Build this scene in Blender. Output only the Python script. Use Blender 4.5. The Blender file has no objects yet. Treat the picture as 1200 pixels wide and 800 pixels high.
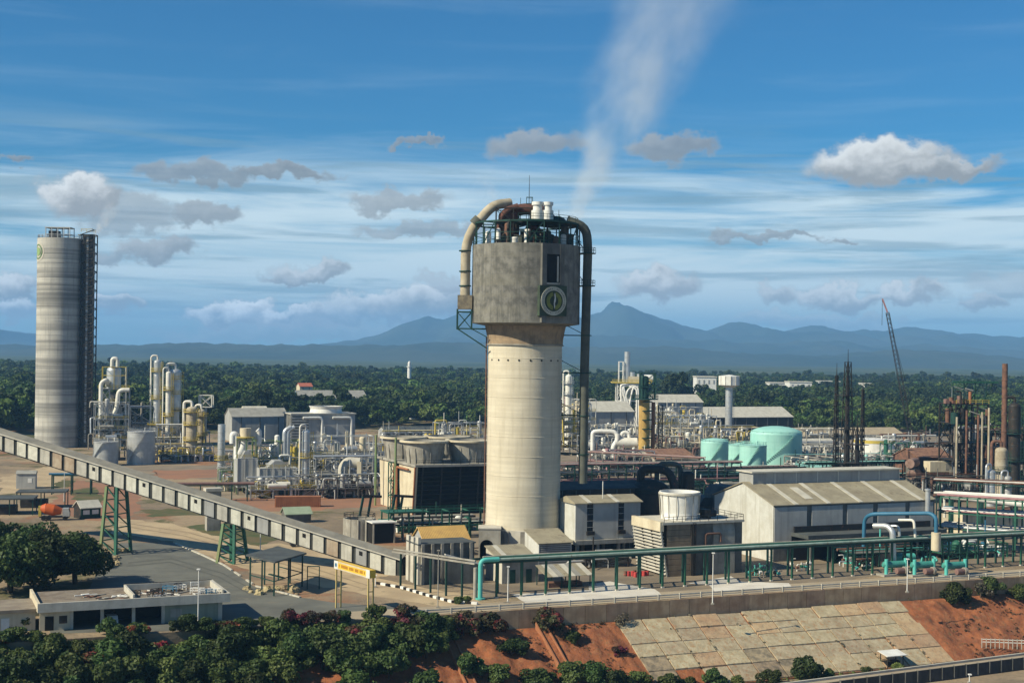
import bpy, math, random
import numpy as np
from mathutils import Vector, Matrix

sc = bpy.context.scene
R = math.radians
# ------------------------------------------------------------------ camera
F, HY, CAMH, ROLL = 1648.0, 412.0, 44.0, R(0.8)
cam_d = bpy.data.cameras.new('camera'); cam = bpy.data.objects.new('camera', cam_d)
sc.collection.objects.link(cam); sc.camera = cam
cam.location = (0, 0, CAMH); cam.rotation_euler = (R(90), -ROLL, 0)
cam_d.sensor_width = 36; cam_d.lens = 36 * F / 1200; cam_d.shift_y = (HY - 400) / 1200
cam_d.clip_start = 1; cam_d.clip_end = 60000
# ------------------------------------------------------------------ exposure
vs = sc.view_settings
vs.view_transform = 'Standard'; vs.look = 'None'; vs.gamma = 1; vs.exposure = 0.42; vs.use_curve_mapping = False
sc.cycles.volume_bounces = 1
sc.cycles.max_bounces = 5; sc.cycles.diffuse_bounces = 2; sc.cycles.glossy_bounces = 2
sc.cycles.volume_step_rate = 2.0
sc.cycles.volume_max_steps = 128
# ------------------------------------------------------------------ sun
SUN_AZ, SUN_EL = R(-62), R(37)          # azimuth measured from the direction towards the camera (-Y), positive to +X
sdir = Vector((math.sin(SUN_AZ) * math.cos(SUN_EL), -math.cos(SUN_AZ) * math.cos(SUN_EL), math.sin(SUN_EL)))
sun_d = bpy.data.lights.new('sun', 'SUN'); sun = bpy.data.objects.new('sun', sun_d)
sc.collection.objects.link(sun); sun.location = (-200, -100, 300)
sun.rotation_euler = sdir.to_track_quat('Z', 'Y').to_euler()
sun_d.energy = 5.0; sun_d.angle = R(0.55); sun_d.color = (1.0, 0.91, 0.70)
# ------------------------------------------------------------------ world
world = bpy.data.worlds.new('World'); sc.world = world; world.use_nodes = True
wt = world.node_tree
world.cycles.sampling_method = 'MANUAL'; world.cycles.sample_map_resolution = 256
class NT:
    def __init__(s, t): s.t = t
    def node(s, typ, **kw):
        n = s.t.nodes.new(typ)
        for k, v in kw.items(): setattr(n, k, v)
        return n
    def set(s, sock, v):
        if hasattr(v, 'is_linked') or hasattr(v, 'links'): s.t.links.new(v, sock)
        else: sock.default_value = v
    def m(s, op, a, b=None, c=None, clamp=False):
        n = s.node('ShaderNodeMath', operation=op); n.use_clamp = clamp
        for i, v in enumerate((a, b, c)):
            if v is not None: s.set(n.inputs[i], v)
        return n.outputs[0]
    def vm(s, op, a, b=None, c=None):
        n = s.node('ShaderNodeVectorMath', operation=op)
        for i, v in enumerate((a, b, c)):
            if v is not None: s.set(n.inputs[i], v)
        return n.outputs['Value'] if op in ('LENGTH', 'DOT_PRODUCT', 'DISTANCE') else n.outputs[0]
    def mr(s, v, a, b, c, d, smooth=True):
        n = s.node('ShaderNodeMapRange'); n.interpolation_type = 'SMOOTHSTEP' if smooth else 'LINEAR'
        for i, q in enumerate((v, a, b, c, d)): s.set(n.inputs[i], q)
        return n.outputs[0]
    def noise(s, vec, scale, detail=4, rough=0.55, dist=0.0, out='Fac'):
        n = s.node('ShaderNodeTexNoise'); s.set(n.inputs['Vector'], vec)
        n.inputs['Scale'].default_value = scale; n.inputs['Detail'].default_value = detail
        n.inputs['Roughness'].default_value = rough; n.inputs['Distortion'].default_value = dist
        return n.outputs[out]
    def mix(s, f, a, b, mode='MIX'):
        n = s.node('ShaderNodeMix', data_type='RGBA', blend_type=mode); s.set(n.inputs[0], f)
        for k, v in ((6, a), (7, b)): s.set(n.inputs[k], v if hasattr(v, 'links') else (*v, 1))
        return n.outputs[2]
    def mixf(s, f, a, b):
        n = s.node('ShaderNodeMix', data_type='FLOAT'); s.set(n.inputs[0], f); s.set(n.inputs[2], a); s.set(n.inputs[3], b)
        return n.outputs[0]

wt.nodes.clear(); N = NT(wt)
out = N.node('ShaderNodeOutputWorld'); bg = N.node('ShaderNodeBackground'); bg.inputs[1].default_value = 0.066
wt.links.new(bg.outputs[0], out.inputs[0])
sky = N.node('ShaderNodeTexSky', sky_type='NISHITA'); sky.sun_disc = False
sky.sun_elevation = SUN_EL; sky.sun_rotation = math.atan2(sdir.x, sdir.y); sky.altitude = 50
sky.air_density = 1.0; sky.dust_density = 0.25; sky.ozone_density = 2.0
tc = N.node('ShaderNodeTexCoord'); dirv = tc.outputs['Generated']
sep = N.node('ShaderNodeSeparateXYZ'); wt.links.new(dirv, sep.inputs[0])
az = N.m('ARCTAN2', sep.outputs[0], sep.outputs[1]); el = N.m('ARCSINE', sep.outputs[2])
cmb = N.node('ShaderNodeCombineXYZ'); wt.links.new(az, cmb.inputs[0]); wt.links.new(el, cmb.inputs[1])
skyc = N.mix(1.0, sky.outputs[0], (0.20, 0.69, 1.04), 'MULTIPLY')
# high thin sheets: noise in direction space, stretched sideways, thicker towards the horizon
sv = N.vm('MULTIPLY', dirv, (4.0, 4.0, 46.0))
n1 = N.noise(sv, 1.0, 7, 0.58, 0.6)
low = N.mr(el, 0.0, 0.20, 1.0, 0.0)
cov = N.m('ADD', n1, N.m('MULTIPLY', low, 0.40))
a1 = N.m('MULTIPLY', N.mr(cov, 0.48, 0.86, 0.0, 1.0), N.m('MULTIPLY', N.mr(el, 0.10, 0.16, 0.94, 0.10), N.mr(el, 0.0, 0.05, 0.3, 1.0)))
col = N.mix(a1, skyc, (8.6, 10.3, 10.8))
# darker blue-grey streaks under the sheet
sv2 = N.vm('MULTIPLY_ADD', dirv, (6.0, 6.0, 95.0), (3.1, 1.7, 0.4))
n2 = N.noise(sv2, 1.0, 6, 0.55, 0.4)
a2 = N.m('MULTIPLY', N.mr(n2, 0.50, 0.66, 0.0, 0.62), N.m('MULTIPLY', N.mr(el, 0.12, 0.17, 1.0, 0.0), N.mr(el, 0.0, 0.03, 0.5, 1.0)))
col = N.mix(a2, col, (2.7, 4.3, 5.2))
# cumulus: blobs in azimuth / elevation with a billowing edge
nz = N.noise(N.vm('MULTIPLY', dirv, (1.0, 1.0, 1.25)), 46.0, 6, 0.6, 0.0, 'Color')
wob = N.vm('MULTIPLY', N.vm('SUBTRACT', nz, (0.5, 0.5, 0.5)), (0.044, 0.036, 0.0))
nzb = N.noise(dirv, 16.0, 2, 0.5, 0.0, 'Color')
wob2 = N.vm('MULTIPLY', N.vm('SUBTRACT', nzb, (0.5, 0.5, 0.5)), (0.05, 0.016, 0.0))
P2 = N.vm('ADD', N.vm('ADD', cmb.outputs[0], wob), wob2)
CUM = [  # azimuth px, elevation px, half sizes px, dark level, bright level, opacity
 (1040,190,80,26,4.3,8.6,1.0),(1105,198,60,13,4.0,6.0,.9),(100,229,44,24,4.3,9.0,1.0),(155,250,52,22,3.2,4.2,.6),
 (185,294,38,16,3.3,4.6,.8),(240,252,42,15,3.1,4.2,.75),(366,318,42,12,3.8,6.6,.8),(355,325,46,7,3.6,4.2,.8),(130,297,26,12,3.4,4.6,.7),
 (768,334,50,15,4.4,6.8,.85),(908,350,22,12,4.0,5.6,.75),(985,350,62,15,4.0,6.6,.8),(1065,348,42,12,4.4,6.8,.8),(1155,353,26,11,3.8,5.4,.7),
 (628,168,54,16,3.3,4.3,.75),(785,172,44,17,3.0,3.9,.75),(475,233,54,12,3.5,4.6,.7),(325,202,66,9,2.4,3.2,.75),(235,203,66,12,2.6,3.5,.7),
 (486,166,22,5,2.6,3.3,.7),(18,189,18,5,2.4,3.2,.7),(8,335,30,18,3.6,6.8,.9),(16,362,32,14,4.4,7.2,.85),(500,268,70,9,3.4,4.6,.6),
 (900,279,60,6,3.0,4.0,.7),(985,284,22,5,3.0,4.0,.7),(253,368,40,16,3.6,7.6,.9),(292,366,30,18,3.6,8.2,.95),(350,374,56,15,3.5,7.2,.9),(320,372,24,13,3.5,7.8,.9),(440,358,22,14,3.5,7.4,.9),(500,348,22,15,3.5,7.4,.9),
 (410,366,40,18,3.5,6.4,.8),(470,362,48,20,3.5,6.2,.85),(530,350,44,22,3.5,6.4,.85),(380,390,200,14,3.1,3.7,.6),(128,358,26,10,4.2,7.2,.8),
 (700,385,90,10,3.6,4.2,.3),(950,378,110,9,4.8,6.2,.5),(520,332,32,12,3.7,5.2,.6),(1200,330,60,14,4.0,5.2,.4)]
alpha = 0.0; bri = 5.0
for (cx, cy, w, h, dk, br, op) in CUM:
    u, v = cx - 600, HY - cy
    u, v = u * math.cos(ROLL) - v * math.sin(ROLL), u * math.sin(ROLL) + v * math.cos(ROLL)
    a0 = math.atan2(u, F); e0 = math.atan2(v, math.hypot(F, u)); sw, sh = w / F, h / F
    q = N.vm('MULTIPLY_ADD', P2, (1 / sw, 1 / sh, 0), (-a0 / sw, -e0 / sh, 0))
    k = N.mr(N.vm('LENGTH', q), 0.70, 1.22, min(1.0, op*1.08), 0.0)
    lowk = 1 + 1.0*max(0.0, 1 - e0/0.075)
    s_ = N.mr(N.vm('DOT_PRODUCT', q, (-0.35, 0.8, 0)), -0.45, 0.7, dk*(1 + (lowk-1)*.25), br*1.18*lowk)  # sun-side tops lighter, undersides darker: cloud shading put into the brightness
    bri = N.mixf(k, bri, s_); alpha = N.m('MAXIMUM', alpha, k)
bri2 = N.node('ShaderNodeCombineXYZ')
for i, g in enumerate((0.97, 1.0, 0.99)): wt.links.new(N.m('MULTIPLY', bri, g), bri2.inputs[i])
col = N.mix(alpha, col, bri2.outputs[0])
wt.links.new(col, bg.inputs[0])

# ------------------------------------------------------------------ layout helpers: a photo pixel to a point of the place
def pix(px, py):
    u, v = px - 600.0, HY - py
    return u * math.cos(ROLL) - v * math.sin(ROLL), u * math.sin(ROLL) + v * math.cos(ROLL)
def G(px, py, z=0.0):                     # point of the level z seen at a pixel
    u, v = pix(px, py); d = (CAMH - z) * F / -v
    return Vector((u * d / F, d, z))
def P(px, py, d):                         # point at depth d
    u, v = pix(px, py)
    return Vector((u * d / F, d, CAMH + v * d / F))
TH = R(23.5)                              # the plant's grid
EU = Vector((math.cos(TH), math.sin(TH), 0)); EV = Vector((-math.sin(TH), math.cos(TH), 0))
rnd = random.Random(7)

# ------------------------------------------------------------------ materials
MATS = {}
def mat(name, c1, c2=None, scale=0.4, rough=0.8, metal=0.0, streak=0.0, streak_c=None, bands=0.0, band_c=None, band_s=0.6,
        bump=0.0, bscale=3.0, rust=0.0, rust_c=(0.16, 0.06, 0.025), corr=0.0, corr_axis='X', space='Object', rnd_v=0.0, detail=5, spec=0.3):
    if name in MATS: return MATS[name]
    m = bpy.data.materials.new(name); m.use_nodes = True; t = m.node_tree; t.nodes.clear(); n = NT(t)
    o = n.node('ShaderNodeOutputMaterial'); b = n.node('ShaderNodeBsdfPrincipled'); t.links.new(b.outputs[0], o.inputs[0])
    tcd = n.node('ShaderNodeTexCoord'); vec = tcd.outputs['Object'] if space == 'Object' else n.node('ShaderNodeNewGeometry').outputs['Position']
    c2 = c2 or tuple(x * 0.72 for x in c1)
    f = n.mr(n.noise(vec, scale, detail, 0.62), 0.32, 0.68, 0, 1)
    c = n.mix(f, c1, c2)
    if bands:
        z = n.noise(n.vm('MULTIPLY', vec, (0.02, 0.02, 1.0)), band_s, 4, 0.7)
        c = n.mix(n.m('MULTIPLY', n.mr(z, 0.42, 0.60, 0, 1), bands), c, band_c or tuple(x * 0.5 for x in c1))
    if streak:
        z = n.noise(n.vm('MULTIPLY', vec, (1.0, 1.0, 0.06)), 0.9, 6, 0.65)
        c = n.mix(n.m('MULTIPLY', n.mr(z, 0.48, 0.68, 0, 1), streak), c, streak_c or tuple(x * 0.4 for x in c1))
    if rust:
        z = n.noise(n.vm('MULTIPLY', vec, (1, 1, .5)), scale * 2.3, 6, 0.7)
        c = n.mix(n.mr(z, 0.62 - rust * 0.3, 0.72 - rust * 0.2, 0, 0.9), c, rust_c)
    if rnd_v:
        oi = n.node('ShaderNodeObjectInfo')
        hs = n.node('ShaderNodeHueSaturation'); t.links.new(c, hs.inputs['Color'])
        t.links.new(n.mr(oi.outputs['Random'], 0, 1, 1 - rnd_v, 1 + rnd_v, False), hs.inputs['Value'])
        t.links.new(n.mr(oi.outputs['Random'], 0, 1, 0.5 - rnd_v * .06, 0.5 + rnd_v * .06, False), hs.inputs['Hue'])
        c = hs.outputs[0]
    t.links.new(c, b.inputs['Base Color'])
    b.inputs['Roughness'].default_value = rough; b.inputs['Metallic'].default_value = metal
    b.inputs['Specular IOR Level'].default_value = spec
    hgt = None
    if bump: hgt = n.m('MULTIPLY', n.noise(vec, bscale, 6, 0.65), bump)
    if corr:
        w = n.node('ShaderNodeTexWave', wave_type='BANDS', bands_direction=corr_axis, wave_profile='SIN')
        t.links.new(vec, w.inputs['Vector']); w.inputs['Scale'].default_value = corr
        hh = n.m('MULTIPLY', w.outputs['Fac'], 0.06); hgt = hh if hgt is None else n.m('ADD', hgt, hh)
    if hgt is not None:
        bp = n.node('ShaderNodeBump'); bp.inputs['Strength'].default_value = 0.8; bp.inputs['Distance'].default_value = 1.0
        t.links.new(hgt, bp.inputs['Height']); t.links.new(bp.outputs[0], b.inputs['Normal'])
    MATS[name] = m; return m

M = {}
def defm(key, *a, **k): M[key] = mat(key, *a, **k)
defm('concrete', (.36, .34, .29), (.24, .22, .18), .35, .9, streak=.35, bump=.05)
defm('concrete_dark', (.17, .165, .145), (.10, .097, .085), .3, .9, streak=.5, bump=.05)
defm('concrete_light', (.52, .49, .41), (.42, .39, .32), .5, .9, streak=.25)
defm('tower_shaft', (.62, .56, .43), (.54, .48, .36), .16, .9, streak=.40, streak_c=(.36, .31, .22), bands=.5, band_c=(.47, .42, .32), band_s=1.3, bump=.03)
defm('tower_head', (.225, .217, .19), (.10, .098, .088), .55, .92, streak=.7, streak_c=(.085, .085, .075), bands=.45, band_c=(.2, .19, .15), band_s=.45, bump=.05)
defm('tower_stain_shade', (.36, .26, .16), (.24, .18, .12), .5, .92, streak=.5, streak_c=(.12, .085, .06))  # orange-brown stain, with the drum head's shadow darkened into the colour
defm('silo_concrete', (.50, .48, .42), (.40, .385, .34), .12, .9, bands=.85, band_c=(.15, .148, .138), band_s=.13, streak=.30, streak_c=(.13, .13, .12), bump=.04)
defm('cream', (.60, .53, .38), (.50, .43, .30), .4, .85, streak=.3, streak_c=(.3, .22, .13))
defm('clad_grey', (.36, .36, .34), (.30, .30, .285), .3, .6, streak=.3, corr=1.2)
defm('clad_white', (.60, .60, .55), (.50, .49, .43), .4, .6, streak=.35, streak_c=(.3, .27, .2), corr=1.2, corr_axis='Y')
defm('clad_blue', (.40, .40, .38), (.33, .33, .31), .3, .6, streak=.3, corr=1.2)
defm('roof_tan', (.34, .30, .205), (.26, .225, .155), .35, .8, streak=.15, corr=.9, rust=.2, rust_c=(.19, .15, .10))
defm('roof_grey', (.33, .32, .28), (.25, .24, .21), .35, .8, corr=.9)
defm('roof_light', (.56, .53, .44), (.45, .42, .34), .5, .7, corr=.9)
defm('roof_yellow', (.58, .36, .11), (.46, .28, .09), .5, .7, corr=.9)
defm('roof_rust', (.29, .16, .10), (.18, .095, .065), .9, .85, corr=.9)
defm('roof_dark', (.085, .095, .09), (.055, .06, .06), .4, .8)
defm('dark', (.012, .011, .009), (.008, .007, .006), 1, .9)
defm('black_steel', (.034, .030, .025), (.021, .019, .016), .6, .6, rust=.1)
defm('green_steel', (.03, .13, .08), (.02, .09, .06), .6, .6)
defm('green_pale', (.13, .22, .11), (.2, .22, .09), .25, .65)
defm('green_dark', (.012, .055, .042), (.01, .038, .03), .6, .65)
defm('teal', (.10, .46, .40), (.085, .39, .34), .5, .5)
defm('tank_teal', (.33, .60, .52), (.27, .53, .46), .12, .55, streak=.15, streak_c=(.10, .30, .26))
defm('blue_pipe', (.035, .15, .25), (.03, .12, .2), .5, .5)
defm('silver', (.60, .61, .60), (.46, .47, .46), .5, .38, metal=.55, streak=.2)
defm('silver_dull', (.46, .46, .44), (.36, .36, .345), .4, .5, metal=.3, streak=.3, bands=.2)
defm('white', (.74, .73, .68), (.62, .60, .54), .5, .6, streak=.2)
defm('white_pipe', (.70, .68, .60), (.58, .55, .47), .4, .5)
defm('yellow', (.52, .40, .07), (.42, .32, .06), .6, .65)
defm('yellow_col', (.50, .33, .09), (.40, .25, .07), .3, .6, streak=.35, streak_c=(.2, .11, .04))
defm('sign_yellow', (.75, .48, .05), (.68, .42, .04), .6, .5)
defm('orange', (.55, .11, .02), (.45, .09, .02), .6, .6)
defm('orange_dull', (.36, .15, .07), (.28, .12, .06), .5, .8, streak=.3)
defm('rust', (.20, .10, .065), (.10, .06, .045), .9, .9, streak=.3)
defm('brown_pipe', (.22, .13, .11), (.15, .09, .08), .5, .8)
defm('pink_pipe', (.38, .20, .20), (.26, .14, .14), .5, .7)
defm('duct_buff', (.44, .39, .29), (.30, .25, .17), .35, .75, rust=.12, rust_c=(.2, .12, .07))
defm('duct_grey', (.115, .12, .095), (.07, .075, .062), .3, .8, rust=.1, rust_c=(.12, .09, .06))
defm('glass_dark', (.02, .025, .03), (.015, .02, .025), 1, .15, spec=.6)
defm('plain_red', (.5, .06, .05), (.4, .05, .05), 1, .6)
defm('bark', (.09, .065, .045), (.06, .045, .03), 2, .95)

# ------------------------------------------------------------------ mesh builder
class MB:
    def __init__(s): s.v = []; s.f = []; s.s = []
    def add(s, vs, fs, smooth=False):
        o = len(s.v); s.v += [tuple(x) for x in vs]; s.f += [tuple(i + o for i in f) for f in fs]; s.s += [smooth] * len(fs); return s
    def box(s, x0, x1, y0, y1, z0, z1):
        return s.add([(x0,y0,z0),(x1,y0,z0),(x1,y1,z0),(x0,y1,z0),(x0,y0,z1),(x1,y0,z1),(x1,y1,z1),(x0,y1,z1)],
              [(0,3,2,1),(4,5,6,7),(0,1,5,4),(1,2,6,5),(2,3,7,6),(3,0,4,7)])
    def beam(s, p, q, w, h=None):
        p = Vector(p); q = Vector(q); h = h or w; d = q - p
        if d.length < 1e-6: return s
        d.normalize(); up = Vector((0, 0, 1)) if abs(d.z) < .95 else Vector((1, 0, 0))
        a = d.cross(up).normalized() * (w / 2); b = a.cross(d).normalized() * (h / 2)
        vs = [p-a-b, p+a-b, p+a+b, p-a+b, q-a-b, q+a-b, q+a+b, q-a+b]
        return s.add(vs, [(0,3,2,1),(4,5,6,7),(0,1,5,4),(1,2,6,5),(2,3,7,6),(3,0,4,7)])
    def cyl(s, p, q, r, r2=None, n=12, caps=True):
        p = Vector(p); q = Vector(q); r2 = r if r2 is None else r2; d = (q - p).normalized()
        up = Vector((0, 0, 1)) if abs(d.z) < .95 else Vector((1, 0, 0))
        a = d.cross(up).normalized(); b = d.cross(a).normalized()
        ring = [(math.cos(2*math.pi*i/n), math.sin(2*math.pi*i/n)) for i in range(n)]
        vs = [p + (a*c + b*e) * r for c, e in ring] + [q + (a*c + b*e) * r2 for c, e in ring]
        s.add(vs, [(i, (i+1) % n, n + (i+1) % n, n + i) for i in range(n)], True)
        if caps:
            s.add(vs[:n], [tuple(range(n))[::-1]]); s.add(vs[n:], [tuple(range(n))])
        return s
    def tube(s, pts, r, n=8, bend=None):
        pts = [Vector(p) for p in pts]; bend = bend or r * 2.2; path = [pts[0]]
        for i in range(1, len(pts) - 1):
            a, b, c = pts[i-1], pts[i], pts[i+1]
            k = min(bend, (a-b).length * .48, (c-b).length * .48)
            p0 = b + (a-b).normalized() * k; p1 = b + (c-b).normalized() * k
            for t in (0, .25, .5, .75, 1): path.append((1-t)**2 * p0 + 2*t*(1-t) * b + t*t * p1)
        path.append(pts[-1])
        d = (path[1] - path[0]).normalized(); up = Vector((0, 0, 1)) if abs(d.z) < .9 else Vector((1, 0, 0))
        a = d.cross(up).normalized(); vs = []
        for i, p in enumerate(path):
            d = (path[min(i+1, len(path)-1)] - path[max(i-1, 0)]).normalized()
            a = (a - d * a.dot(d)).normalized(); b = d.cross(a)
            vs += [p + (a * math.cos(2*math.pi*k/n) + b * math.sin(2*math.pi*k/n)) * r for k in range(n)]
        L = len(path)
        s.add(vs, [(i*n+k, i*n+(k+1) % n, (i+1)*n+(k+1) % n, (i+1)*n+k) for i in range(L-1) for k in range(n)], True)
        s.add(vs[:n], [tuple(range(n))[::-1]]); s.add(vs[-n:], [tuple(range(n))]); return s
    def lathe(s, prof, n=24, c=(0, 0, 0), a0=0, a1=2*math.pi, smooth=True, close=False):
        full = abs(a1 - a0 - 2*math.pi) < 1e-6; m = n if full else n + 1
        for (r0, z0), (r1, z1) in zip(prof[:-1], prof[1:]):
            vs = []
            for r, z in ((r0, z0), (r1, z1)):
                vs += [(c[0] + r*math.cos(a0+(a1-a0)*i/n), c[1] + r*math.sin(a0+(a1-a0)*i/n), c[2] + z) for i in range(m)]
            s.add(vs, [(i, (i+1) % m, m + (i+1) % m, m + i) for i in range(n)], smooth)
        return s
    def dome(s, r, h, c, n=24, k=5):
        return s.lathe([(max(r*math.cos(math.pi/2*i/k), .001), h*math.sin(math.pi/2*i/k)) for i in range(k+1)], n, c)
    def prism(s, poly, y0, y1):            # polygon in x,z swept along y
        n = len(poly); vs = [(x, y0, z) for x, z in poly] + [(x, y1, z) for x, z in poly]
        return s.add(vs, [tuple(range(n)), tuple(range(n, 2*n))[::-1]] + [(i, n+i, n+(i+1) % n, (i+1) % n) for i in range(n)])
    def prismx(s, poly, x0, x1):           # polygon in y,z swept along x
        n = len(poly); vs = [(x0, y, z) for y, z in poly] + [(x1, y, z) for y, z in poly]
        return s.add(vs, [tuple(range(n))[::-1], tuple(range(n, 2*n))] + [(i, (i+1) % n, n+(i+1) % n, n+i) for i in range(n)])
    def rail(s, pts, h=1.1, t=.09, posts=2.2, closed=False):
        pts = [Vector(p) for p in pts]
        if closed: pts.append(pts[0])
        for a, b in zip(pts[:-1], pts[1:]):
            for k in (h, h*.55): s.beam(a + Vector((0,0,k)), b + Vector((0,0,k)), t)
            m = max(1, int((b-a).length / posts))
            for i in range(m + 1):
                p = a.lerp(b, i / m); s.beam(p, p + Vector((0,0,h)), t)
        return s
    def frame(s, x0, x1, y0, y1, zs, nx=2, ny=2, w=.35, brace=False, z0=0.0):
        X = [x0 + (x1-x0)*i/(nx-1) for i in range(nx)]; Y = [y0 + (y1-y0)*i/(ny-1) for i in range(ny)]
        for x in X:
            for y in Y: s.beam((x, y, z0), (x, y, zs[-1]), w)
        for z in zs:
            for y in Y: s.beam((x0, y, z), (x1, y, z), w*.8)
            for x in X: s.beam((x, y0, z), (x, y1, z), w*.8)
        if brace:
            zz = [z0] + list(zs)
            for a, b in zip(zz[:-1], zz[1:]):
                for y in (y0, y1): s.beam((X[0], y, a), (X[1], y, b), w*.5); s.beam((X[1], y, a), (X[0], y, b), w*.5)
        return s
    def ladder(s, x, y, z0, z1, w=.5, t=.1, step=1.2):
        s.beam((x-w/2, y, z0), (x-w/2, y, z1), t); s.beam((x+w/2, y, z0), (x+w/2, y, z1), t)
        z = z0
        while z < z1: s.beam((x-w/2, y, z), (x+w/2, y, z), t*.7); z += step
        return s
    def mesh(s, name):
        me = bpy.data.meshes.new(name); me.from_pydata(s.v, [], s.f); me.polygons.foreach_set('use_smooth', s.s); me.update(); return me
    def build(s, name, m, parent=None, label=None):
        me = s.mesh(name); me.materials.append(M[m] if isinstance(m, str) else m)
        o = bpy.data.objects.new(name, me); sc.collection.objects.link(o)
        if parent is not None: o.parent = parent
        if label: o['label'] = label
        return o

def thing(name, label, cat, loc=(0, 0, 0), rz=0.0, group=None):
    o = bpy.data.objects.new(name, None); sc.collection.objects.link(o); o.empty_display_size = .5
    o.location = loc; o.rotation_euler = (0, 0, rz); o['label'] = label; o['category'] = cat
    if group: o['group'] = group
    return o
def tag(o, label, cat, group=None):
    o['label'] = label; o['category'] = cat
    if group: o['group'] = group
    return o
def struct(o): o['kind'] = 'structure'; return o
def copy_tree(o, parent=None):
    c = o.copy(); sc.collection.objects.link(c); c.parent = parent
    for ch in list(o.children): copy_tree(ch, c)
    return c
def place(o, loc, rz=0, s=1.0, label=None, group=None):
    o.location = loc; o.rotation_euler = (0, 0, rz); o.scale = (s, s, s) if not hasattr(s, '__len__') else s
    if label: o['label'] = label
    if group: o['group'] = group
    return o
# ================================================================== setting
O0 = G(600, 714)                          # foot of the parapet at the plateau's edge; the frame runs along the plant's grid
def loc2w(x, y, z=0): return Vector((O0.x, O0.y, 0)) + EU * x + EV * y + Vector((0, 0, z))
def w2loc(p): d = Vector((p[0] - O0.x, p[1] - O0.y, 0)); return d.dot(EU), d.dot(EV)

def vnoise(x, y, seed=0):
    xi = np.floor(x).astype(np.int64); yi = np.floor(y).astype(np.int64); fx = x - xi; fy = y - yi
    fx = fx*fx*(3-2*fx); fy = fy*fy*(3-2*fy)
    def h(a, b):
        n = (a * 374761393 + b * 668265263 + seed * 1442695041) & 0x7fffffff
        n = ((n ^ (n >> 13)) * 1274126177) & 0x7fffffff
        return ((n ^ (n >> 16)) & 0xffff) / 65535.0
    return (h(xi,yi)*(1-fx)+h(xi+1,yi)*fx)*(1-fy) + (h(xi,yi+1)*(1-fx)+h(xi+1,yi+1)*fx)*fy
def fbm(x, y, o=5, seed=0, gain=.5):
    a = 1.0; s = np.zeros_like(x); t = 0
    for i in range(o): s += a * vnoise(x, y, seed + i); t += a; a *= gain; x = x * 2.03; y = y * 2.03
    return s / t

def ground_material():
    m = bpy.data.materials.new('earth'); m.use_nodes = True; t = m.node_tree; t.nodes.clear(); n = NT(t)
    o = n.node('ShaderNodeOutputMaterial'); b = n.node('ShaderNodeBsdfPrincipled'); t.links.new(b.outputs[0], o.inputs[0])
    pos = n.node('ShaderNodeNewGeometry').outputs['Position']
    c = n.mix(n.mr(n.noise(pos, .035, 6, .6), .40, .60, 0, 1), (.34, .255, .16), (.21, .165, .115))
    c = n.mix(n.m('MULTIPLY', n.mr(n.noise(pos, .021, 5, .65, .5), .52, .62, 0, 1), .8), c, (.27, .125, .065))
    c = n.mix(n.m('MULTIPLY', n.mr(n.noise(n.vm('ADD', pos, (91, 33, 5)), .028, 6, .65, .4), .55, .62, 0, 1), .85), c, (.075, .085, .03))
    c = n.mix(n.m('MULTIPLY', n.mr(n.noise(pos, .9, 5, .7), .45, .7, 0, 1), .35), c, (.10, .08, .055))
    sp = n.node('ShaderNodeSeparateXYZ'); t.links.new(pos, sp.inputs[0])
    far = n.mr(n.m('ADD', sp.outputs[1], n.m('MULTIPLY', n.noise(pos, .01, 4), 300)), 800, 1150, 0, 1)
    fc = n.mix(n.mr(n.noise(pos, .004, 6, .65), .4, .6, 0, 1), (.035, .055, .02), (.09, .10, .04))
    c = n.mix(far, c, fc)
    t.links.new(c, b.inputs['Base Color']); b.inputs['Roughness'].default_value = .95; b.inputs['Specular IOR Level'].default_value = .15
    bp = n.node('ShaderNodeBump'); bp.inputs['Strength'].default_value = .6; bp.inputs['Distance'].default_value = .4
    t.links.new(n.noise(pos, 1.3, 6, .7), bp.inputs['Height']); t.links.new(bp.outputs[0], b.inputs['Normal'])
    return m
M['earth'] = ground_material()
defm('red_soil', (.33, .115, .045), (.20, .07, .032), .3, .95, bump=.3, bscale=1.2, space='World', streak=.3, streak_c=(.36, .20, .10), rust=.22, rust_c=(.13, .085, .04))
defm('asphalt', (.15, .15, .125), (.105, .105, .09), .12, .9, space='World', bump=.02, rust=.2, rust_c=(.17, .155, .12))
defm('road_concrete', (.40, .33, .225), (.31, .25, .175), .10, .92, space='World')
defm('dirt', (.46, .35, .21), (.36, .27, .165), .12, .95, space='World', rust=.22, rust_c=(.20, .17, .10))
defm('asphalt_dark', (.085, .085, .072), (.11, .108, .09), .5, .9, space='World')
defm('dirt_dark', (.24, .18, .11), (.33, .25, .15), .4, .95, space='World')
defm('dirt_red', (.30, .15, .085), (.24, .13, .08), .1, .95, space='World')
defm('grass_flat', (.065, .085, .028), (.13, .10, .045), .16, .95, space='World')
defm('pad_white', (.66, .62, .54), (.52, .48, .41), .15, .9, space='World')
defm('plant_floor', (.16, .13, .095), (.26, .205, .14), .09, .9, space='World')
defm('slab_tan', (.44, .37, .245), (.32, .26, .165), .6, .95, rnd_v=.12, rust=.38, rust_c=(.33, .20, .105), streak=.35, streak_c=(.24, .19, .12), bump=.15, bscale=2, space='World')
defm('slab_stained', (.45, .33, .20), (.38, .24, .135), .5, .95, rnd_v=.10, rust=.38, rust_c=(.27, .19, .12), streak=.35, streak_c=(.24, .19, .12), bump=.15, bscale=2, space='World')
defm('slab_dark', (.15, .125, .09), (.34, .26, .165), .8, .95, rnd_v=.12, bump=.15, bscale=2, space='World')

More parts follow.
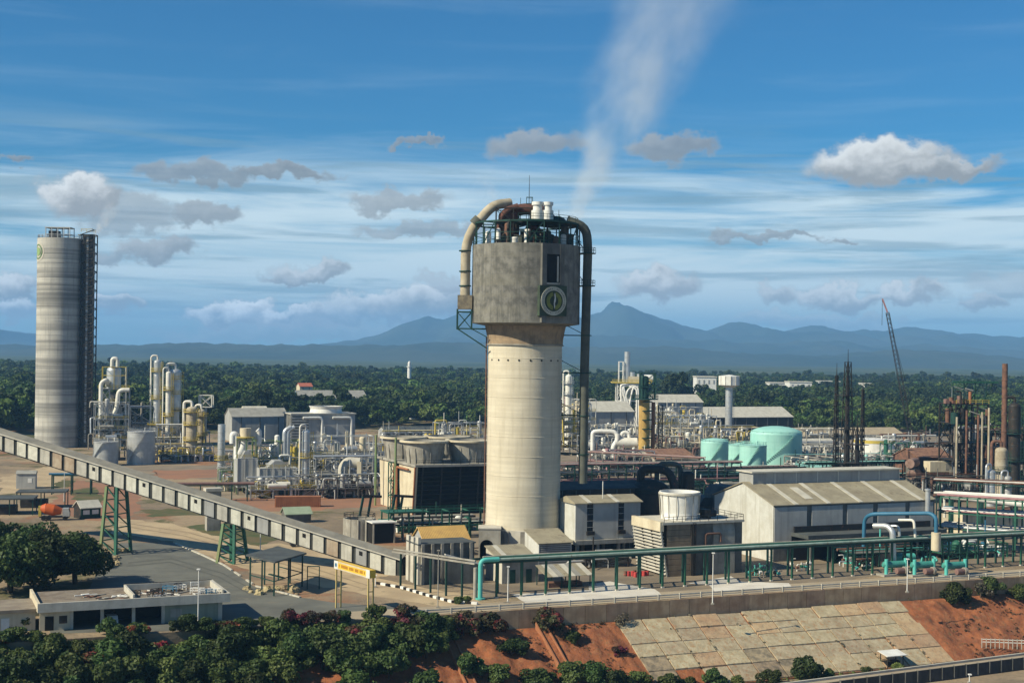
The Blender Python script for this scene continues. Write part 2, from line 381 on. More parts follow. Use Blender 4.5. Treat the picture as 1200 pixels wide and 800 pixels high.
# ground: one sheet, plateau, embankment and lower terrain
ys = [12000, 7000, 4000, 2500, 1500, 900, 500, 250, 120, 60, 30, 12, 4, 0, -.02, -1.5, -14.0, -18, -40, -100, -260, -700]
zs = [0]*14 + [-1.9, -5.6, -12.6, -11.5, -11.5, -11.6, -11.8, -11.8]
xs = [-9000, -5000, -2500, -1200, -600, -300, -150, -75, 0, 75, 150, 300, 600, 1200, 2500, 5000, 9000]
vg = [loc2w(x, y, z) for y, z in zip(ys, zs) for x in xs]
fg = [(j*len(xs)+i, (j+1)*len(xs)+i, (j+1)*len(xs)+i+1, j*len(xs)+i+1) for j in range(len(ys)-1) for i in range(len(xs)-1)]
struct(MB().add(vg, fg).build('ground', 'earth'))

# embankment of red soil with real relief
nx_, ny_ = 360, 40
X = np.linspace(-70, 140, nx_); Tt = np.linspace(0, 1, ny_); XX, TT = np.meshgrid(X, Tt)
YY = -1.2 - TT * 15.8
ZZ = -3.0 - TT * 8.5 + .18
rel = (fbm(XX*.35, YY*.22, 5, 3) - .5) * 1.5 + (fbm(XX*1.2, YY*.5, 3, 9) - .5) * .5
mask = np.clip(np.maximum((20 - XX) / 3, (XX - 80) / 3), 0, 1) * np.clip(TT*8, 0, 1) * np.clip((1-TT)*6, 0, 1)
ZZ = ZZ + rel * mask * 1.2 - .25 * (1 - mask)
vv = [loc2w(x, y, z) for x, y, z in zip(XX.ravel(), YY.ravel(), ZZ.ravel())]
ff = [(j*nx_+i, (j+1)*nx_+i, (j+1)*nx_+i+1, j*nx_+i+1) for j in range(ny_-1) for i in range(nx_-1)]
struct(MB().add(vv, ff, True).build('embankment', 'red_soil'))

def sheet(name, pts, m, z=.006, wob=.5, seed=1):
    r = random.Random(seed); w = [G(*p) for p in pts]; poly = []
    for a, b in zip(w, w[1:] + w[:1]):
        k = max(1, int((b - a).length / 2.5))
        for i in range(k):
            p = a.lerp(b, i / k)
            poly.append((p.x + r.uniform(-wob, wob), p.y + r.uniform(-wob, wob) * 2, z))
    o = MB().add(poly, [tuple(range(len(poly)))]).build(name, m)
    if o.data.polygons[0].normal.z < 0: o.data.flip_normals()
    return struct(o)
sheet('plant_yard', [(250,566),(480,560),(560,560),(1300,540),(1300,640),(1200,655),(900,690),(560,700),(540,660),(470,600),(250,585)], 'plant_floor', .004, .6)
sheet('plant_yard', [(90,545),(270,545),(330,520),(640,505),(1250,500),(1250,540),(560,558),(250,562),(100,552)], 'plant_floor', .005, .8)
sheet('dirt_track', [(140,607),(200,613),(330,648),(430,676),(560,699),(560,716),(440,698),(300,672),(200,634),(128,624)], 'dirt', .010, .5)
sheet('asphalt_yard', [(104,690),(118,660),(140,636),(208,636),(262,662),(300,688),(350,700),(420,708),(540,713),(470,719),(250,737),(60,742),(50,700)], 'asphalt', .014, .25)
sheet('grass_patch', [(165,597),(235,595),(242,603),(180,606)], 'grass_flat', .008, 1.2, 3)
sheet('grass_patch', [(212,616),(270,612),(330,628),(300,642),(262,640)], 'grass_flat', .008, 1.2, 4)
sheet('grass_patch', [(78,575),(112,570),(124,588),(98,592)], 'grass_flat', .009, 1.0, 5)
sheet('red_dirt_patch', [(52,595),(90,562),(160,572),(165,598),(140,610),(100,610)], 'dirt_red', .007, 1.2, 6)
sheet('red_dirt_patch', [(260,584),(480,577),(490,592),(300,600)], 'dirt_red', .012, 1.2, 7)
sheet('red_dirt_patch', [(180,551),(300,549),(310,556),(190,562)], 'dirt_red', .012, 1.2, 8)
sheet('dirt_patch', [(0,560),(60,545),(90,552),(60,570),(0,580)], 'dirt', .012, 1.2, 9)
sheet('dirt_patch', [(300,636),(400,640),(470,668),(440,676),(350,655)], 'dirt', .006, 1.0, 10)
sheet('dirt_patch', [(150,688),(240,672),(300,668),(380,700),(360,704),(300,690),(250,668)], 'dirt', .020, .5, 11) if False else None
for i, pts in enumerate(([(150,660),(200,655),(260,672),(300,694),(302,694),(262,671),(201,653.5),(150,658.5)], [(148,664),(198,659),(255,676),(292,696),(294,696),(257,675),(199,657.5),(148,662.5)], [(140,612),(220,624),(340,658),(430,686),(432,685.5),(341,656.8),(221,623),(140,611)], [(140,616),(215,628),(335,662),(425,690),(427,689.5),(336,660.8),(216,627),(140,615)])):
    sheet('tyre_track', pts, 'asphalt_dark' if i < 2 else 'dirt_dark', .024, .05, 40+i)
# road along the edge and the white pads beside it
def strip(name, x0, x1, y0, y1, m, z):
    n = 40; vs = [loc2w(x0+(x1-x0)*i/n, y, z) for y in (y0, y1) for i in range(n+1)]
    return struct(MB().add(vs, [(i, i+1, n+2+i, n+1+i) for i in range(n)]).build(name, m))
strip('road', -28, 260, .35, 7.2, 'road_concrete', .022)
sheet('concrete_pad', [(600,696),(616,706),(776,698),(768,690),(715,681),(690,684),(690,691)], 'pad_white', .030, .12, 12)
sheet('concrete_pad', [(838,693),(928,687),(924,683),(868,681),(856,675),(806,683),(830,685)], 'pad_white', .030, .12, 13)

# parapet, retaining wall and the paved slope
w_ = thing('retaining_wall', 'long low brown concrete retaining wall at the road edge above the slope', 'retaining wall', loc2w(0, 0), TH)
for i in range(52):
    x = -20 + i * 4.2
    MB().box(x+.04, x+4.16, -.75, -.02, -4.4, .06 + rnd.uniform(-.02, .02)).build('wall_panel', mat('wall_brown', (.42, .30, .19), (.29, .19, .115), .4, .95, streak=.4, rnd_v=.12), w_)
r_ = thing('guard_rail', 'pale low guard rail on posts along the roadside above the embankment', 'guard rail', loc2w(0, 0), TH)
MB().box(-20, 200, -.30, -.14, .72, .98).build('rail', 'concrete_light', r_)
MB().box(-20, 200, -.28, -.16, .38, .5).build('rail', 'concrete_light', r_)
pm = MB().box(-.14, .14, -.46, -.15, 0, 1.02).mesh('post'); pm.materials.append(M['concrete_light'])
for i in range(50):
    o = bpy.data.objects.new('post', pm); sc.collection.objects.link(o); o.parent = r_; o.location = (-20 + i*4.4, 0, .06)
s_ = thing('slope_paving', 'grid of weathered tan concrete slabs paving the embankment below the road', 'paving', loc2w(0, 0), TH)
rows = [0, .19, .37, .56, .76, 1.0]
def slope_z(t): return -3.0 - t*8.5 + .22
for i in range(12):
    for j in range(5):
        x0 = 19.4 + i*5.15 + rnd.uniform(-.05,.05); x1 = x0 + 4.88; a, b = rows[j] + .006, rows[j+1] - .006
        if (i, j) in ((1, 4),): continue
        h = .05*math.sin(i*2.7) + rnd.uniform(-.012, .012); q = rnd.random()
        mname = 'slab_stained' if (i > 8 and q < .45) or q < .08 else ('slab_dark' if j >= 3 and i < 8 and q > .55 else 'slab_tan')
        ya, yb = -1.2 - a*15.8, -1.2 - b*15.8; za, zb = slope_z(a) + h, slope_z(b) + h
        tl = rnd.uniform(-.05, .05)
        if rnd.random() < .16: za -= .10; zb -= .14; tl *= 2
        vs = [(x0,ya,za),(x1,ya,za+tl),(x1,yb,zb+tl),(x0,yb,zb)]
        MB().add(vs + [(x, y, z-.5) for x, y, z in vs], [(3,2,1,0),(0,1,5,4),(1,2,6,5),(2,3,7,6),(3,0,4,7)]).build('slab', mname, s_)

# hills: heightfields far off
defm('hill', (.022, .042, .030), (.05, .065, .045), .0012, .95, space='World', detail=8)
def ridge(name, pts, d, depth, seed, rough=.10, spur=2.2):
    n, k = 420, 27; pxs = np.linspace(-320, 1520, n)
    prof = np.interp(pxs, [p[0] for p in pts], [p[1] for p in pts])
    prof = prof + (fbm(pxs*.06, pxs*0, 5, seed+77) - .5) * 5
    ztop = np.array([P(a, b, d).z for a, b in zip(pxs, prof)])
    xw = np.array([P(a, 412, d).x for a in pxs]); T = np.linspace(-1, 1, k); vs = []
    XW, TT = np.meshgrid(xw, T)
    wig = (fbm(XW/d*26, TT*spur, 5, seed) - .5)
    shp = np.clip(1 - np.abs(TT)**1.15, 0, 1)
    Z = np.maximum(ztop, 2)[None, :] * np.clip(shp + wig * (1 - shp) * shp * 3.2, 0, 1.2)
    Z = Z + (fbm(XW/d*70, TT*3, 5, seed+5) - .5) * rough * np.maximum(ztop, 30)[None, :] * shp * 1.6 - 3 * (1 - shp)
    Y = d + TT * depth
    vs = list(zip(XW.ravel() , Y.ravel(), Z.ravel()))
    fs = [(j*n+i, j*n+i+1, (j+1)*n+i+1, (j+1)*n+i) for j in range(k-1) for i in range(n-1)]
    return struct(MB().add(vs, fs, True).build(name, 'hill'))
ridge('hills', [(-320,403),(0,403),(60,406),(140,404),(220,402),(330,403),(420,404),(520,402),(560,400),(640,403),(700,408),(780,405),(860,413),(960,417),(1060,409),(1120,413),(1200,420),(1520,424)], 6800, 1200, 11)
ridge('mountains', [(-320,400),(-80,388),(0,386),(20,400),(80,409),(160,412),(260,408),(380,404),(440,392),(475,380),(500,372),(520,376),(560,360),(600,352),(640,366),(680,372),(700,364),(716,358),(724,358),(745,364),(775,373),(800,380),(825,385),(850,378),(868,376),(890,383),(915,386),(945,381),(965,382),(990,388),(1015,385),(1035,389),(1060,384),(1090,384),(1120,390),(1160,394),(1200,395),(1300,398),(1520,402)], 12000, 2600, 23, .12)
ridge('mountains', [(-320,412),(400,412),(640,398),(700,392),(760,396),(800,400),(850,398),(900,402),(960,398),(1020,406),(1090,402),(1160,408),(1250,414),(1520,418)], 9300, 1500, 41, .14)

# haze
def haze_box():
    m = bpy.data.materials.new('air'); m.use_nodes = True; t = m.node_tree; t.nodes.clear()
    o = t.nodes.new('ShaderNodeOutputMaterial'); v = t.nodes.new('ShaderNodeVolumePrincipled')
    v.inputs['Color'].default_value = (.27, .58, 1.0, 1); v.inputs['Density'].default_value = 0.86e-4; v.inputs['Anisotropy'].default_value = 0.0
    t.links.new(v.outputs[0], o.inputs['Volume'])
    b = MB().box(-14000, 14000, -5000, 19000, -13.4, 500).build('haze', m); b['kind'] = 'stuff'
haze_box()

# steam
def steam(name, label, base, tip, r0, r1, dens, seed, fade=.9, z0=0.0):
    base = Vector(base); tip = Vector(tip); L = (tip - base).length
    m = bpy.data.materials.new('steam'); m.use_nodes = True; t = m.node_tree; t.nodes.clear(); n = NT(t)
    o = n.node('ShaderNodeOutputMaterial'); v = n.node('ShaderNodeVolumePrincipled'); t.links.new(v.outputs[0], o.inputs['Volume'])
    v.inputs['Color'].default_value = (.88, .94, 1.0, 1); v.inputs['Anisotropy'].default_value = -.25
    vec = n.node('ShaderNodeTexCoord').outputs['Object']; sp = n.node('ShaderNodeSeparateXYZ')
    w = n.vm('SUBTRACT', n.noise(vec, .9/r1*2, 3, .6, 0, 'Color'), (.5, .5, .5))
    pv = n.vm('MULTIPLY_ADD', w, (r1*.55, r1*.55, r1*.55), vec); t.links.new(pv, sp.inputs[0])
    rho = n.m('SQRT', n.m('ADD', n.m('MULTIPLY', sp.outputs[0], sp.outputs[0]), n.m('MULTIPLY', sp.outputs[1], sp.outputs[1])))
    tt = n.m('DIVIDE', sp.outputs[2], L); rad = n.m('MULTIPLY_ADD', tt, r1 - r0, r0)
    q = n.mr(n.m('DIVIDE', rho, rad), .15, .85, 1, 0)
    nn = n.mr(n.noise(n.vm('MULTIPLY', vec, (1,1,.6)), 2.4/r1, 5, .62), .36, .64, .08, 1)
    fd = n.m('POWER', n.m('SUBTRACT', 1.0, n.m('MINIMUM', n.m('MAXIMUM', tt, 0.0), 1.0)), fade)
    thin = n.m('DIVIDE', r0, n.m('MAXIMUM', rad, .1))
    dn = n.m('MULTIPLY', n.m('MULTIPLY', q, nn), n.m('MULTIPLY', n.m('MULTIPLY', fd, thin), dens))
    t.links.new(n.m('MULTIPLY', dn, n.mr(tt, 0, .03, 0, 1)), v.inputs['Density'])
    ob = MB().lathe([(.01, 0), (r0*1.3, 0), (r1*1.3, L), (.01, L)], 20).build(name, m)
    ob.location = base; ob.rotation_euler = (tip - base).to_track_quat('Z', 'Y').to_euler(); ob['kind'] = 'stuff'; ob['label'] = label
    ob['category'] = 'steam'
steam('steam_plume', 'tall pale steam plume drifting up from the top of the concrete tower', P(666, 262, 306), P(815, -60, 322), 3.2, 25, .42, 3, .5)
steam('steam_plume', 'faint grey steam over the left bent duct on the tower top', P(584, 240, 304), P(560, 200, 306), 1.5, 6, .35, 5, .8)
steam('steam_plume', 'small white puff of steam beside the top of the far grey silo', P(111, 275, 560), P(134, 240, 570), 1.4, 6, .9, 8, .6)
# ================================================================== concrete prilling tower
def tower():
    c = G(612, 649); t = thing('prilling_tower', 'huge cream concrete tower with a wider dark drum head and round emblem', 'tower', c)
    D = c.y
    def L(px, py, dd=0): return P(px, py, D + dd) - c
    # the photo's tower leans a trifle; it is upright here and the camera is rolled
    rs = 8.05
    MB().lathe([(rs+.1, 5.9), (rs, 12), (rs, 45.6)], 64).build('shaft', 'tower_shaft', t)
    for i in range(9):                       # pour joints
        z = 9 + i*4.2
        MB().lathe([(rs+.0, z), (rs+.05, z+.03), (rs+.05, z+.12), (rs, z+.15)], 64).build('joint_ring', 'tower_shaft', t)
    fl = MB().lathe([(rs+.02, 45.5), (rs+.14, 45.6), (rs+.2, 46.8), (rs+.75, 49.6)], 64).build('flared_collar', 'tower_stain_shade', t)
    MB().lathe([(rs+.2, 45.35), (rs+.35, 45.4), (rs+.35, 45.6), (rs+.2, 45.65)], 64).build('ring', 'concrete', fl)
    rh = 11.75
    MB().lathe([(rs+.6, 49.55), (rh, 50.1), (rh, 66.9), (rh-.5, 66.9), (rh-.5, 65.6), (.01, 65.6)], 72).build('drum', 'tower_head', t)
    for i in range(8):                       # small beam holes below the collar
        a = R(-90 - 62 + i*17.5)
        p = Vector((math.cos(a), math.sin(a), 0)) * (rs+.02); q = p*1.006
        MB().cyl(p + Vector((0,0,42.2)), q + Vector((0,0,42.2)), .22, n=8).build('vent_hole', 'dark', t)
    # window, recessed behind a raised surround
    A = R(-90 + 27.5); nrm = Vector((math.cos(A), math.sin(A), 0)); tan = Vector((-nrm.y, nrm.x, 0))
    def onhead(mb, w0, w1, z0, z1, r0, r1):
        vs = [nrm*r + tan*w + Vector((0,0,z)) for z in (z0, z1) for r, w in ((r1,w0),(r1,w1),(r0,w1),(r0,w0))]
        return mb.add(vs, [(0,3,2,1),(4,5,6,7),(0,1,5,4),(1,2,6,5),(2,3,7,6),(3,0,4,7)])
    pil = MB(); onhead(pil, -2.7, -1.6, 50.2, 66.8, 10.6, 12.25); onhead(pil, 1.6, 2.6, 58.2, 66.8, 10.6, 12.25); onhead(pil, -1.6, 1.6, 64.6, 66.8, 10.6, 12.2)
    pil.build('pilaster', 'concrete_dark', t)
    wn = onhead(MB(), -1.6, 1.6, 58.6, 64.6, 10.6, 11.86).build('window', 'dark', t)
    onhead(MB(), 1.0, 1.35, 58.8, 64.2, 11.87, 12.05).build('frame', 'concrete_light', wn)
    onhead(MB(), -1.6, 1.6, 58.2, 58.6, 11.0, 12.2).build('sill', 'concrete', wn)
    # emblem
    em = onhead(MB(), -3.25, 3.25, 51.6, 58.0, 11.0, 12.3).build('emblem_board', mat('emblem_board', (.05, .075, .045), (.035, .05, .035), .6), t)
    ctr = nrm*12.33 + Vector((0,0,54.75)); up = Vector((0,0,1))
    def disc(r0, r1, off, n=48, a0=0, a1=2*math.pi, sx=1.0, shift=0):
        vs = []; m = n+1
        for r in (r0, r1):
            for k in range(m):
                a = a0 + (a1-a0)*k/n; vs.append(ctr + nrm*off + tan*(r*math.cos(a)*sx + shift) + up*(r*math.sin(a)))
        b = MB().add(vs, [(k, k+1, m+k+1, m+k) for k in range(n)])
        vs2 = [v - nrm*.12 for v in vs]
        b.add([*vs[m:], *vs2[m:]], [(k, k+1, m+k+1, m+k) for k in range(n)]); return b
    disc(2.18, 3.02, .16).build('ring', mat('emblem_white', (.46, .45, .36), (.36, .35, .28), .9), em)
    disc(.01, 2.16, .08).build('disc', mat('emblem_green', (.045, .06, .03), (.03, .042, .022), .8), em)
    lf = mat('emblem_leaf', (.20, .22, .045), (.12, .13, .035), .9)
    disc(1.15, 1.95, .15, 20, R(105), R(255), 1.0, .25).build('leaf', lf, em); disc(1.15, 1.95, .15, 20, R(-75), R(75), 1.0, -.05).build('leaf', lf, em)
    bl = [(0,-1.7),(.16,-1.1),(.10,-.5),(.3,0),(.32,.7),(.2,1.3),(.06,1.8),(-.05,1.3),(.02,.6),(-.12,0),(-.18,-.5),(-.08,-1.1)]
    MB().add([ctr + nrm*.24 + tan*(a+.15) + up*b for a, b in bl], [tuple(range(len(bl)))]).build('blade', mat('emblem_silver', (.6,.6,.55), (.5,.5,.46), .9), em)
    tk = MB()                                 # the ring's lettering is too small to read: short marks
    for k in range(40):
        if k in (9, 10, 29, 30): continue
        a = 2*math.pi*k/40; ra, rb = 2.42, 2.42 + rnd.uniform(.22, .36)
        p = [(r*math.cos(a+da), r*math.sin(a+da)) for r, da in ((ra,-.03),(rb,-.03),(rb,.03),(ra,.03))]
        tk.add([ctr + nrm*.2 + tan*x + up*y for x, y in p], [(0,1,2,3)])
    tk.build('lettering', 'concrete_dark', em)['kind'] = 'stuff'
    # left duct: bent over the top, standing on a bracketed basket
    dl = MB().tube([L(545,346,-2), L(546,276,-2), L(578,240,-2), L(598,238,0)], 1.05, 16, 4.5).build('duct', 'duct_buff', t)
    for (px, py) in ((545,294),(545,318),(545,335)):
        p = L(px, py, -2); MB().cyl(p - Vector((0,0,.12)), p + Vector((0,0,.12)), 1.32, n=16).build('band', 'green_dark', dl)
    q0, q1 = L(558,261,-2), L(562,257,-2); MB().cyl(q0 - (q1-q0)*.6, q1, 1.3, n=16).build('band', 'duct_grey', dl)
    b0 = L(545,346,-2); bk = MB(); bk.box(b0.x-1.55, b0.x+1.6, b0.y-1.5, b0.y+1.5, b0.z-3.0, b0.z)
    bk.build('duct_basket', mat('brick_dirty', (.26,.22,.15), (.15,.13,.1), 1.2, .95), t)
    gb = MB(); x0, x1 = b0.x-1.6, b0.x+1.5
    for y in (b0.y-1.4, b0.y+1.4):
        for x in (x0, x1): gb.beam((x, y, b0.z-3), (x, y, b0.z-7.4), .28)
        for z in (b0.z-3.6, b0.z-7.2): gb.beam((x0, y, z), (x1+3.2, y, z), .25)
        gb.beam((x0, y, b0.z-3.6), (x1, y, b0.z-7.2), .16); gb.beam((x1, y, b0.z-3.6), (x0, y, b0.z-7.2), .16)
        gb.beam((x0, y, b0.z-7.2), (-rs-.2, y, b0.z-11.4), .26); gb.beam((x1, y, b0.z-7.2), (-rs-.2, y, b0.z-9.0), .2)
    gb.build('duct_bracket', 'green_dark', t)
    MB().tube([(-rs-.35, -1.5, 6), (-rs-.35, -1.5, 47)], .16, 6).build('downpipe', 'rust', t)
    # right duct
    dr = MB().tube([L(683,566,-2), L(685,430,-2), L(689,290,-2), L(687,266,-2), L(664,258,-2)], .98, 16, 4.2).build('duct', 'duct_grey', t)
    for py in (297, 335, 393, 437, 487, 532):
        f = (566-py)/(566-290); px = 683 + 6*f; p = L(px, py, -2)
        pl = MB().cyl(p - Vector((0,0,.09)), p + Vector((0,0,.09)), 1.75 if py < 340 else 1.25, n=14)
        hr = rh if p.z > 50 else rs
        pl.beam(p, (hr*.93, p.y+2, p.z), .22); pl.beam(p + Vector((0,1,0)), (hr*.9, p.y+4, p.z), .22)
        if p.z > 20: pl.beam(p, (hr*.95, p.y+2, p.z + 2.8), .14)
        if py < 340: pl.rail([p + Vector((1.7*math.cos(a), 1.7*math.sin(a), .1)) for a in [k*math.pi/4 for k in range(8)]], 1.1, .07, 2, True)
        pl.build('duct_bracket', 'green_dark', t)
    # roof steelwork
    st = MB(); n = 20; ro = rh-.25
    ring = [Vector((ro*math.cos(2*math.pi*k/n), ro*math.sin(2*math.pi*k/n), 0)) for k in range(n)]
    for k in range(n):
        a, b = ring[k], ring[(k+1) % n]
        st.beam(a + Vector((0,0,66.8)), a + Vector((0,0,71.6)), .26)
        st.beam(a + Vector((0,0,71.6)), b + Vector((0,0,71.6)), .32)
        st.beam(a + Vector((0,0,69.2)), b + Vector((0,0,69.2)), .12)
        if k % 3 == 0: st.beam(a + Vector((0,0,66.8)), b + Vector((0,0,71.6)), .16)
        if k % 2 == 0: st.beam(a + Vector((0,0,71.6)), Vector((0,0,71.6)), .24)
    st.build('roof_frame', 'green_dark', t)
    MB().rail([p*1.03 + Vector((0,0,66.9)) for p in ring], 1.2, .08, 2.5, True).build('handrail', 'green_dark', t)
    MB().lathe([(3.0,71.75),(ro-.4,71.75),(ro-.4,71.95),(3.0,71.95)], 24, a0=R(-100), a1=R(60)).build('platform', 'green_dark', t)
    MB().rail([Vector(((ro-.4)*math.cos(a), (ro-.4)*math.sin(a), 71.9)) for a in [R(-100+16*k) for k in range(11)]], 1.2, .08, 2.5).build('handrail', 'green_dark', t)
    # scrubber vessel and its dark red ducts
    def PV(px, py, dd=0): return L(px, py, dd)
    rd = mat('red_lead', (.13,.055,.04), (.07,.035,.028), .6, .85, streak=.4)
    vb = PV(596, 288); vt = PV(596, 246)
    vv = MB().cyl((vb.x, 0, 65.6), (vb.x, 0, 73.5), 2.3, n=20).dome(2.3, 1.4, (vb.x, 0, 73.5), 20).build('scrubber_vessel', rd, t)
    MB().tube([(vb.x, 0, 74.3), (vb.x+3.5, 0, 75.2), (vb.x+7.5, -.5, 74.6), (vb.x+9.2, -.8, 72.6)], 1.25, 14, 2.5).build('crossover_duct', rd, t)
    MB().tube([(vb.x-2, -1.5, 66), (vb.x-2, -1.5, 71), (vb.x-1, -2.2, 74.4), (vb.x+2, -2.0, 75.4)], .75, 12, 2).build('riser_duct', rd, t)
    MB().box(vb.x-2.6, vb.x+8.2, -2.4, 2.6, 72.0, 72.3).build('platform', 'black_steel', t)
    fr = MB().frame(vb.x-2.8, vb.x+8.4, -2.8, 3.0, [69, 72, 75], 4, 2, .24, True, 65.6); fr.build('machinery_frame', 'black_steel', t)
    MB().cyl((vb.x+5.2, .4, 65.6), (vb.x+5.2, .4, 71), 1.6, n=16).dome(1.6, .9, (vb.x+5.2, .4, 71), 16).build('vessel', rd, t)
    for px, w in ((630, 1.35), (642, 1.2)):
        q = PV(px, 258, -4); fs = MB().cyl((q.x, q.y, 71.95), (q.x, q.y, 74.4), w, n=16).cyl((q.x, q.y, 74.4), (q.x, q.y, 75.5), w*.75, n=16).cyl((q.x, q.y, 75.5), (q.x, q.y, 76.2), w*.95, n=16)
        fs.build('fan_stack', 'white', t)
    for px, h, w in ((572,2.4,.9),(584,3.0,.7),(603,1.2,1.2),(618,2.8,1.0),(651,1.6,.9),(660,2.0,.9)):
        q = PV(px, 287, -8 + abs(px-612)*.06)
        MB().cyl((q.x, q.y, 66.6), (q.x, q.y, 66.9+h), w*.7, n=12).dome(w*.7, .4, (q.x, q.y, 66.9+h), 12).build('roof_unit', 'white' if px != 651 else 'rust', t)
    r = random.Random(44)
    for i in range(26):
        a = r.uniform(0, 6.28); q = r.uniform(2.5, 10.2); x, y = q*math.cos(a), q*math.sin(a); hh = r.uniform(1.2, 4.6)
        m = MB()
        if i % 3 == 0: m.box(x-.8, x+.8, y-.7, y+.7, 65.6, 66.2+hh).box(x-.9, x+.9, y-.8, y+.8, 66.2+hh, 66.35+hh)
        elif i % 3 == 1: m.cyl((x,y,65.6), (x,y,66.6+hh), .75, n=12).dome(.75, .4, (x,y,66.6+hh), 12, 3)
        else: m.tube([(x,y,65.6), (x,y,67+hh), (x*.6,y*.6,67.4+hh), (x*.4,y*.4,66)], .3, 8, .8)
        m.build('roof_machine', r.choice(('black_steel','black_steel','rust','green_dark','concrete_dark','duct_grey')), t)
    gp = PV(652, 262, 0); MB().dome(2.4, 1.8, (gp.x, 0, 71.9), 14, 4).build('roof_hood', 'green_dark', t)
    for px in (620, 622.5, 610, 634, 655, 566):
        q = PV(px, 240); hh = 82.4 if px == 620 else (77.5 if px in (622.5, 610) else 75.0)
        MB().cyl((q.x, 0, 71.6), (q.x, 0, hh), .12, .05, 6).build('antenna', 'black_steel', t)
    MB().frame(PV(617,240).x, PV(624,240).x, -.7, .7, [76.2, 77.6], 2, 2, .12, False, 72).build('antenna_frame', 'green_dark', t)
    # plinth with arch
    pl = MB(); n = 16
    pl.lathe([(9.0, 0), (9.0, 6.1), (rs, 6.1)], 16, smooth=False); pl.build('plinth', 'concrete_light', t)
    for k in range(16):
        a = 2*math.pi*(k)/16; u = Vector((math.cos(a), math.sin(a), 0)); v = Vector((-u.y, u.x, 0))
        m = MB(); vs = [u*r + v*w + Vector((0,0,z)) for z in (0, 6.0) for r, w in ((8.7,-.55),(9.35,-.55),(9.35,.55),(8.7,.55))]
        m.add(vs, [(0,3,2,1),(4,5,6,7),(0,1,5,4),(1,2,6,5),(2,3,7,6),(3,0,4,7)]); m.build('buttress', 'concrete', t)
    po = MB(); x0, x1, yf, yb, h = -9.3, -4.7, -10.6, -5.5, 6.7; cx, r_, zs = -7.6, 1.45, 3.0
    arc = [(cx + r_*math.cos(math.pi*k/12), zs + r_*math.sin(math.pi*k/12)) for k in range(13)]
    poly = [(x0,0),(cx-r_,0)] ; 
    pts = [(x0,0),(x0,h),(x1,h),(x1,0),(cx+r_,0)] + arc + [(cx-r_,0)]
    po.prism(pts[::-1], yf, yb); ar = po.build('arched_porch', 'concrete', t)
    MB().box(x0-.15, x1+.1, yf-.15, yb, h, h+.25).build('coping', 'concrete_light', ar)
    MB().box(cx-r_+.02, cx+r_-.02, yb-.6, yb-.3, 0, zs+r_).build('passage_shade', 'dark', ar)  # black sheet put in as the shade inside the arch
    return t
tower()

def gable_shed(name, label, cat, loc, L, D, ze, zr, wall, wall_end, roof, ridge=None, z0=0.0, rz=None, over=.35, back=None):
    t = thing(name, label, cat, loc, TH if rz is None else rz)
    ridge = D/2 if ridge is None else ridge; zb = ze if back is None else back
    MB().box(0, L, 0, .15, z0, ze).build('wall', wall, t); MB().box(0, L, D-.15, D, z0, zb).build('wall', wall, t)
    poly = [(.15,z0),(D-.15,z0),(D-.15,zb),(ridge,zr),(.15,ze)]
    MB().prismx(poly, 0, .15).build('gable_wall', wall_end, t); MB().prismx(poly, L-.15, L).build('gable_wall', wall_end, t)
    k = (zr-ze)/max(ridge,.01)
    MB().prismx([(-over,ze-over*k+.12),(ridge,zr+.12),(ridge,zr+.3),(-over,ze-over*k+.3)], -over, L+over).build('roof_slope', roof, t)
    if ridge < D - .5:
        k2 = (zr-zb)/(D-ridge)
        MB().prismx([(ridge,zr+.12),(D+over,zb-over*k2+.12),(D+over,zb-over*k2+.3),(ridge,zr+.3)], -over, L+over).build('roof_slope', roof, t)
    return t

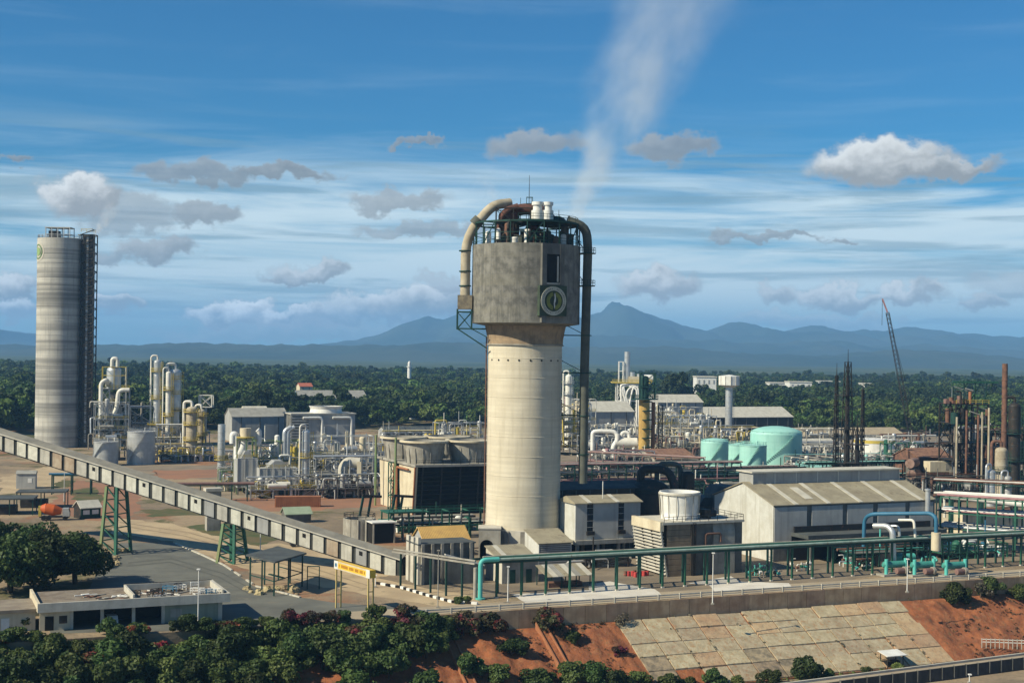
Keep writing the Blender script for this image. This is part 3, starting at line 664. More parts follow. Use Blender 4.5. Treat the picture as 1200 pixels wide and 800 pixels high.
# big shed on the right
def big_shed():
    C = P(906, 662, 300); C.z = 0
    t = gable_shed('process_shed', 'large grey clad shed with tan corrugated roof and ridge monitor', 'shed', C, 43, 24, 11.9, 15.7, 'concrete_dark', 'clad_white', 'roof_tan', 12)
    xs = [0, 8.9, 18.2, 26.4, 35.2, 43]
    for a, b in zip(xs[:-1], xs[1:]):
        MB().box(a+(.06 if a == 0 else .75), b-.55, -.22, -.03, 4.2, 11.6).build('wall_panel', 'clad_blue', t)
    MB().box(0, 4.2, -.30, -.24, 3.9, 4.3).build('sill_strip', 'cream', t)
    for x in (5, 13.5, 22, 30.4, 38.6):
        MB().prismx([(-.36, 12.08), (11.9, 15.99), (11.9, 16.06), (-.36, 12.16)], x, x+1.1).build('skylight_strip', 'roof_light', t)
    MB().prismx([(2.2, 12.9), (8.2, 14.82), (8.2, 14.88), (2.2, 12.97)], 9.6, 11.6).build('skylight_strip', 'roof_light', t)
    mo = MB().box(1.5, 41.5, 10.6, 16, 15.3, 18.0).build('ridge_monitor', 'clad_grey', t)
    MB().box(1.0, 42, 10.1, 16.5, 18.0, 18.3).build('monitor_roof', 'roof_light', mo)
    for i in range(8): MB().box(1.5+i*5.7, 1.7+i*5.7, 10.5, 10.59, 15.5, 17.9).build('mullion', 'clad_white', mo)
    an = MB().box(4.3, 41, -6.5, -.3, 5.4, 6.2).build('canopy', 'roof_dark', t)
    MB().box(4.4, 40.8, -.36, -.3, 0, 5.4).build('canopy_shade', 'dark', an)  # black sheet stands in for the shade below the canopy
    MB().box(4.4, 40.8, -1.3, -1.0, 6.2, 7.5).build('pipe_shelf', 'black_steel', an)
    for i in range(7): MB().box(5+i*5.6, 5.4+i*5.6, -6.3, -5.9, 0, 5.4).build('post', 'concrete_dark', an)
    MB().cyl((40.2,-1,9.3), (40.2,-1,14.2), .55, n=14).cyl((40.2,-1,14.2), (40.2,-1,14.6), .7, n=14).build('vent_pipe', 'silver', t)
    # hopper-like grey annexes behind the gable
    for px0, px1, y0, d, lab in ((848, 878, 571, 330, 'tall dark grey block close behind the white gable of the shed'), (818, 850, 583, 334, 'lower dark grey block left of the shed gable')):
        a = P(px0, 650, d); a.z = 0; w = (px1-px0)*d/F/.92; h = P(px0, y0, d).z
        b = thing('grey_block', lab, 'building', a, TH)
        MB().box(0, w, 0, 9, 0, h-2).build('wall', 'concrete_dark', b)
        MB().prism([(0,h-2),(w,h-2),(w*.8,h),(w*.2,h)], -.1, 9.1).build('roof', 'roof_dark', b)
        MB().box(w*.5-.15, w*.5+.15, -.14, -.02, 0, h-2.1).build('downpipe', 'black_steel', b)
big_shed()

# raised compressor house right of the tower
def compressor_house():
    C = P(674, 640, 297); C.z = 0; L = 15.6; D = 7.5
    t = thing('compressor_house', 'raised pale grey house with two dark window strips right of the tower', 'building', C, TH)
    z0 = 4.4; ze = P(674, 590, 297).z; zr = ze + 1.2
    MB().box(0, L, .12, D, z0, ze).build('wall', 'clad_white', t)
    for a, b in ((.05, 2.7), (4.2, 10.2), (11.6, L-.05)): MB().box(a, b, 0, .1, z0+.1, ze-.05).build('wall_panel', 'clad_blue', t)
    for a, b in ((2.75, 4.15), (10.25, 11.55)):
        w = MB().box(a, b, .04, .1, z0+1.8, ze-.1).build('window', 'glass_dark', t)
        for k in range(4): MB().box(a, b, -.02, .03, z0+2.6+k*1.35, z0+2.68+k*1.35).build('glazing_bar', 'clad_blue', w)
        MB().box(a-.2, b+.2, -.5, .1, z0+1.0, z0+1.8).build('vent_box', 'black_steel', w)
    MB().prismx([(-.4,ze+.1),(D*.55,zr+.1),(D+.4,ze+.1),(D+.4,ze-.1),(-.4,ze-.1)], -.4, L+.4).build('roof', 'roof_tan', t)
    for x in (2.7, 9.4): MB().prismx([(-.42,ze+.13),(D*.55,zr+.13),(D*.55,zr+.17),(-.42,ze+.17)], x, x+1.0).build('skylight_strip', 'roof_light', t)
    MB().cyl((7.4, 2, ze+.6), (7.4, 2, ze+4.4), .09, n=6).build('mast', 'white', t)
    MB().box(-.3, L+.3, -.9, D, z0-.9, z0).build('floor_slab', 'concrete', t)
    for x in (.4, 5.2, 10.2, L-.4):
        for y in (-.2, D-.6): MB().box(x-.3, x+.3, y-.3, y+.3, 0, z0-.9).build('pillar', 'concrete', t)
    MB().box(.5, L-.5, D-.3, D-.1, 0, z0-.9).build('undercroft_shade', 'dark', t)  # black sheet stands in for the shade beneath the raised floor
    for i in range(5):
        MB().cyl((1.5+i*2.9, 2.5, .4), (3.3+i*2.9, 2.5, .4), .8, n=12).build('machine', 'black_steel', t)
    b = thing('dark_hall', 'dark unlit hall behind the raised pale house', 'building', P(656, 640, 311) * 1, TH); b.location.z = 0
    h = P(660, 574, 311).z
    MB().box(0, 21, 0, 10, 0, h).build('wall', 'black_steel', b); MB().prismx([(-.3,h),(5,h+1.4),(10.3,h)], -.3, 21.3).build('roof', 'roof_dark', b)  # hall lies in shadow: near-black put into the wall colour
    for i in range(6): MB().box(.3+i*3.4, .55+i*3.4, -.12, -.02, 0, h-.2).build('rib', 'concrete_dark', b)
compressor_house()

# small cooling tower with slatted end
def small_cooling_tower():
    C = G(777, 676); h = 11.4; L = 18.5; D = 11.5
    t = thing('cooling_tower', 'small brick cooling tower with slatted black end and one white fan stack', 'cooling tower', C, TH)
    bk = mat('brown_brick', (.25,.19,.125), (.18,.135,.09), .5, .95, streak=.4, bump=.08, bscale=5)
    for i in range(9):                       # courses of the side wall
        z = i*1.15; MB().box(.9, 6.4, 0, .4, z+.03, z+1.12).build('wall_course', bk, t)
    MB().box(6.4, L, .5, .9, 0, 10.3).build('wall', 'concrete_dark', t)
    MB().prismx([(-.0,0),(.5,0),(.5,10.3),(-.0,8.5)], 11.5, L-2).build('wall_panel', 'concrete', t)
    MB().box(6.2, 7.3, -.3, .5, 0, 10.3).build('pier', 'black_steel', t)
    MB().box(.9, L, D-.4, D, 0, 10.3).build('wall', 'concrete', t); MB().box(L-.4, L, .9, D-.4, 0, 10.3).build('wall', 'concrete', t)
    MB().box(2.2, 2.4, .4, D-.4, 0, 10.3).build('dark_fill', 'dark', t)
    MB().box(-.4, L, -.3, D+.3, 10.3, 10.75).build('deck', 'concrete_light', t)
    MB().box(-.9, -.1, -.2, D+.2, 9.0, 10.9).build('head_beam', 'cream', t)
    for k in range(13):                      # slanted slats of the end
        z = .5 + k*.66; x = .75 - z*.14
        MB().add([(x-.35,0,z),(x-.35,D,z),(x+.35,D,z+.28),(x+.35,0,z+.28),(x-.35,0,z-.1),(x-.35,D,z-.1),(x+.35,D,z+.18),(x+.35,0,z+.18)],
                 [(0,3,2,1),(4,5,6,7),(0,1,5,4),(1,2,6,5),(2,3,7,6),(3,0,4,7)]).build('slat', 'concrete_light', t)
    for y in (0, D*.33, D*.66, D-.25): MB().beam((.9,y+.1,0), (-.6,y+.1,9.1), .3).build('slat_post', 'concrete_light' if y in (0, D-.25) else 'black_steel', t)
    fs = MB().lathe([(3.75,10.7),(3.6,12),(3.7,13.6),(4.05,15.8),(4.15,16.2),(3.9,16.2),(3.5,13),(3.6,10.7)], 36, (6.8, 5.6, 0)).build('fan_stack', 'white', t)
    MB().lathe([(4.05,15.6),(4.3,15.65),(4.3,15.95),(4.1,16.0)], 36, (6.8, 5.6, 0)).build('rim', 'concrete_light', fs)
    for k in range(14):
        a = 2*math.pi*k/14; MB().beam((6.8+3.78*math.cos(a), 5.6+3.78*math.sin(a), 10.75), (6.8+4.15*math.cos(a), 5.6+4.15*math.sin(a), 15.7), .12).build('rib', 'concrete_light', fs)
    MB().rail([(0,-.2,10.75),(L-.2,-.2,10.75),(L-.2,D,10.75)], 1.1, .08, 2).build('handrail', 'black_steel', t)
    m = MB(); m.box(11.2, 12.6, 3, 5, 10.75, 12.6).cyl((12.8,4,11.7), (14.2,4,11.7), .7, n=10); m.build('fan_motor', 'black_steel', t)
    MB().ladder(6.8, -.45, 0, 10.5, .6, .1, .7).build('ladder', 'black_steel', t)
    MB().tube([(9.5,-.2,0),(9.5,-.2,8.2),(13,-.2,8.2),(13,-.2,6.5)], .22, 8).build('water_pipe', 'rust', t)
small_cooling_tower()

# two-cell cooling tower left of the concrete tower
def large_cooling_tower():
    C = G(489, 604); L = 40; h = P(489, 547, C.y).z; D = 14
    for row in (0, 1):
        y0 = row*17.2
        t = thing('cooling_tower', ('large cooling tower with black open face, cream end wall and pale flared fan stacks', 'rear cooling tower with cream end wall behind the black faced one')[row], 'cooling tower', C + EV*y0, TH)
        prof = [(1.6,0),(D-1.6,0),(D,h),(0,h)]
        MB().prismx(prof, -.5, 0).build('end_wall', 'cream', t)
        MB().prismx([(1.5,0),(2.0,0),(.4,h),(-.1,h)], -.9, -.5).build('end_rib', 'orange_dull', t)
        MB().prismx([(2.6,0),(D-2.6,0),(D-1,h),(1,h)], .01, L).build('body', 'dark', t)  # near-black body stands in for the shadowed interior behind the louvres
        for k in range(10):
            z = .6 + k*(h-1)/10; y = 1.6 - 1.6*z/h
            MB().box(.1, L-.3, y+.05, y+.75, z, z+.10).build('louvre', 'black_steel', t)
        for k in range(8): MB().beam((1.5+k*5.4, 1.7, 0), (1.5+k*5.4, .1, h-.1), .35).build('face_post', 'black_steel', t)
        MB().box(-1.0, L+.6, -.8, D+.8, h, h+.6).build('deck', 'concrete', t)
        MB().rail([(-.8,-.7,h+.6),(L,-.7,h+.6)], 1.2, .1, 2.4).build('handrail', 'black_steel', t)
        for cx in ((4.2, 17.4, 30.6) if row == 0 else (4.2, 17.4)):
            fs = MB().lathe([(4.9,h+.6),(5.0,h+2),(5.5,h+4.6),(5.9,h+6.2),(5.9,h+6.6),(5.5,h+6.6),(5.0,h+4),(4.6,h+.6)], 40, (cx, 7, 0)).build('fan_stack', 'concrete', t)  # the stacks' shadow is put into this greyer concrete tone
            MB().lathe([(5.85,h+6.1),(6.7,h+6.2),(6.7,h+6.65),(5.7,h+6.7)], 40, (cx, 7, 0)).build('rim', 'cream', fs)
            for k in range(16):
                a = 2*math.pi*k/16; MB().beam((cx+5.0*math.cos(a), 7+5.0*math.sin(a), h+.6), (cx+5.55*math.cos(a), 7+5.55*math.sin(a), h+4.7), .16).build('rib', 'concrete', fs)
            MB().cyl((cx,7,h+1), (cx,7,h+5.6), 1.2, n=10).build('fan_hub', 'black_steel', fs)
        if row == 0:
            MB().frame(-2.6, -.2, D+.6, D+2.8, [4, 8, h], 2, 2, .25, True).build('stair_frame', 'green_steel', t)
            for y, x in ((D+.4,-1.4), (D+13,-3)): MB().cyl((x,y,0), (x,y,h+7), .32, n=10).build('riser_pipe', 'green_pale', t)
            MB().tube([(-1.3,D-.4,0),(-1.3,D-.4,h-1),(-1.3,4,h-1)], .3, 8).build('water_pipe', 'orange_dull', t)
    q = thing('pipe_rack', 'bright green pipe rack with many small pipes before the black cooling tower face', 'pipe rack', loc2w(*w2loc(G(455, 634))), TH); q.location.z = 0
    MB().frame(0, 30, 0, 5, [3.2, 6.4], 7, 2, .3).build('frame', 'green_steel', q)
    MB().box(-.3, 9, -.4, 5.4, 6.5, 6.7).build('platform', 'green_steel', q)
    MB().rail([(0,-.3,6.7),(30,-.3,6.7)], 1.1, .1, 2).build('handrail', 'green_steel', q)
    for i in range(9): MB().cyl((-.5, .5+i*.5, 3.5 + (i % 2)*.1), (30.5, .5+i*.5, 3.5 + (i % 2)*.1), .18, n=8).build('pipe', ('black_steel','green_dark','concrete','white_pipe','brown_pipe')[i % 5], q)
    for i in range(12): MB().cyl((1.3+i*2.4, .3, 0), (1.3+i*2.4, .3, 3+rnd.random()*5), .2, n=8).build('riser', ('green_dark','concrete','green_steel')[i % 3], q)
    for px, py, lab in ((418, 590, 'dark green davit arm standing by the round concrete pit'), (455, 590, 'dark green davit arm near the bright green rack')):
        a = G(px, 622); d = thing('davit', lab, 'davit', (a.x, a.y, 0), TH)
        MB().beam((0,0,0), (1.6,0,8.5), .5).build('leg', 'green_dark', d); MB().beam((2.2,0,0), (3.6,0,8.5), .5).build('leg', 'green_dark', d); MB().beam((1.3,0,8.6), (6.2,0,8.2), .6).build('arm', 'black_steel', d)
large_cooling_tower()

# huts round the foot of the tower
def foot_huts():
    C = G(631, 666)
    t = thing('louvre_house', 'pale hut with sloping roof and slatted front at the tower foot', 'hut', C, TH); L, D = 7.4, 7; z1, z2 = 5.0, 6.9
    MB().prismx([(0,0),(D,0),(D,z2),(0,z1)], 0, .15).build('side_wall', 'clad_white', t); MB().prismx([(0,0),(D,0),(D,z2),(0,z1)], L-.15, L).build('side_wall', 'clad_white', t)
    MB().box(.15, L-.15, .3, .45, 0, z1).build('front_wall', 'concrete_dark', t)
    for k in range(12): MB().box(.15, L-.15, .02, .3, .4+k*.38, .62+k*.38).build('louvre_slat', 'clad_grey', t)
    MB().prismx([(-.3,z1),(D+.2,z2+.1),(D+.2,z2+.25),(-.3,z1+.15)], -.3, L+.3).build('roof', 'roof_tan', t)
    C = G(588, 684)
    t = thing('annex_hut', 'cream hut with tan lean-to roof in front of the tower arch', 'hut', C, TH); L, D = 7.6, 8; z1, z2 = 4.0, 6.0
    MB().prismx([(0,0),(D,0),(D,z2),(0,z1)], 0, .15).build('side_wall', 'concrete_light', t); MB().prismx([(0,0),(D,0),(D,z2),(0,z1)], L-.15, L).build('side_wall', 'concrete_light', t)
    MB().box(.15, L-.15, 0, .15, 0, z1).build('front_wall', 'concrete', t)
    for a in (1.6, 5.0): MB().box(a, a+1.2, -.06, -.01, 0, 2.6).build('door', 'green_dark', t)
    MB().prismx([(-.3,z1),(D+.2,z2+.1),(D+.2,z2+.25),(-.3,z1+.15)], -.3, L+.3).build('roof', 'roof_tan', t)
    MB().prismx([(-.32,z1+.17),(D,z2+.24),(D,z2+.28),(-.32,z1+.21)], 1.2, 2.2).build('skylight_strip', 'roof_light', t)
    C = G(640, 690)
    t = thing('lean_to_shelter', 'low open shelter with streaky corrugated roof on posts before the tower', 'shelter', C, TH); L, D = 9.5, 5.0
    for i in range(8): MB().prismx([(-.3,2.2),(D,3.7),(D,3.78),(-.3,2.28)], i*1.2, i*1.2+1.18).build('roof_sheet', ('roof_tan','roof_light','roof_grey')[i % 3], t)
    for x in (.3, 3.3, 6.3, L-.3):
        for y, z in ((.2, 2.2), (D-.2, 3.6)): MB().beam((x,y,0), (x,y,z), .16).build('post', 'green_dark', t)
    MB().box(1, 8, 1, 3, 0, .9).build('stored_pipes', 'rust', t)
    C = G(491, 685); h = 8.6
    t = thing('transfer_house', 'ribbed grey concrete house where the inclined conveyor ends', 'building', C, TH)
    MB().box(.3, 11.2, .2, 6.8, 0, h-1.2).build('wall', 'concrete_dark', t)  # shaded front: its darkness is put into the wall colour
    for y in (.1, 2.7, 5.4): MB().box(-.25, .3, y, y+1.5, 0, h + (.3 if y < 1 else 0)).build('rib', 'concrete_light', t)  # sunlit side: ribs lightened by colour against those of the front
    MB().box(.02, .3, .5, 6.6, 0, h-.8).build('end_wall', 'concrete', t)
    for i in range(6): MB().box(.35+i*1.95, .9+i*1.95, -.35, .2, 0, h-1.0).build('rib', 'concrete', t)
    MB().box(-.3, 11.4, -.1, 7, h-1.2, h-.95).build('roof', 'roof_dark', t)
    C = P(497, 650, 279); C.z = 0
    t = gable_shed('yellow_roof_hut', 'small hut with bright ochre gable roof behind the conveyor house', 'hut', C, 9.5, 6.5, 6.1, 8.4, 'clad_white', 'clad_grey', 'roof_yellow')
    C = G(528, 688); t = thing('concrete_wall', 'grey concrete screen wall with white sloped coping left of the teal pipe', 'wall', C, TH)
    MB().prism([(0,0),(8,0),(8,3.2),(0,5.6)], 3, 3.3).build('wall', 'concrete_dark', t); MB().prism([(0,5.6),(8,3.2),(8,3.45),(0,5.85)], 2.9, 3.4).build('coping', 'white', t)
foot_huts()

# pipe bridge along the road
def pipe_bridge():
    a = w2loc(G(556, 702)); t = thing('pipe_bridge', 'long green pipe bridge on posts carrying pale teal pipes along the road', 'pipe rack', loc2w(a[0], a[1]), TH)
    Lh, z = 150.0, 6.2
    mat('green_post', (.022,.10,.058), (.014,.07,.042), .6, .6, rust=.1)
    n = 31
    pm = MB().beam((0,0,0),(0,0,z),.34).mesh('post'); pm.materials.append(M['green_dark'])
    pm2 = MB().beam((0,0,0),(0,0,z),.34).mesh('post'); pm2.materials.append(MATS['green_post'])
    for i in range(n):
        for y, q in ((0, pm2), (4.6, pm)):
            o = bpy.data.objects.new('post', q); sc.collection.objects.link(o); o.parent = t; o.location = (4.2 + i*4.85 + (2.2 if y else 0), y, 0)
        MB().beam((4.2+i*4.85, 0, z-.2), (6.4+i*4.85, 4.6, z-.2), .22).build('cross_beam', 'green_dark', t)
        MB().box(3.9+i*4.85, 4.5+i*4.85, -.3, .3, 0, .25).build('footing', 'concrete_light', t)
    for y in (0, 4.6): MB().box(1.5, Lh, y-.16, y+.16, z, z+.42).build('girder', 'green_dark', t)
    MB().tube([(1.0,-.2,0), (1.0,-.2,z+.72), (Lh,-.2,z+.72)], .24, 12, 1.0).build('pipe', mat('pipe_pale_teal', (.30,.40,.34), (.22,.30,.25), .5, .65, streak=.3, rust=.12), t)
    MB().cyl((1.8,.5,z+.66), (Lh,.5,z+.66), .2, n=10).build('pipe', mat('pipe_green', (.16,.24,.19), (.13,.19,.15), .3, .5), t)
    el = MB().tube([(1.0,-.2,0), (1.0,-.2,z+.75), (4.5,-.2,z+.75)], .42, 14, 1.0).build('riser', 'teal', t)
    MB().cyl((1.0,-.2,0), (1.0,-.2,.3), .9, n=14).build('flange', 'teal', el)
    MB().cyl((.2,.2,0), (.2,.2,5.6), .36, n=12).build('riser', 'concrete', t)
    for i in range(3): MB().cyl((3, 1.6+i, z+.68), (Lh, 1.6+i, z+.68), .18, n=8).build('pipe', ('green_dark','green_steel','concrete')[i], t)
    # row of shorter posts leading back from the bend
    b = thing('pipe_bridge', 'short dark green pipe stand leading back from the teal bend', 'pipe rack', loc2w(a[0], a[1]), TH)
    for i in range(5): MB().beam((-2-i*1.5, 1+i*4, 0), (-2-i*1.5, 1+i*4, 6.2), .32).build('post', 'green_dark', b)
    MB().beam((0,0,6.3), (-9,19,6.3), .3).build('girder', 'concrete', b)
    MB().cyl((.3,.5,6.7), (-8.7,19,6.7), .2, n=8).build('pipe', 'concrete', b)
pipe_bridge()

# black domed vessel and its ducts behind the fan stack
def black_vessel():
    C = P(760, 640, 322); C.z = 0
    t = thing('domed_vessel', 'big black domed vessel with arched ducts behind the white fan stack', 'vessel', C)
    h = P(760, 578, 322).z
    MB().cyl((0,0,0), (0,0,h), 5.0, n=32).dome(5.0, 3.4, (0,0,h), 32).build('shell', 'black_steel', t)
    MB().tube([(-2,0,h+2.6),(-2,0,h+5.6),(4.2,-1,h+5.6),(5.6,-2,h+2),(5.6,-2,0)], .95, 14, 2.6).build('duct', 'black_steel', t)
    MB().tube([(2,3,h+2),(2,3,h+6.6),(7.5,3,h+6.6),(7.5,3,0)], .6, 12, 1.8).build('duct', 'duct_grey', t)
    MB().cyl((9,1,0), (9,1,h+4.4), 1.5, n=16).dome(1.5, .8, (9,1,h+4.4), 16).build('side_drum', 'black_steel', t)
    MB().rail([(5.1*math.cos(k*.52), 5.1*math.sin(k*.52), h) for k in range(12)], 1.1, .09, 3, True).build('handrail', 'green_dark', t)
    MB().ladder(3.4, -3.9, 0, h, .6, .1, .8).build('ladder', 'green_dark', t)
black_vessel()
# ================================================================== helpers for plant
def at(px, d): p = P(px, HY, d); return Vector((p.x, d, 0))
def hz(px, py, d): return P(px, py, d).z
# ------------------------------------------------------------------ grey silo tower far left
def silo():
    d = 612; c = at(69.5, d); t = thing('silo_tower', 'tall striped grey concrete silo tower with a dark stair shaft', 'tower', c)
    r = 9.7; h = hz(73, 280, d)
    MB().lathe([(r,0),(r,h),(r-.5,h),(r-.5,h-.8),(.01,h-.8)], 56).build('shaft', 'silo_concrete', t)
    for k in range(14): MB().lathe([(r,5+k*6.2),(r+.06,5.05+k*6.2),(r+.06,5.3+k*6.2),(r,5.35+k*6.2)], 56).build('joint_ring', 'silo_concrete', t)
    # stair shaft
    x0 = r+.4; zt = hz(104, 273, d); fr = MB().frame(x0, x0+5.6, -4.2, .8, [k*4.0+4 for k in range(int(zt/4))], 2, 2, .4, True); fr.build('stair_frame', 'black_steel', t)
    sh = MB().box(x0+.5, x0+4.9, -3.4, -.2, 0, zt-1).build('lift_shaft', mat('shaft_dark', (.075,.072,.065), (.05,.048,.044), .5, .95, streak=.4), t)
    MB().box(x0+2.2, x0+3.1, -3.7, -3.41, 2, zt-2).build('cable_tray', 'silver_dull', t)
    for k in range(int(zt/4)):
        z = 4 + k*4
        MB().beam((x0, -4.4, z), (x0+5.6, -4.4, z+2), .5, .3).build('stair_flight', 'black_steel', t)
        MB().box(x0-.4, x0+5, -4.6, -4.0, z-.1, z+.15).build('landing', 'black_steel', t)
        MB().box(r-1.5, x0+.2, -2.6, -1.2, z-.2, z+.2).build('tie', 'concrete', t)
    MB().rail([(x0,-4.3,zt),(x0+4.8,-4.3,zt),(x0+4.8,.4,zt)], 1.4, .16, 2).build('handrail', 'yellow', t)
    hb = MB().frame(-5.6, 4.8, -3, 3, [2.6+h-.8, h+4.6], 5, 2, .3, False, h-.8).build('head_frame', 'silver_dull', t)
    MB().box(-4.6, -.8, -2.4, 2.4, h-.4, h+3.4).build('machine_house', 'black_steel', t)
    MB().box(-6, 5, -3.2, 3.2, h+4.6, h+4.9).build('head_roof', 'concrete_light', t)
    MB().rail([((r-.3)*math.cos(k*math.pi/10), (r-.3)*math.sin(k*math.pi/10), h) for k in range(20)], 1.3, .14, 3, True).build('handrail', 'silver_dull', t)
    # emblem round the left side
    A = R(-90 - 52); nm = Vector((math.cos(A), math.sin(A), 0)); tn = Vector((-nm.y, nm.x, 0)); cz = hz(47, 296, d)
    def dsc(r0, r1, off):
        n = 36; vs = []
        for q in (r0, r1):
            for k in range(n):
                a = 2*math.pi*k/n; s = q*math.cos(a); ang = A + s/r
                vs.append((math.cos(ang)*(r+off), math.sin(ang)*(r+off), cz + q*math.sin(a)))
        return MB().add(vs, [(k, (k+1) % n, n+(k+1) % n, n+k) for k in range(n)])
    em = dsc(.01, 4.3, .12).build('emblem_board', 'concrete_light', t)
    dsc(2.7, 3.3, .2).build('ring', mat('emblem_ring', (.12,.2,.08), (.1,.17,.07), 1), em); dsc(.01, 1.9, .2).build('leaf', mat('emblem_pale', (.25,.36,.14), (.2,.3,.12), 1), em)
silo()

# ------------------------------------------------------------------ inclined conveyor gallery
def conveyor():
    e0 = Vector((-21.2, 276.5, 0)); dv = Vector((-63.5, 23, 0)).normalized(); rz = math.atan2(dv.y, dv.x); k = .222
    t = thing('conveyor_gallery', 'long inclined grey conveyor gallery climbing from the transfer house to the left', 'conveyor', e0, rz)
    def zb(x): return -.2 + k*x
    sp = 3.15; Lh = 37*sp; H_ = 3.5
    def slab(mb, x0, x1, y0, y1, d0, d1):
        vs = [(x, y, zb(x)+d) for x in (x0, x1) for y, d in ((y0,d0),(y1,d0),(y1,d1),(y0,d1))]
        return mb.add(vs, [(0,1,2,3),(7,6,5,4),(0,4,5,1),(1,5,6,2),(2,6,7,3),(3,7,4,0)])
    pmat = mat('gallery_panel', (.54,.52,.44), (.40,.385,.325), .5, .85, rnd_v=.2, streak=.4, streak_c=(.16,.15,.12))
    for i in range(37):
        x0 = i*sp
        drop = -1.4 if i < 1 else 0.0
        q_ = rnd.random(); sag = rnd.uniform(-.05, .05)
        p = slab(MB(), x0+.40+rnd.uniform(-.08,.08), x0+sp-.40+rnd.uniform(-.08,.08), 1.72, 1.95 + rnd.uniform(-.04,.06), .1+drop+sag, H_).build('side_panel', pmat if q_ < .86 else (M['clad_grey'] if q_ < .94 else mat('gallery_rusty', (.40,.33,.24), (.30,.22,.15), .6, .85, streak=.4)), t)
        if i % 4 == 2:
            wn = slab(MB(), x0+1.25, x0+1.95, 1.95, 2.0, 1.9, 2.7).build('window', 'dark', p)
        slab(MB(), x0-.40, x0+.40, 1.5, 1.7, 0, H_).build('gap_strip', mat('gap_strip', (.05,.052,.045), (.035,.037,.032), .6), t)
        slab(MB(), x0+.33, x0+sp-.33, -1.95, -1.72, .1, H_).build('side_panel', pmat, t)
    slab(MB(), -1, Lh, -1.7, 1.5, -.25, .05).build('floor', 'concrete_dark', t)
    slab(MB(), -1, Lh, -1.6, 1.4, .1, H_-.05).build('interior_shade', 'dark', t)  # black core painted in for the unlit inside of the gallery
    rf = MB(); vs = [(x, y, zb(x)+d) for x in (-1, Lh) for y, d in ((-2.3,H_+.02),(0,H_+.75),(2.3,H_+.02),(2.3,H_+.14),(0,H_+.9),(-2.3,H_+.14))]
    rf.add(vs, [(0,1,2,3,4,5),(11,10,9,8,7,6)] + [(i, 6+i, 6+(i+1) % 6, (i+1) % 6) for i in range(6)]); rf.build('roof', mat('gallery_roof', (.24,.225,.185), (.17,.16,.135), .25, .85, streak=.2), t)
    slab(MB(), -1, Lh, 2.3, 2.42, H_-.05, H_+.18).build('gutter', 'concrete_light', t)
    for x, lab in ((66.5, 'tall'), (38.0, 'short')):
        z = zb(x) - .3; tr = MB()
        q = thing('conveyor_trestle', f'{"tall" if x > 50 else "shorter"} pale green steel trestle carrying the inclined conveyor ' + ('near the big tree' if x > 50 else 'beside the dirt track'), 'trestle', e0 + dv*x, rz, 'trestles under the conveyor')
        for sx in (-1.3, 1.3):
            for sy in (-1, 1):
                MB().beam((sx*1.5, sy*2.7, 0), (sx, sy*1.6, z), .55).build('leg', 'green_pale' if sy > 0 and sx > 0 else 'green_steel', q)
        n = 5
        for j in range(n):
            f0, f1 = j/n, (j+1)/n
            def c(sx, sy, f): return (sx*1.3*(1.5-.5*f), sy*(2.7-1.1*f), z*f)
            for sx in (-1, 1):
                MB().beam(c(sx,-1,f0), c(sx,1,f1), .2).build('brace', 'green_steel', q); MB().beam(c(sx,-1,f1), c(sx,1,f1), .22).build('brace', 'green_steel', q)
            MB().beam(c(-1,1,f0), c(1,1,f1), .2).build('brace', 'green_steel', q)
    px = thing('concrete_pier', 'square grey concrete pier standing behind the conveyor on the grass', 'pier', G(249, 621), TH)
    MB().box(-1.6, 1.6, -1.2, 1.2, 0, 9.5).build('shaft', 'concrete', px); MB().box(-2, 2, -1.6, 1.6, 9.5, 10.2).build('cap', 'concrete_light', px)
    MB().box(1.62, 1.8, -1.0, 1.0, 0, 9.3).build('side_recess', 'concrete_dark', px)
conveyor()

# ------------------------------------------------------------------ generators
def tank(label, px, d, r, ztop, m, roof='cone', rail='silver_dull', group=None, name='storage_tank', cat='tank', band=None, ladder=True):
    t = thing(name, label, cat, at(px, d), R(rnd.uniform(-20, 20)), group)
    MB().lathe([(r,0),(r,ztop)], 40).build('shell', m, t)
    if roof == 'dome': MB().dome(r+.02, r*.3, (0,0,ztop), 40, 6).build('roof', m, t)
    elif roof == 'cone': MB().lathe([(r+.1,ztop-.1),(r+.1,ztop+.05),(.01,ztop+r*.16)], 40).build('roof', m, t)
    else: MB().lathe([(r,ztop),(r+.15,ztop),(r+.15,ztop-.3),(r,ztop-.3)], 40).lathe([(r,ztop-.05),(.01,ztop+.3)], 40).build('roof', m, t)
    for k in range(1, 5): MB().lathe([(r,ztop*k/5),(r+.04,ztop*k/5+.02),(r+.04,ztop*k/5+.14),(r,ztop*k/5+.16)], 40).build('seam', m, t)
    MB().rail([(r*.97*math.cos(a), r*.97*math.sin(a), ztop) for a in [k*math.pi/9 for k in range(18)]], 1.1, .09, 3, True).build('handrail', rail, t)
    if ladder:
        st = MB()
        for k in range(24):
            a = R(-150 + k*3.4); z = ztop*k/24; st.box(math.cos(a)*(r+.5)-.35, math.cos(a)*(r+.5)+.35, math.sin(a)*(r+.5)-.35, math.sin(a)*(r+.5)+.35, z, z+.15)
        st.build('stair', rail, t)
    if band: MB().lathe([(r+.03,ztop-1.6),(r+.1,ztop-1.6),(r+.1,ztop),(r+.03,ztop)], 40).build('band', band, t)
    MB().cyl((r*.3,-r*.2,ztop+.1), (r*.3,-r*.2,ztop+1.4), .35, n=8).build('vent', m, t)
    return t

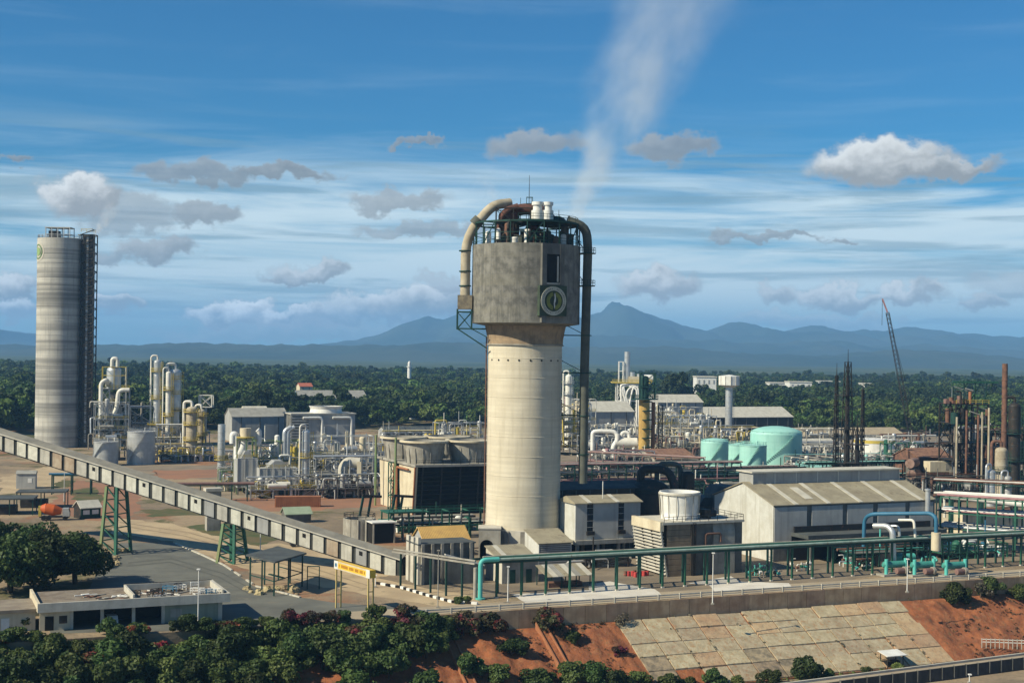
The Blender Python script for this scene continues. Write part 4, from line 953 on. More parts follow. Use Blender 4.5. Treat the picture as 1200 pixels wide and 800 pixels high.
def column(label, px, d, r, ztop, m='silver', plats=(), rail='yellow', group=None, taper=None, name='process_column', pipe=None, z0=0.0, skirt=True):
    t = thing(name, label, 'column', at(px, d), R(rnd.uniform(-30, 30)), group)
    r2 = taper or r
    if taper:
        zm = ztop*.55
        MB().cyl((0,0,z0), (0,0,zm), r2, n=20).cyl((0,0,zm), (0,0,zm+1.2), r2, r, n=20).cyl((0,0,zm+1.2), (0,0,ztop), r, n=20).dome(r, r*.6, (0,0,ztop), 20).build('shell', m, t)
    else: MB().cyl((0,0,z0), (0,0,ztop), r, n=20).dome(r, r*.6, (0,0,ztop), 20).build('shell', m, t)
    for k in range(1, 7): MB().lathe([(r2 if z0+(ztop-z0)*k/7 < ztop*.5 else r, z0+(ztop-z0)*k/7),((r2 if k/7 < .5 else r)+.06, z0+(ztop-z0)*k/7+.05),((r2 if k/7 < .5 else r), z0+(ztop-z0)*k/7+.3)], 20).build('ring', m, t)
    for f in plats:
        z = ztop*f; ro = max(r, r2) + 1.1
        MB().lathe([(r,z),(ro,z),(ro,z+.2),(r,z+.2)], 14).build('platform', rail, t)
        MB().rail([(ro*math.cos(a), ro*math.sin(a), z+.2) for a in [k*math.pi/5 for k in range(10)]], 1.2, .12, 2.5, True).build('handrail', rail, t)
    MB().ladder(max(r,r2)+.5, -.8, 0, ztop, .7, .13, 1.0).build('ladder', rail, t)
    pm = pipe or 'white_pipe'
    MB().tube([(0,0,ztop+r*.5), (0,0,ztop+r+1.0), (-r-.9,-.6,ztop+r+1.0), (-r-.9,-.6,2)], max(.22, r*.25), 10, 1.2).build('overhead_pipe', pm, t)
    return t

def module(label, px0, px1, d, ytop, seed, name='process_unit', levels=3, depth=9, frame_m='silver_dull', rail='yellow', pal=('silver','white_pipe','silver_dull','white','yellow'), group=None, dens=1.0, boxes=True, tall=.35):
    r = random.Random(seed); t = thing(name, label, 'process unit', at(px0, d), TH*.9, group)
    L = (px1-px0)*d/F*1.02; zt = hz((px0+px1)/2, ytop, d); nx = max(2, int(L/6)+1); zs = [zt*(k+1)/levels*(.92 if k < levels-1 else 1) for k in range(levels)]
    MB().frame(0, L, 0, depth, zs, nx, 2, .32, True).build('frame', frame_m, t)
    for k, z in enumerate(zs[:-1] if levels > 1 else zs):
        MB().box(0, L*(1 if r.random() < .6 else .7), .3, depth-.3, z, z+.12).build('deck', 'concrete_dark', t)
        MB().rail([(0,-.1,z+.1),(L,-.1,z+.1)], 1.2, .13, 2.0).build('handrail', rail, t)
    nv = int(L*dens*.34)
    for i in range(nv):
        x = r.uniform(.8, L-.8); y = r.uniform(.5, depth-.5); ra = r.uniform(.4, 1.1); b = r.choice([0]+zs[:-1]); h = min(zt*1.08, b + r.uniform(2.5, zt*.6))
        MB().cyl((x,y,b), (x,y,h), ra, n=14).dome(ra, ra*.6, (x,y,h), 14, 3).build('vessel', r.choice(pal), t)
    for i in range(int(L*dens*.26)):
        x = r.uniform(0, L-3.5); y = r.uniform(-.5, depth); z = r.choice([1.3]+[q+1.2 for q in zs[:-1]]); ra = r.uniform(.5, 1.0); q = MB()
        q.cyl((x,y,z), (x+r.uniform(3,6),y,z), ra, n=14); q.build('drum', r.choice(pal), t)
    for i in range(int(L*dens*.85)):
        x = r.uniform(0, L); y = r.uniform(-.8, depth); z0 = r.choice([0]+zs[:-1]); z1 = z0 + r.uniform(2, zt*.5); x2 = x + r.uniform(-5, 5); ra = r.choice((.12,.16,.2,.28,.36))
        pts = [(x,y,z0),(x,y,min(z1,zt*1.05)),(x2,y,min(z1,zt*1.05)),(x2,y+r.uniform(-2,2),r.uniform(0,z1))]
        MB().tube(pts, ra, 8, .7).build('pipe', r.choice(pal), t)
    for i in range(max(3, int(L*.22))):
        z = r.choice(zs) + r.uniform(.2,.9); y = r.uniform(0, depth)
        MB().cyl((-.5,y,z), (L+.5,y,z), r.choice((.14,.2,.3)), n=8).build('pipe', r.choice(pal), t)
    if boxes:
        for i in range(max(1, int(L*.10))):
            x = r.uniform(0, L-3); w = r.uniform(2, 4); z = r.choice([0]+zs[:-1]); MB().box(x, x+w, .6, depth*.6, z+.15, z+.15+r.uniform(1.5,3)).build('cabinet', r.choice(('silver_dull','clad_grey','clad_blue','concrete')), t)
    for i in range(int(L*.05*tall*10)):
        x = r.uniform(0, L); MB().cyl((x,depth*.5,zs[-1]), (x,depth*.5,zs[-1]+r.uniform(1.5,5)), .16, n=6).build('vent_pipe', r.choice(pal), t)
    return t

def low_building(label, px0, px1, d, yeave, yridge, wall, roof, depth=14, name='industrial_building', rz=None, base=0.0, windows=0, group=None):
    L = (px1-px0)*d/F/math.cos(TH if rz is None else rz); ze = hz((px0+px1)/2, yeave, d); zr = hz((px0+px1)/2, yridge, d + depth/2)
    t = gable_shed(name, label, 'building', at(px0, d), L, depth, ze, max(zr, ze+.6), wall, wall, roof, rz=rz)
    if group: t['group'] = group
    for k in range(max(2, int(L/7))):
        x = L*(k+.5)/max(2, int(L/7)); MB().box(x-.2, x+.2, -.14, -.02, 0, ze-.1).build('pilaster', 'concrete_dark', t)
    for k in range(windows):
        x = L*(k+.5)/windows; MB().box(x-1.2, x+1.2, -.08, -.02, ze*.4, ze*.75).build('window', 'glass_dark', t)
    return t

# ------------------------------------------------------------------ plant on the left, behind the conveyor
tank('small squat silver tank half hidden behind the conveyor', 126, 520, 4.4, hz(126, 517, 520), 'silver_dull', 'flat', 'silver')
tank('larger plain silver tank left of the slim columns', 167, 528, 5.1, hz(167, 505, 528), 'silver_dull', 'flat', 'silver')
def reactor():
    d = 545; t = thing('reactor_structure', 'tall open steel structure topped by a silver drum and white bent pipes', 'process unit', at(117, d), TH*.6)
    s = d/F; zs = [hz(130, y, d) for y in (520, 503, 488, 472, 456)]
    MB().frame(0, 34*s, 0, 9, zs, 4, 2, .45, True).build('frame', 'silver_dull', t)
    for z in zs:
        MB().box(-.4, 34*s+.4, -.4, 9.3, z, z+.3).build('deck', 'concrete', t); MB().rail([(-.4,-.4,z+.3),(34*s,-.4,z+.3)], 1.2, .16, 2).build('handrail', 'silver' if z < zs[3] else 'yellow', t)
    x = 16*s; MB().cyl((x,3,zs[-1]), (x,3,hz(133,434,d)), 8.3*s, n=24).dome(8.3*s, 1.8, (x,3,hz(133,434,d)), 24).build('top_drum', 'silver', t)
    MB().frame(3*s, 30*s, -1, 7, [hz(133,440,d), hz(133,430,d)], 3, 2, .25, False, zs[-1]).build('drum_frame', 'yellow', t)
    MB().tube([(14*s,1,hz(133,430,d)), (14*s,1,hz(133,420,d)), (20*s,1,hz(133,420,d)), (20*s,1,hz(133,430,d))], .75, 12, 1.6).build('bent_pipe', 'white_pipe', t)
    MB().tube([(2*s,-1,2), (2*s,-1,hz(118,448,d)), (9*s,-1,hz(118,444,d)), (9*s,1,hz(118,452,d))], .8, 12, 2.2).build('bent_pipe', 'white_pipe', t)
    MB().tube([(34*s,-1,hz(150,457,d)), (22*s,-1,hz(150,457,d)), (20*s,-1,hz(150,478,d)), (17*s,-1,hz(150,486,d))], .85, 12, 2.2).build('bent_pipe', 'white_pipe', t)
    MB().tube([(30*s,0,hz(150,430,d)), (30*s,0,10)], .4, 10).build('downpipe', 'silver', t)
    r = random.Random(3)
    for i in range(16):
        a, z = r.uniform(0, 32*s), r.choice(zs[:-1]); ra = r.uniform(.5,1.2)
        MB().cyl((a, r.uniform(1,7), z), (a, r.uniform(1,7), z+r.uniform(2,4)), ra, n=12).build('vessel', r.choice(('silver','silver_dull','white_pipe')), t)
reactor()
module('dark open steel structure between the silver tanks on the left', 150, 180, 552, 478, 5, levels=4, pal=('silver_dull','silver','black_steel','concrete'), rail='silver_dull')
column('slim tall silver column with pipe bend, left of the thicker column', 185, 552, 1.5, hz(185, 424, 552), 'silver', (.35,.62,.9))
column('thicker column with upper bulge and yellow platforms on the left', 206, 556, 2.3, hz(206, 436, 556), 'silver', (.3,.55,.75,.92), taper=1.7)
column('narrow white column leaning against the bulged column', 198, 550, 1.1, hz(198, 437, 550), 'white_pipe', (.5,.8))
module('clutter of valves and yellow platforms under the left columns', 186, 214, 545, 500, 6, levels=3, depth=6)
column('short fat buff column wrapped in yellow platforms', 226, 545, 2.2, hz(226, 480, 545), 'duct_buff', (.4,.7,.95))
column('short buff column beside the steel gantry on the left', 237, 552, 1.6, hz(237, 482, 552), 'duct_buff', (.5,.9))
def gantry():
    d = 555; t = thing('gantry_frame', 'small open white box frame on a pole above the left plant', 'frame', at(234, d), 0)
    z0, z1 = hz(240, 477, d), hz(240, 463, d); MB().frame(0, 5, 0, 3, [z0+.1, z1], 2, 2, .35, True, z0).build('box_frame', 'white_pipe', t); MB().beam((2.5,1.5,0), (2.5,1.5,z0), .6).build('pole', 'silver_dull', t)
gantry()
module('dim group of small vessels at the right end of the left plant', 214, 246, 560, 508, 7, levels=2, pal=('silver_dull','black_steel','concrete','duct_buff'))

# ------------------------------------------------------------------ plant in the middle, left of the cooling tower
def stack(label, px, d, r, y0, y1, m='silver', bands=(), rails=(), name='exhaust_stack'):
    t = thing(name, label, 'stack', at(px, d), 0); zt = hz(px, y0, d)
    MB().cyl((0,0,0), (0,0,zt), r, n=18).build('shell', m, t); MB().lathe([(r,zt),(r*.9,zt),(r*.9,zt-1)], 18).build('rim', 'black_steel', t)
    for k in range(1, 8): MB().lathe([(r,zt*k/8),(r+.08,zt*k/8+.05),(r+.08,zt*k/8+.3),(r,zt*k/8+.35)], 18).build('ring', m, t)
    for f in rails:
        z = zt*f; MB().lathe([(r,z),(r+1,z),(r+1,z+.2),(r,z+.2)], 12).build('platform', 'yellow', t)
        MB().rail([((r+1)*math.cos(a), (r+1)*math.sin(a), z+.2) for a in [k*math.pi/4 for k in range(8)]], 1.2, .14, 2.5, True).build('handrail', 'yellow', t)
    MB().tube([(0,0,1.2),(3,-.5,1.2),(5,-.5,1.2)], r*.5, 10).build('flue', m, t)
    return t
stack('tall plain silver stack at the left edge of the middle plant', 261, 438, 1.15, 497, 560, 'silver', rails=(.45,))
def heater(label, px0, px1, d, y0, wallm, seed):
    t = thing('fired_heater', label, 'heater', at(px0, d), TH*.8); L = (px1-px0)*d/F; h = hz(px0, y0, d)
    MB().box(0, L, 0, 8, 2.2, h).build('casing', wallm, t)
    for k in range(int(L/2.2)+1): MB().box(k*2.2, k*2.2+.2, -.15, -.01, 2.2, h).build('rib', 'silver_dull', t)
    for x in (.3, L/2, L-.3):
        for y in (.3, 7.7): MB().beam((x,y,0),(x,y,2.2),.4).build('leg', 'concrete_dark', t)
    MB().prism([(L*.2,h),(L*.8,h),(L*.6,h+2.2),(L*.4,h+2.2)], 1, 7).build('hood', 'silver_dull', t)
    MB().rail([(0,-.1,h),(L,-.1,h)], 1.1, .12, 1.8).build('handrail', 'yellow', t)
    return t
heater('grey steel heater box under white ducts', 280, 304, 421, 537, 'clad_blue', 1)
heater('long blue grey heater box right of the white ducts', 306, 352, 418, 549, 'clad_blue', 2)
def ducts():
    d = 424; t = thing('flue_ducts', 'cluster of fat white bent ducts above the grey heater', 'duct', at(281, d), TH*.8); s = d/F
    MB().tube([(0,2,hz(283,537,d)), (7*s,2,hz(283,524,d)), (8*s,2,hz(283,515,d)), (8*s,2,hz(283,507,d))], 1.3, 14, 2.5).build('duct', 'white', t)
    MB().cyl((9*s,2,hz(283,514,d)), (9*s,2,hz(283,502,d)), 1.7, n=16).build('drum', 'cream', t)
    MB().lathe([(1.7,0),(3,0),(3,.25),(1.7,.25)], 14, (9*s,2,hz(283,513,d))).build('platform', 'yellow', t)
    MB().tube([(-6*s,2,hz(283,520,d)), (-6*s,2,hz(283,509,d)), (-2*s,2,hz(283,509,d)), (-1*s,2,hz(283,520,d)), (-1*s,2,hz(283,538,d))], .9, 12, 1.8).build('duct', 'white', t)
    MB().tube([(20*s,2,hz(283,521,d)), (25*s,2,hz(283,520,d)), (25*s,2,hz(283,506,d)), (23*s,2,hz(283,504,d))], .8, 12, 1.6).build('duct', 'white', t)
    for px in (337, 341):
        x = (px-281)*s; MB().tube([(x,3,hz(px,540,d)), (x,3,hz(px,506,d)), (x+2,3,hz(px,502,d))], .75, 12, 1.2).build('vent_duct', 'silver', t)
    MB().frame(-.5, 20*s, -.5, 6, [hz(283,560,d), hz(283,545,d), hz(283,515,d)], 3, 2, .35).build('frame', 'green_pale', t)
ducts()
module('tangle of silver pipes and yellow platforms above the blue heater box', 303, 356, 428, 518, 11, levels=3, depth=8, dens=1.5, frame_m='green_pale')
column('silver column with a long yellow ladder beside the blue heater box', 360, 420, 1.15, hz(360, 506, 420), 'silver', (.6,), rail='yellow')
module('grey framework of small pipes beneath the silver column', 352, 374, 416, 556, 12, levels=2, depth=6)
module('long cream pipe gallery running behind the middle plant', 364, 440, 470, 512, 13, levels=3, depth=6, pal=('white_pipe','cream','silver'), frame_m='white_pipe', rail='cream', boxes=False)
module('low silver ducts and pipes under the cream gallery', 372, 440, 446, 538, 14, levels=2, depth=8, pal=('silver','silver_dull','white','concrete'), rail='silver_dull', dens=1.2)
def arch_duct():
    d = 428; t = thing('arched_duct', 'fat pale arched duct with ribs before the cream pipe gallery', 'duct', at(404, d), 0); s = d/F
    MB().tube([(0,0,0), (0,0,hz(404,548,d)), (5*s,0,hz(404,541,d)), (20*s,0,hz(404,542,d))], 1.6, 16, 3.0).build('duct', 'concrete_light', t)
    MB().box(17*s, 22*s, -2, 2, 0, hz(404,540,d)).build('housing', 'cream', t)
    b = thing('low_grey_house', 'low flat grey service house in front of the arched duct', 'building', at(387, 420), TH*.8); L = 46*420/F
    h = hz(400, 563, 420); MB().box(0, L, 0, 6, 0, h).build('wall', 'clad_grey', b); MB().box(-.3, L+.3, -.3, 6.3, h, h+.3).build('roof', 'roof_grey', b)
    for k in range(5): MB().box(.6+k*2.2, 1.8+k*2.2, -.06, -.01, .3, 2.4).build('door', 'concrete_dark', b)
arch_duct()
def small_mid():
    t = thing('shipping_container', 'long rusty orange container lying on red earth before the heaters', 'container', G(322, 594), TH*.4); L = 12.6
    MB().box(0, L, 0, 2.6, .1, 2.8).build('body', 'orange_dull', t)
    for k in range(24): MB().box(.2+k*.52, .42+k*.52, -.1, -.01, .2, 2.7).build('corrugation', 'orange_dull', t)
    MB().box(-.1, L+.1, -.12, 2.7, 2.8, 2.95).build('roof_rail', 'orange_dull', t)
    gable_shed('green_roof_hut', 'tiny hut with pale green roof behind the conveyor', 'hut', G(335, 613), 6.5, 4.5, 2.2, 3.6, 'concrete_dark', 'concrete_dark', mat('roof_green', (.30,.36,.25), (.24,.3,.2), .5, .8))
    t = thing('concrete_pit', 'round grey concrete pit behind the lower conveyor end', 'tank', G(421, 632)); r = 3.6
    MB().lathe([(r,0),(r,5.0),(r-.35,5.0),(r-.35,1)], 28).build('wall', 'concrete', t); MB().rail([(r*math.cos(a), r*math.sin(a), 5) for a in [k*math.pi/6 for k in range(12)]], 1.1, .1, 2, True).build('handrail', 'black_steel', t)
    for k in range(12):
        a = 2*math.pi*k/12; MB().beam((r*1.01*math.cos(a), r*1.01*math.sin(a), 0), (r*1.01*math.cos(a), r*1.01*math.sin(a), 5), .3).build('rib', 'concrete_light', t)
    b = thing('dark_bay', 'open dark bay beside the round concrete pit', 'shed', G(437, 637), TH); MB().box(0, 5, .2, 4, 0, 4.6).build('bay_shade', 'dark', b); MB().box(-.3, 5.6, -.3, 4.3, 4.6, 4.85).build('roof', 'white', b)  # black block fills the bay in place of its shade
    for x in (0, 5.0): MB().box(x, x+.3, -.1, .2, 0, 4.6).build('post', 'concrete', b)
small_mid()

# ------------------------------------------------------------------ buildings behind the middle plant
def back_buildings():
    low_building('grey gabled shed with raised roof ridge behind the middle plant', 273, 334, 660, 489, 479, 'clad_grey', 'roof_grey', 16)
    t = thing('roof_monitor', 'raised ridge box on the grey gabled shed', 'roof vent', at(287, 672), TH); z = hz(300, 484, 672); MB().box(0, 11, 0, 5, z, hz(300, 479, 672)).build('wall', 'clad_white', t); z2 = hz(300,479,672); MB().prismx([(-.4,z2),(2.5,z2+1.2),(5.4,z2)], -.3, 11.3).build('roof', 'roof_light', t)
    d = 640; C = at(343, d); t = thing('cooling_tower', 'distant grey cooling tower with slatted end and white pipes', 'cooling tower', C, TH); L = 30; h = hz(380, 486, d)
    MB().box(8, L, 0, 14, 0, h).build('wall', 'clad_blue', t)
    for k in range(9): MB().box(-1+k*.05, 8, -.3, .2, 3+k*1.3, 3.7+k*1.3).build('louvre', 'clad_grey', t)
    MB().box(0, 8, .3, 14, 0, h-.2).build('louvre_housing', 'concrete_dark', t)
    MB().box(-.6, L+.4, -.5, 14.5, h, h+.5).build('deck', 'concrete_light', t)
    MB().lathe([(7.5,h+.5),(7.2,h+2.2),(7.9,h+3.6),(7.5,h+3.6)], 30, (18,7,0)).build('fan_stack', 'white', t)
    for x in (14, 28): MB().tube([(x-9,-1,h-1.5), (x,-1,h-1.5), (x,-1,0)], .6, 10, 1.5).build('water_pipe', 'white', t)
    low_building('long far building with pale roof and blue wall among the trees', 352, 428, 960, 467, 458, mat('blue_wall', (.12,.2,.3), (.1,.17,.26), .3, .7), 'roof_grey', 22)
    low_building('small red tiled roof poking out of the forest', 352, 366, 1040, 453, 449, 'cream', mat('roof_red', (.42,.13,.07), (.34,.1,.06), .5, .8), 10)
    t = thing('white_minaret', 'slim white tower rising from the distant forest', 'tower', at(480, 1500)); z0, z1 = 0, hz(480, 430, 1500)
    MB().cyl((0,0,0), (0,0,z1), 2.4, 2.0, 16).build('shaft', 'white', t); MB().lathe([(2.9,z1),(2.9,z1+1),(2.2,z1+1)], 16).build('balcony', 'white', t); MB().cyl((0,0,z1), (0,0,z1+3), 1.7, n=12).dome(1.9, 3.4, (0,0,z1+3), 12).build('cap', 'white', t)
    t = thing('small_shrine', 'little white domed house at the forest edge', 'building', at(476, 900)); MB().box(0, 7, 0, 7, 0, hz(480,496,900)).build('wall', 'white', t); MB().dome(3.3, 4.4, (3.5,3.5,hz(480,496,900)), 16).build('dome', 'white', t)
    for i, (a, b) in enumerate(((452, 476), (478, 500), (502, 530))):
        low_building(('flat blue grey store at the forest edge, leftmost of three', 'blue grey store with parked white goods, middle of three', 'blue grey store at the forest edge, nearest the tower')[i], a, b, 700 + i*6, 505, 500, 'clad_blue', 'roof_dark', 10, windows=3)
    for i in range(6):
        v = thing('parked_van', 'tiny pale parked van in the row left of the concrete tower', 'van', at(458 + i*8.5, 660), R(90), 'vans left of the tower')
        MB().prismx([(0,.4),(1.9,.4),(1.9,2.1),(.1,2.1)], 0, 4.2).build('body', 'white' if i % 3 else 'plain_red', v); MB().box(3.2, 4.25, .1, 1.8, 1.2, 1.9).build('windscreen', 'glass_dark', v)
        for x in (.8, 3.4): MB().cyl((x,-.02,.4), (x,.2,.4), .38, n=10).build('wheel', 'dark', v)
    module('yellow railed pipe structure between the cooling tower stacks and the tower', 516, 572, 560, 496, 17, levels=3, depth=8, pal=('silver','white_pipe','silver_dull','yellow'))
back_buildings()

# ------------------------------------------------------------------ plant behind the tower, to the right
module('dense yellow and white pipe tower close behind the dark duct', 655, 690, 600, 476, 21, levels=6, depth=9, pal=('white_pipe','silver','yellow','cream','pink_pipe'), frame_m='cream', dens=1.7)
column('thin pale column rising left of the dark duct', 667, 640, 1.5, hz(667, 441, 640), 'white_pipe', (.75,.9), rail='silver')
low_building('long grey shed with dark pilasters behind the dark duct', 690, 746, 700, 483, 471, 'clad_blue', 'roof_light', 18)
def white_unit():
    d = 770; t = thing('reformer_tower', 'white process tower with yellow deck and silver chimney above the grey shed', 'process unit', at(722, d), 0); s = d/F
    z0, z1 = hz(740, 470, d), hz(740, 449, d)
    MB().frame(2*s, 34*s, 0, 12, [z0, z1], 5, 2, .5, True).build('frame', 'white', t)
    r = random.Random(4)
    for i in range(9): MB().tube([(r.uniform(3,30)*s, -1, 4), (r.uniform(3,30)*s, -1, z1-r.uniform(0,4)), (r.uniform(3,30)*s, 1, z1)], .5, 8, 1.5).build('pipe', 'white', t)
    MB().box(-4*s, 42*s, -1, 13, z1, z1+.6).build('deck', 'yellow', t); MB().rail([(-4*s,-1,z1+.6),(42*s,-1,z1+.6)], 1.4, .22, 2.4).build('handrail', 'yellow', t)
    for a, y, w in ((14,412,3.4),(20,436,3.2),(28,438,2.6)): MB().cyl((a*s,4,z1), (a*s,4,hz(740,y,d)), w*s*1.0, n=16).build('chimney', 'silver', t)
    MB().frame(4*s, 9*s, 2, 5, [hz(740,435,d), hz(740,424,d)], 2, 2, .5, False, z1).build('side_frame', 'white', t)
    MB().box(16*s, 34*s, 1, 8, z1+.6, hz(740,441,d)).build('duct_box', 'cream', t); MB().cyl((34*s,3,z1+3), (44*s,3,z1+3), 1.8, n=14).build('drum', 'white', t)
white_unit()
module('crowded silver units with yellow rails right of the ochre column', 768, 830, 690, 478, 23, levels=4, depth=12, dens=1.4, pal=('silver','white_pipe','silver_dull','cream','yellow'))
low_building('grey flat building stepping above the silver units', 772, 828, 730, 472, 463, 'clad_grey', 'roof_light', 14)
module('pale pipe racks in the gap left of the teal tanks', 770, 835, 600, 503, 24, levels=3, depth=10, dens=1.3, pal=('white_pipe','silver','cream','silver_dull'), frame_m='cream', rail='cream')
module('grey pipework with white bends below the grey shed', 690, 750, 560, 512, 25, levels=3, depth=10, dens=1.1, pal=('white','silver','white_pipe','black_steel'), frame_m='silver_dull', rail='silver')
def white_bends():
    d = 550; t = thing('white_pipe_bends', 'bright white looped pipes over a silver drum behind the pink pipes', 'pipe', at(696, d), 0); s = d/F
    MB().tube([(0,0,4), (0,0,hz(700,506,d)), (6*s,0,hz(700,505,d)), (28*s,0,hz(700,505,d)), (30*s,0,hz(700,520,d))], .85, 12, 2.2).build('pipe', 'white', t)
    MB().tube([(34*s,1,hz(700,515,d)), (34*s,1,hz(700,506,d)), (43*s,1,hz(700,506,d)), (43*s,1,hz(700,520,d))], .7, 12, 2).build('pipe', 'white', t)
    MB().cyl((26*s,0,hz(700,518,d)), (52*s,0,hz(700,518,d)), 2.0, n=16).build('drum', 'white_pipe', t)
    MB().tube([(24*s,-1,0), (24*s,-1,hz(700,522,d)), (29*s,-1,hz(700,516,d)), (29*s,-1,hz(700,508,d))], 1.0, 12, 2).build('pipe', 'white', t)
    for x in (30, 48): MB().box(x*s-.4, x*s+.4, -1.5, 1.5, 0, hz(700,522,d)).build('saddle', 'concrete_light', t)
white_bends()
def ochre_column():
    d = 548; t = thing('ochre_column', 'tall ochre column with a green caged top behind the tower', 'column', at(756, d), 0); zt = hz(756, 468, d); z1 = hz(756, 437, d)
    MB().cyl((0,0,0), (0,0,zt), 2.1, n=22).build('shell', 'yellow_col', t); MB().cyl((3.6,1,0), (3.6,1,zt-1), .75, n=12).build('side_pipe', 'orange_dull', t)
    MB().cyl((0,0,zt), (0,0,z1-2), 1.6, n=16).dome(1.6, 1, (0,0,z1-2), 16).build('upper_shell', 'green_dark', t)
    for k in range(7):
        z = 4 + k*(zt-5)/6.0; MB().lathe([(2.1,z),(3.1,z),(3.1,z+.35),(2.1,z+.35)], 16, a0=R(-110), a1=R(60)).build('platform', 'green_dark', t)
    MB().lathe([(1.5,zt),(5.4,zt),(5.4,zt+.4),(1.5,zt+.4)], 16).build('top_platform', 'green_dark', t)
    MB().rail([(5.3*math.cos(a), 5.3*math.sin(a), zt+.4) for a in [k*math.pi/6 for k in range(12)]], 1.3, .16, 2.5, True).build('handrail', 'green_dark', t)
    MB().frame(-1.8, 4, -2, 2, [zt+5, z1], 2, 2, .4, True, zt).build('cage', 'green_dark', t); MB().frame(5.6, 7.2, -1, 1, [k*4+4 for k in range(int(zt/4))], 2, 2, .22, True).build('ladder_tower', 'black_steel', t)
ochre_column()
low_building('brown rusty roofed shed right of the ochre column', 770, 822, 505, 539, 527, 'concrete', 'roof_rust', 20)
# teal tanks
GT = 'pale teal storage tanks'
tank('pale teal domed tank, leftmost of the teal tanks', 839, 520, 5.1, hz(839, 518, 520), 'tank_teal', 'dome', 'tank_teal', GT)
tank('pale teal tank hidden between the leftmost and the front teal tank', 868, 545, 5.0, hz(868, 521, 545), 'tank_teal', 'cone', 'tank_teal', GT)
tank('pale teal flat topped tank in front of the biggest teal tank', 884, 500, 4.8, hz(884, 521, 500), 'tank_teal', 'flat', 'tank_teal', GT)
tank('biggest pale teal tank with low domed roof', 911, 548, 10.0, hz(911, 508, 548), 'tank_teal', 'dome', 'tank_teal', GT)
tank('white tank with a yellow rim band behind the dark masts', 1026, 600, 8.6, hz(1026, 514, 600), 'white', 'flat', 'white', None, band='yellow')
tank('low pale teal tank just behind the big shed roof', 955, 470, 6.0, hz(955, 545, 470), 'tank_teal', 'flat', 'tank_teal', GT)
def pipe_rack(label, px0, d0, px1, d1, w, zs, pipes, frame_m, seed, n=10, name='pipe_rack', rail=None):
    a, b = at(px0, d0), at(px1, d1); v = b - a; L = v.length; t = thing(name, label, 'pipe rack', a, math.atan2(v.y, v.x)); r = random.Random(seed)
    MB().frame(0, L, 0, w, zs, n, 2, .32).build('frame', frame_m, t)
    for z in zs:
        k = int(w/.75)
        for i in range(k):
            if r.random() < .85: MB().cyl((-1, .4+i*.75, z+.45), (L+1, .4+i*.75, z+.45), r.choice((.16,.22,.3)), n=8).build('pipe', r.choice(pipes), t)
    if rail: MB().rail([(0,-.3,zs[-1]),(L,-.3,zs[-1])], 1.2, .12, 2).build('handrail', rail, t)
    return t
pipe_rack('dark green pipe rack with brown and pink pipes crossing behind the black vessel', 655, 430, 870, 452, 6, [4, 6.6, 9.2], ('brown_pipe','pink_pipe','concrete','green_dark','white_pipe'), 'green_dark', 31, 12)
pipe_rack('rack of dull pink pipes running under the ochre column', 690, 490, 820, 470, 5, [6, 9], ('pink_pipe','brown_pipe','pink_pipe','concrete'), 'concrete_dark', 32, 8)
pipe_rack('dark pipe rack in front of the teal tanks', 820, 448, 985, 470, 5, [3.2, 5.2, 6.8], ('green_dark','black_steel','brown_pipe','tank_teal'), 'green_dark', 33, 11, rail='green_dark')
pipe_rack('dark pipe rack between the masts and the rusty roofs', 950, 440, 1075, 452, 6, [6, 10], ('green_dark','tank_teal','white_pipe','black_steel'), 'green_dark', 34, 9, rail='green_dark')
module('low jumble of pale pipes and cyan valves before the white tank', 945, 1075, 520, 538, 35, levels=2, depth=14, dens=1.0, pal=('white_pipe','tank_teal','concrete','green_dark','silver'), frame_m='concrete', rail='green_dark')
def water_tower():
    d = 760; t = thing('water_tower', 'slim silver column carrying a wide white tank before the forest', 'water tower', at(855, d)); z0, z1 = hz(855, 451, d), hz(855, 440.5, d); r = 5.6
    MB().cyl((0,0,0), (0,0,z0), 1.9, n=18).build('column', 'silver', t); MB().lathe([(1.9,z0-1.5),(r,z0),(r,z1),(.01,z1+.8)], 12, smooth=False).build('tank', 'white', t)
    for k in range(12):
        a = 2*math.pi*k/12; MB().beam((r*1.01*math.cos(a), r*1.01*math.sin(a), z0), (r*1.01*math.cos(a), r*1.01*math.sin(a), z1), .25).build('rib', 'concrete_light', t)
    for k in range(1, 9): MB().lathe([(1.9,z0*k/9),(2.05,z0*k/9+.1),(1.9,z0*k/9+.3)], 18).build('ring', 'silver_dull', t)
    MB().ladder(2.4, -.5, 0, z0, .6, .12, 1.2).build('ladder', 'silver_dull', t)
water_tower()
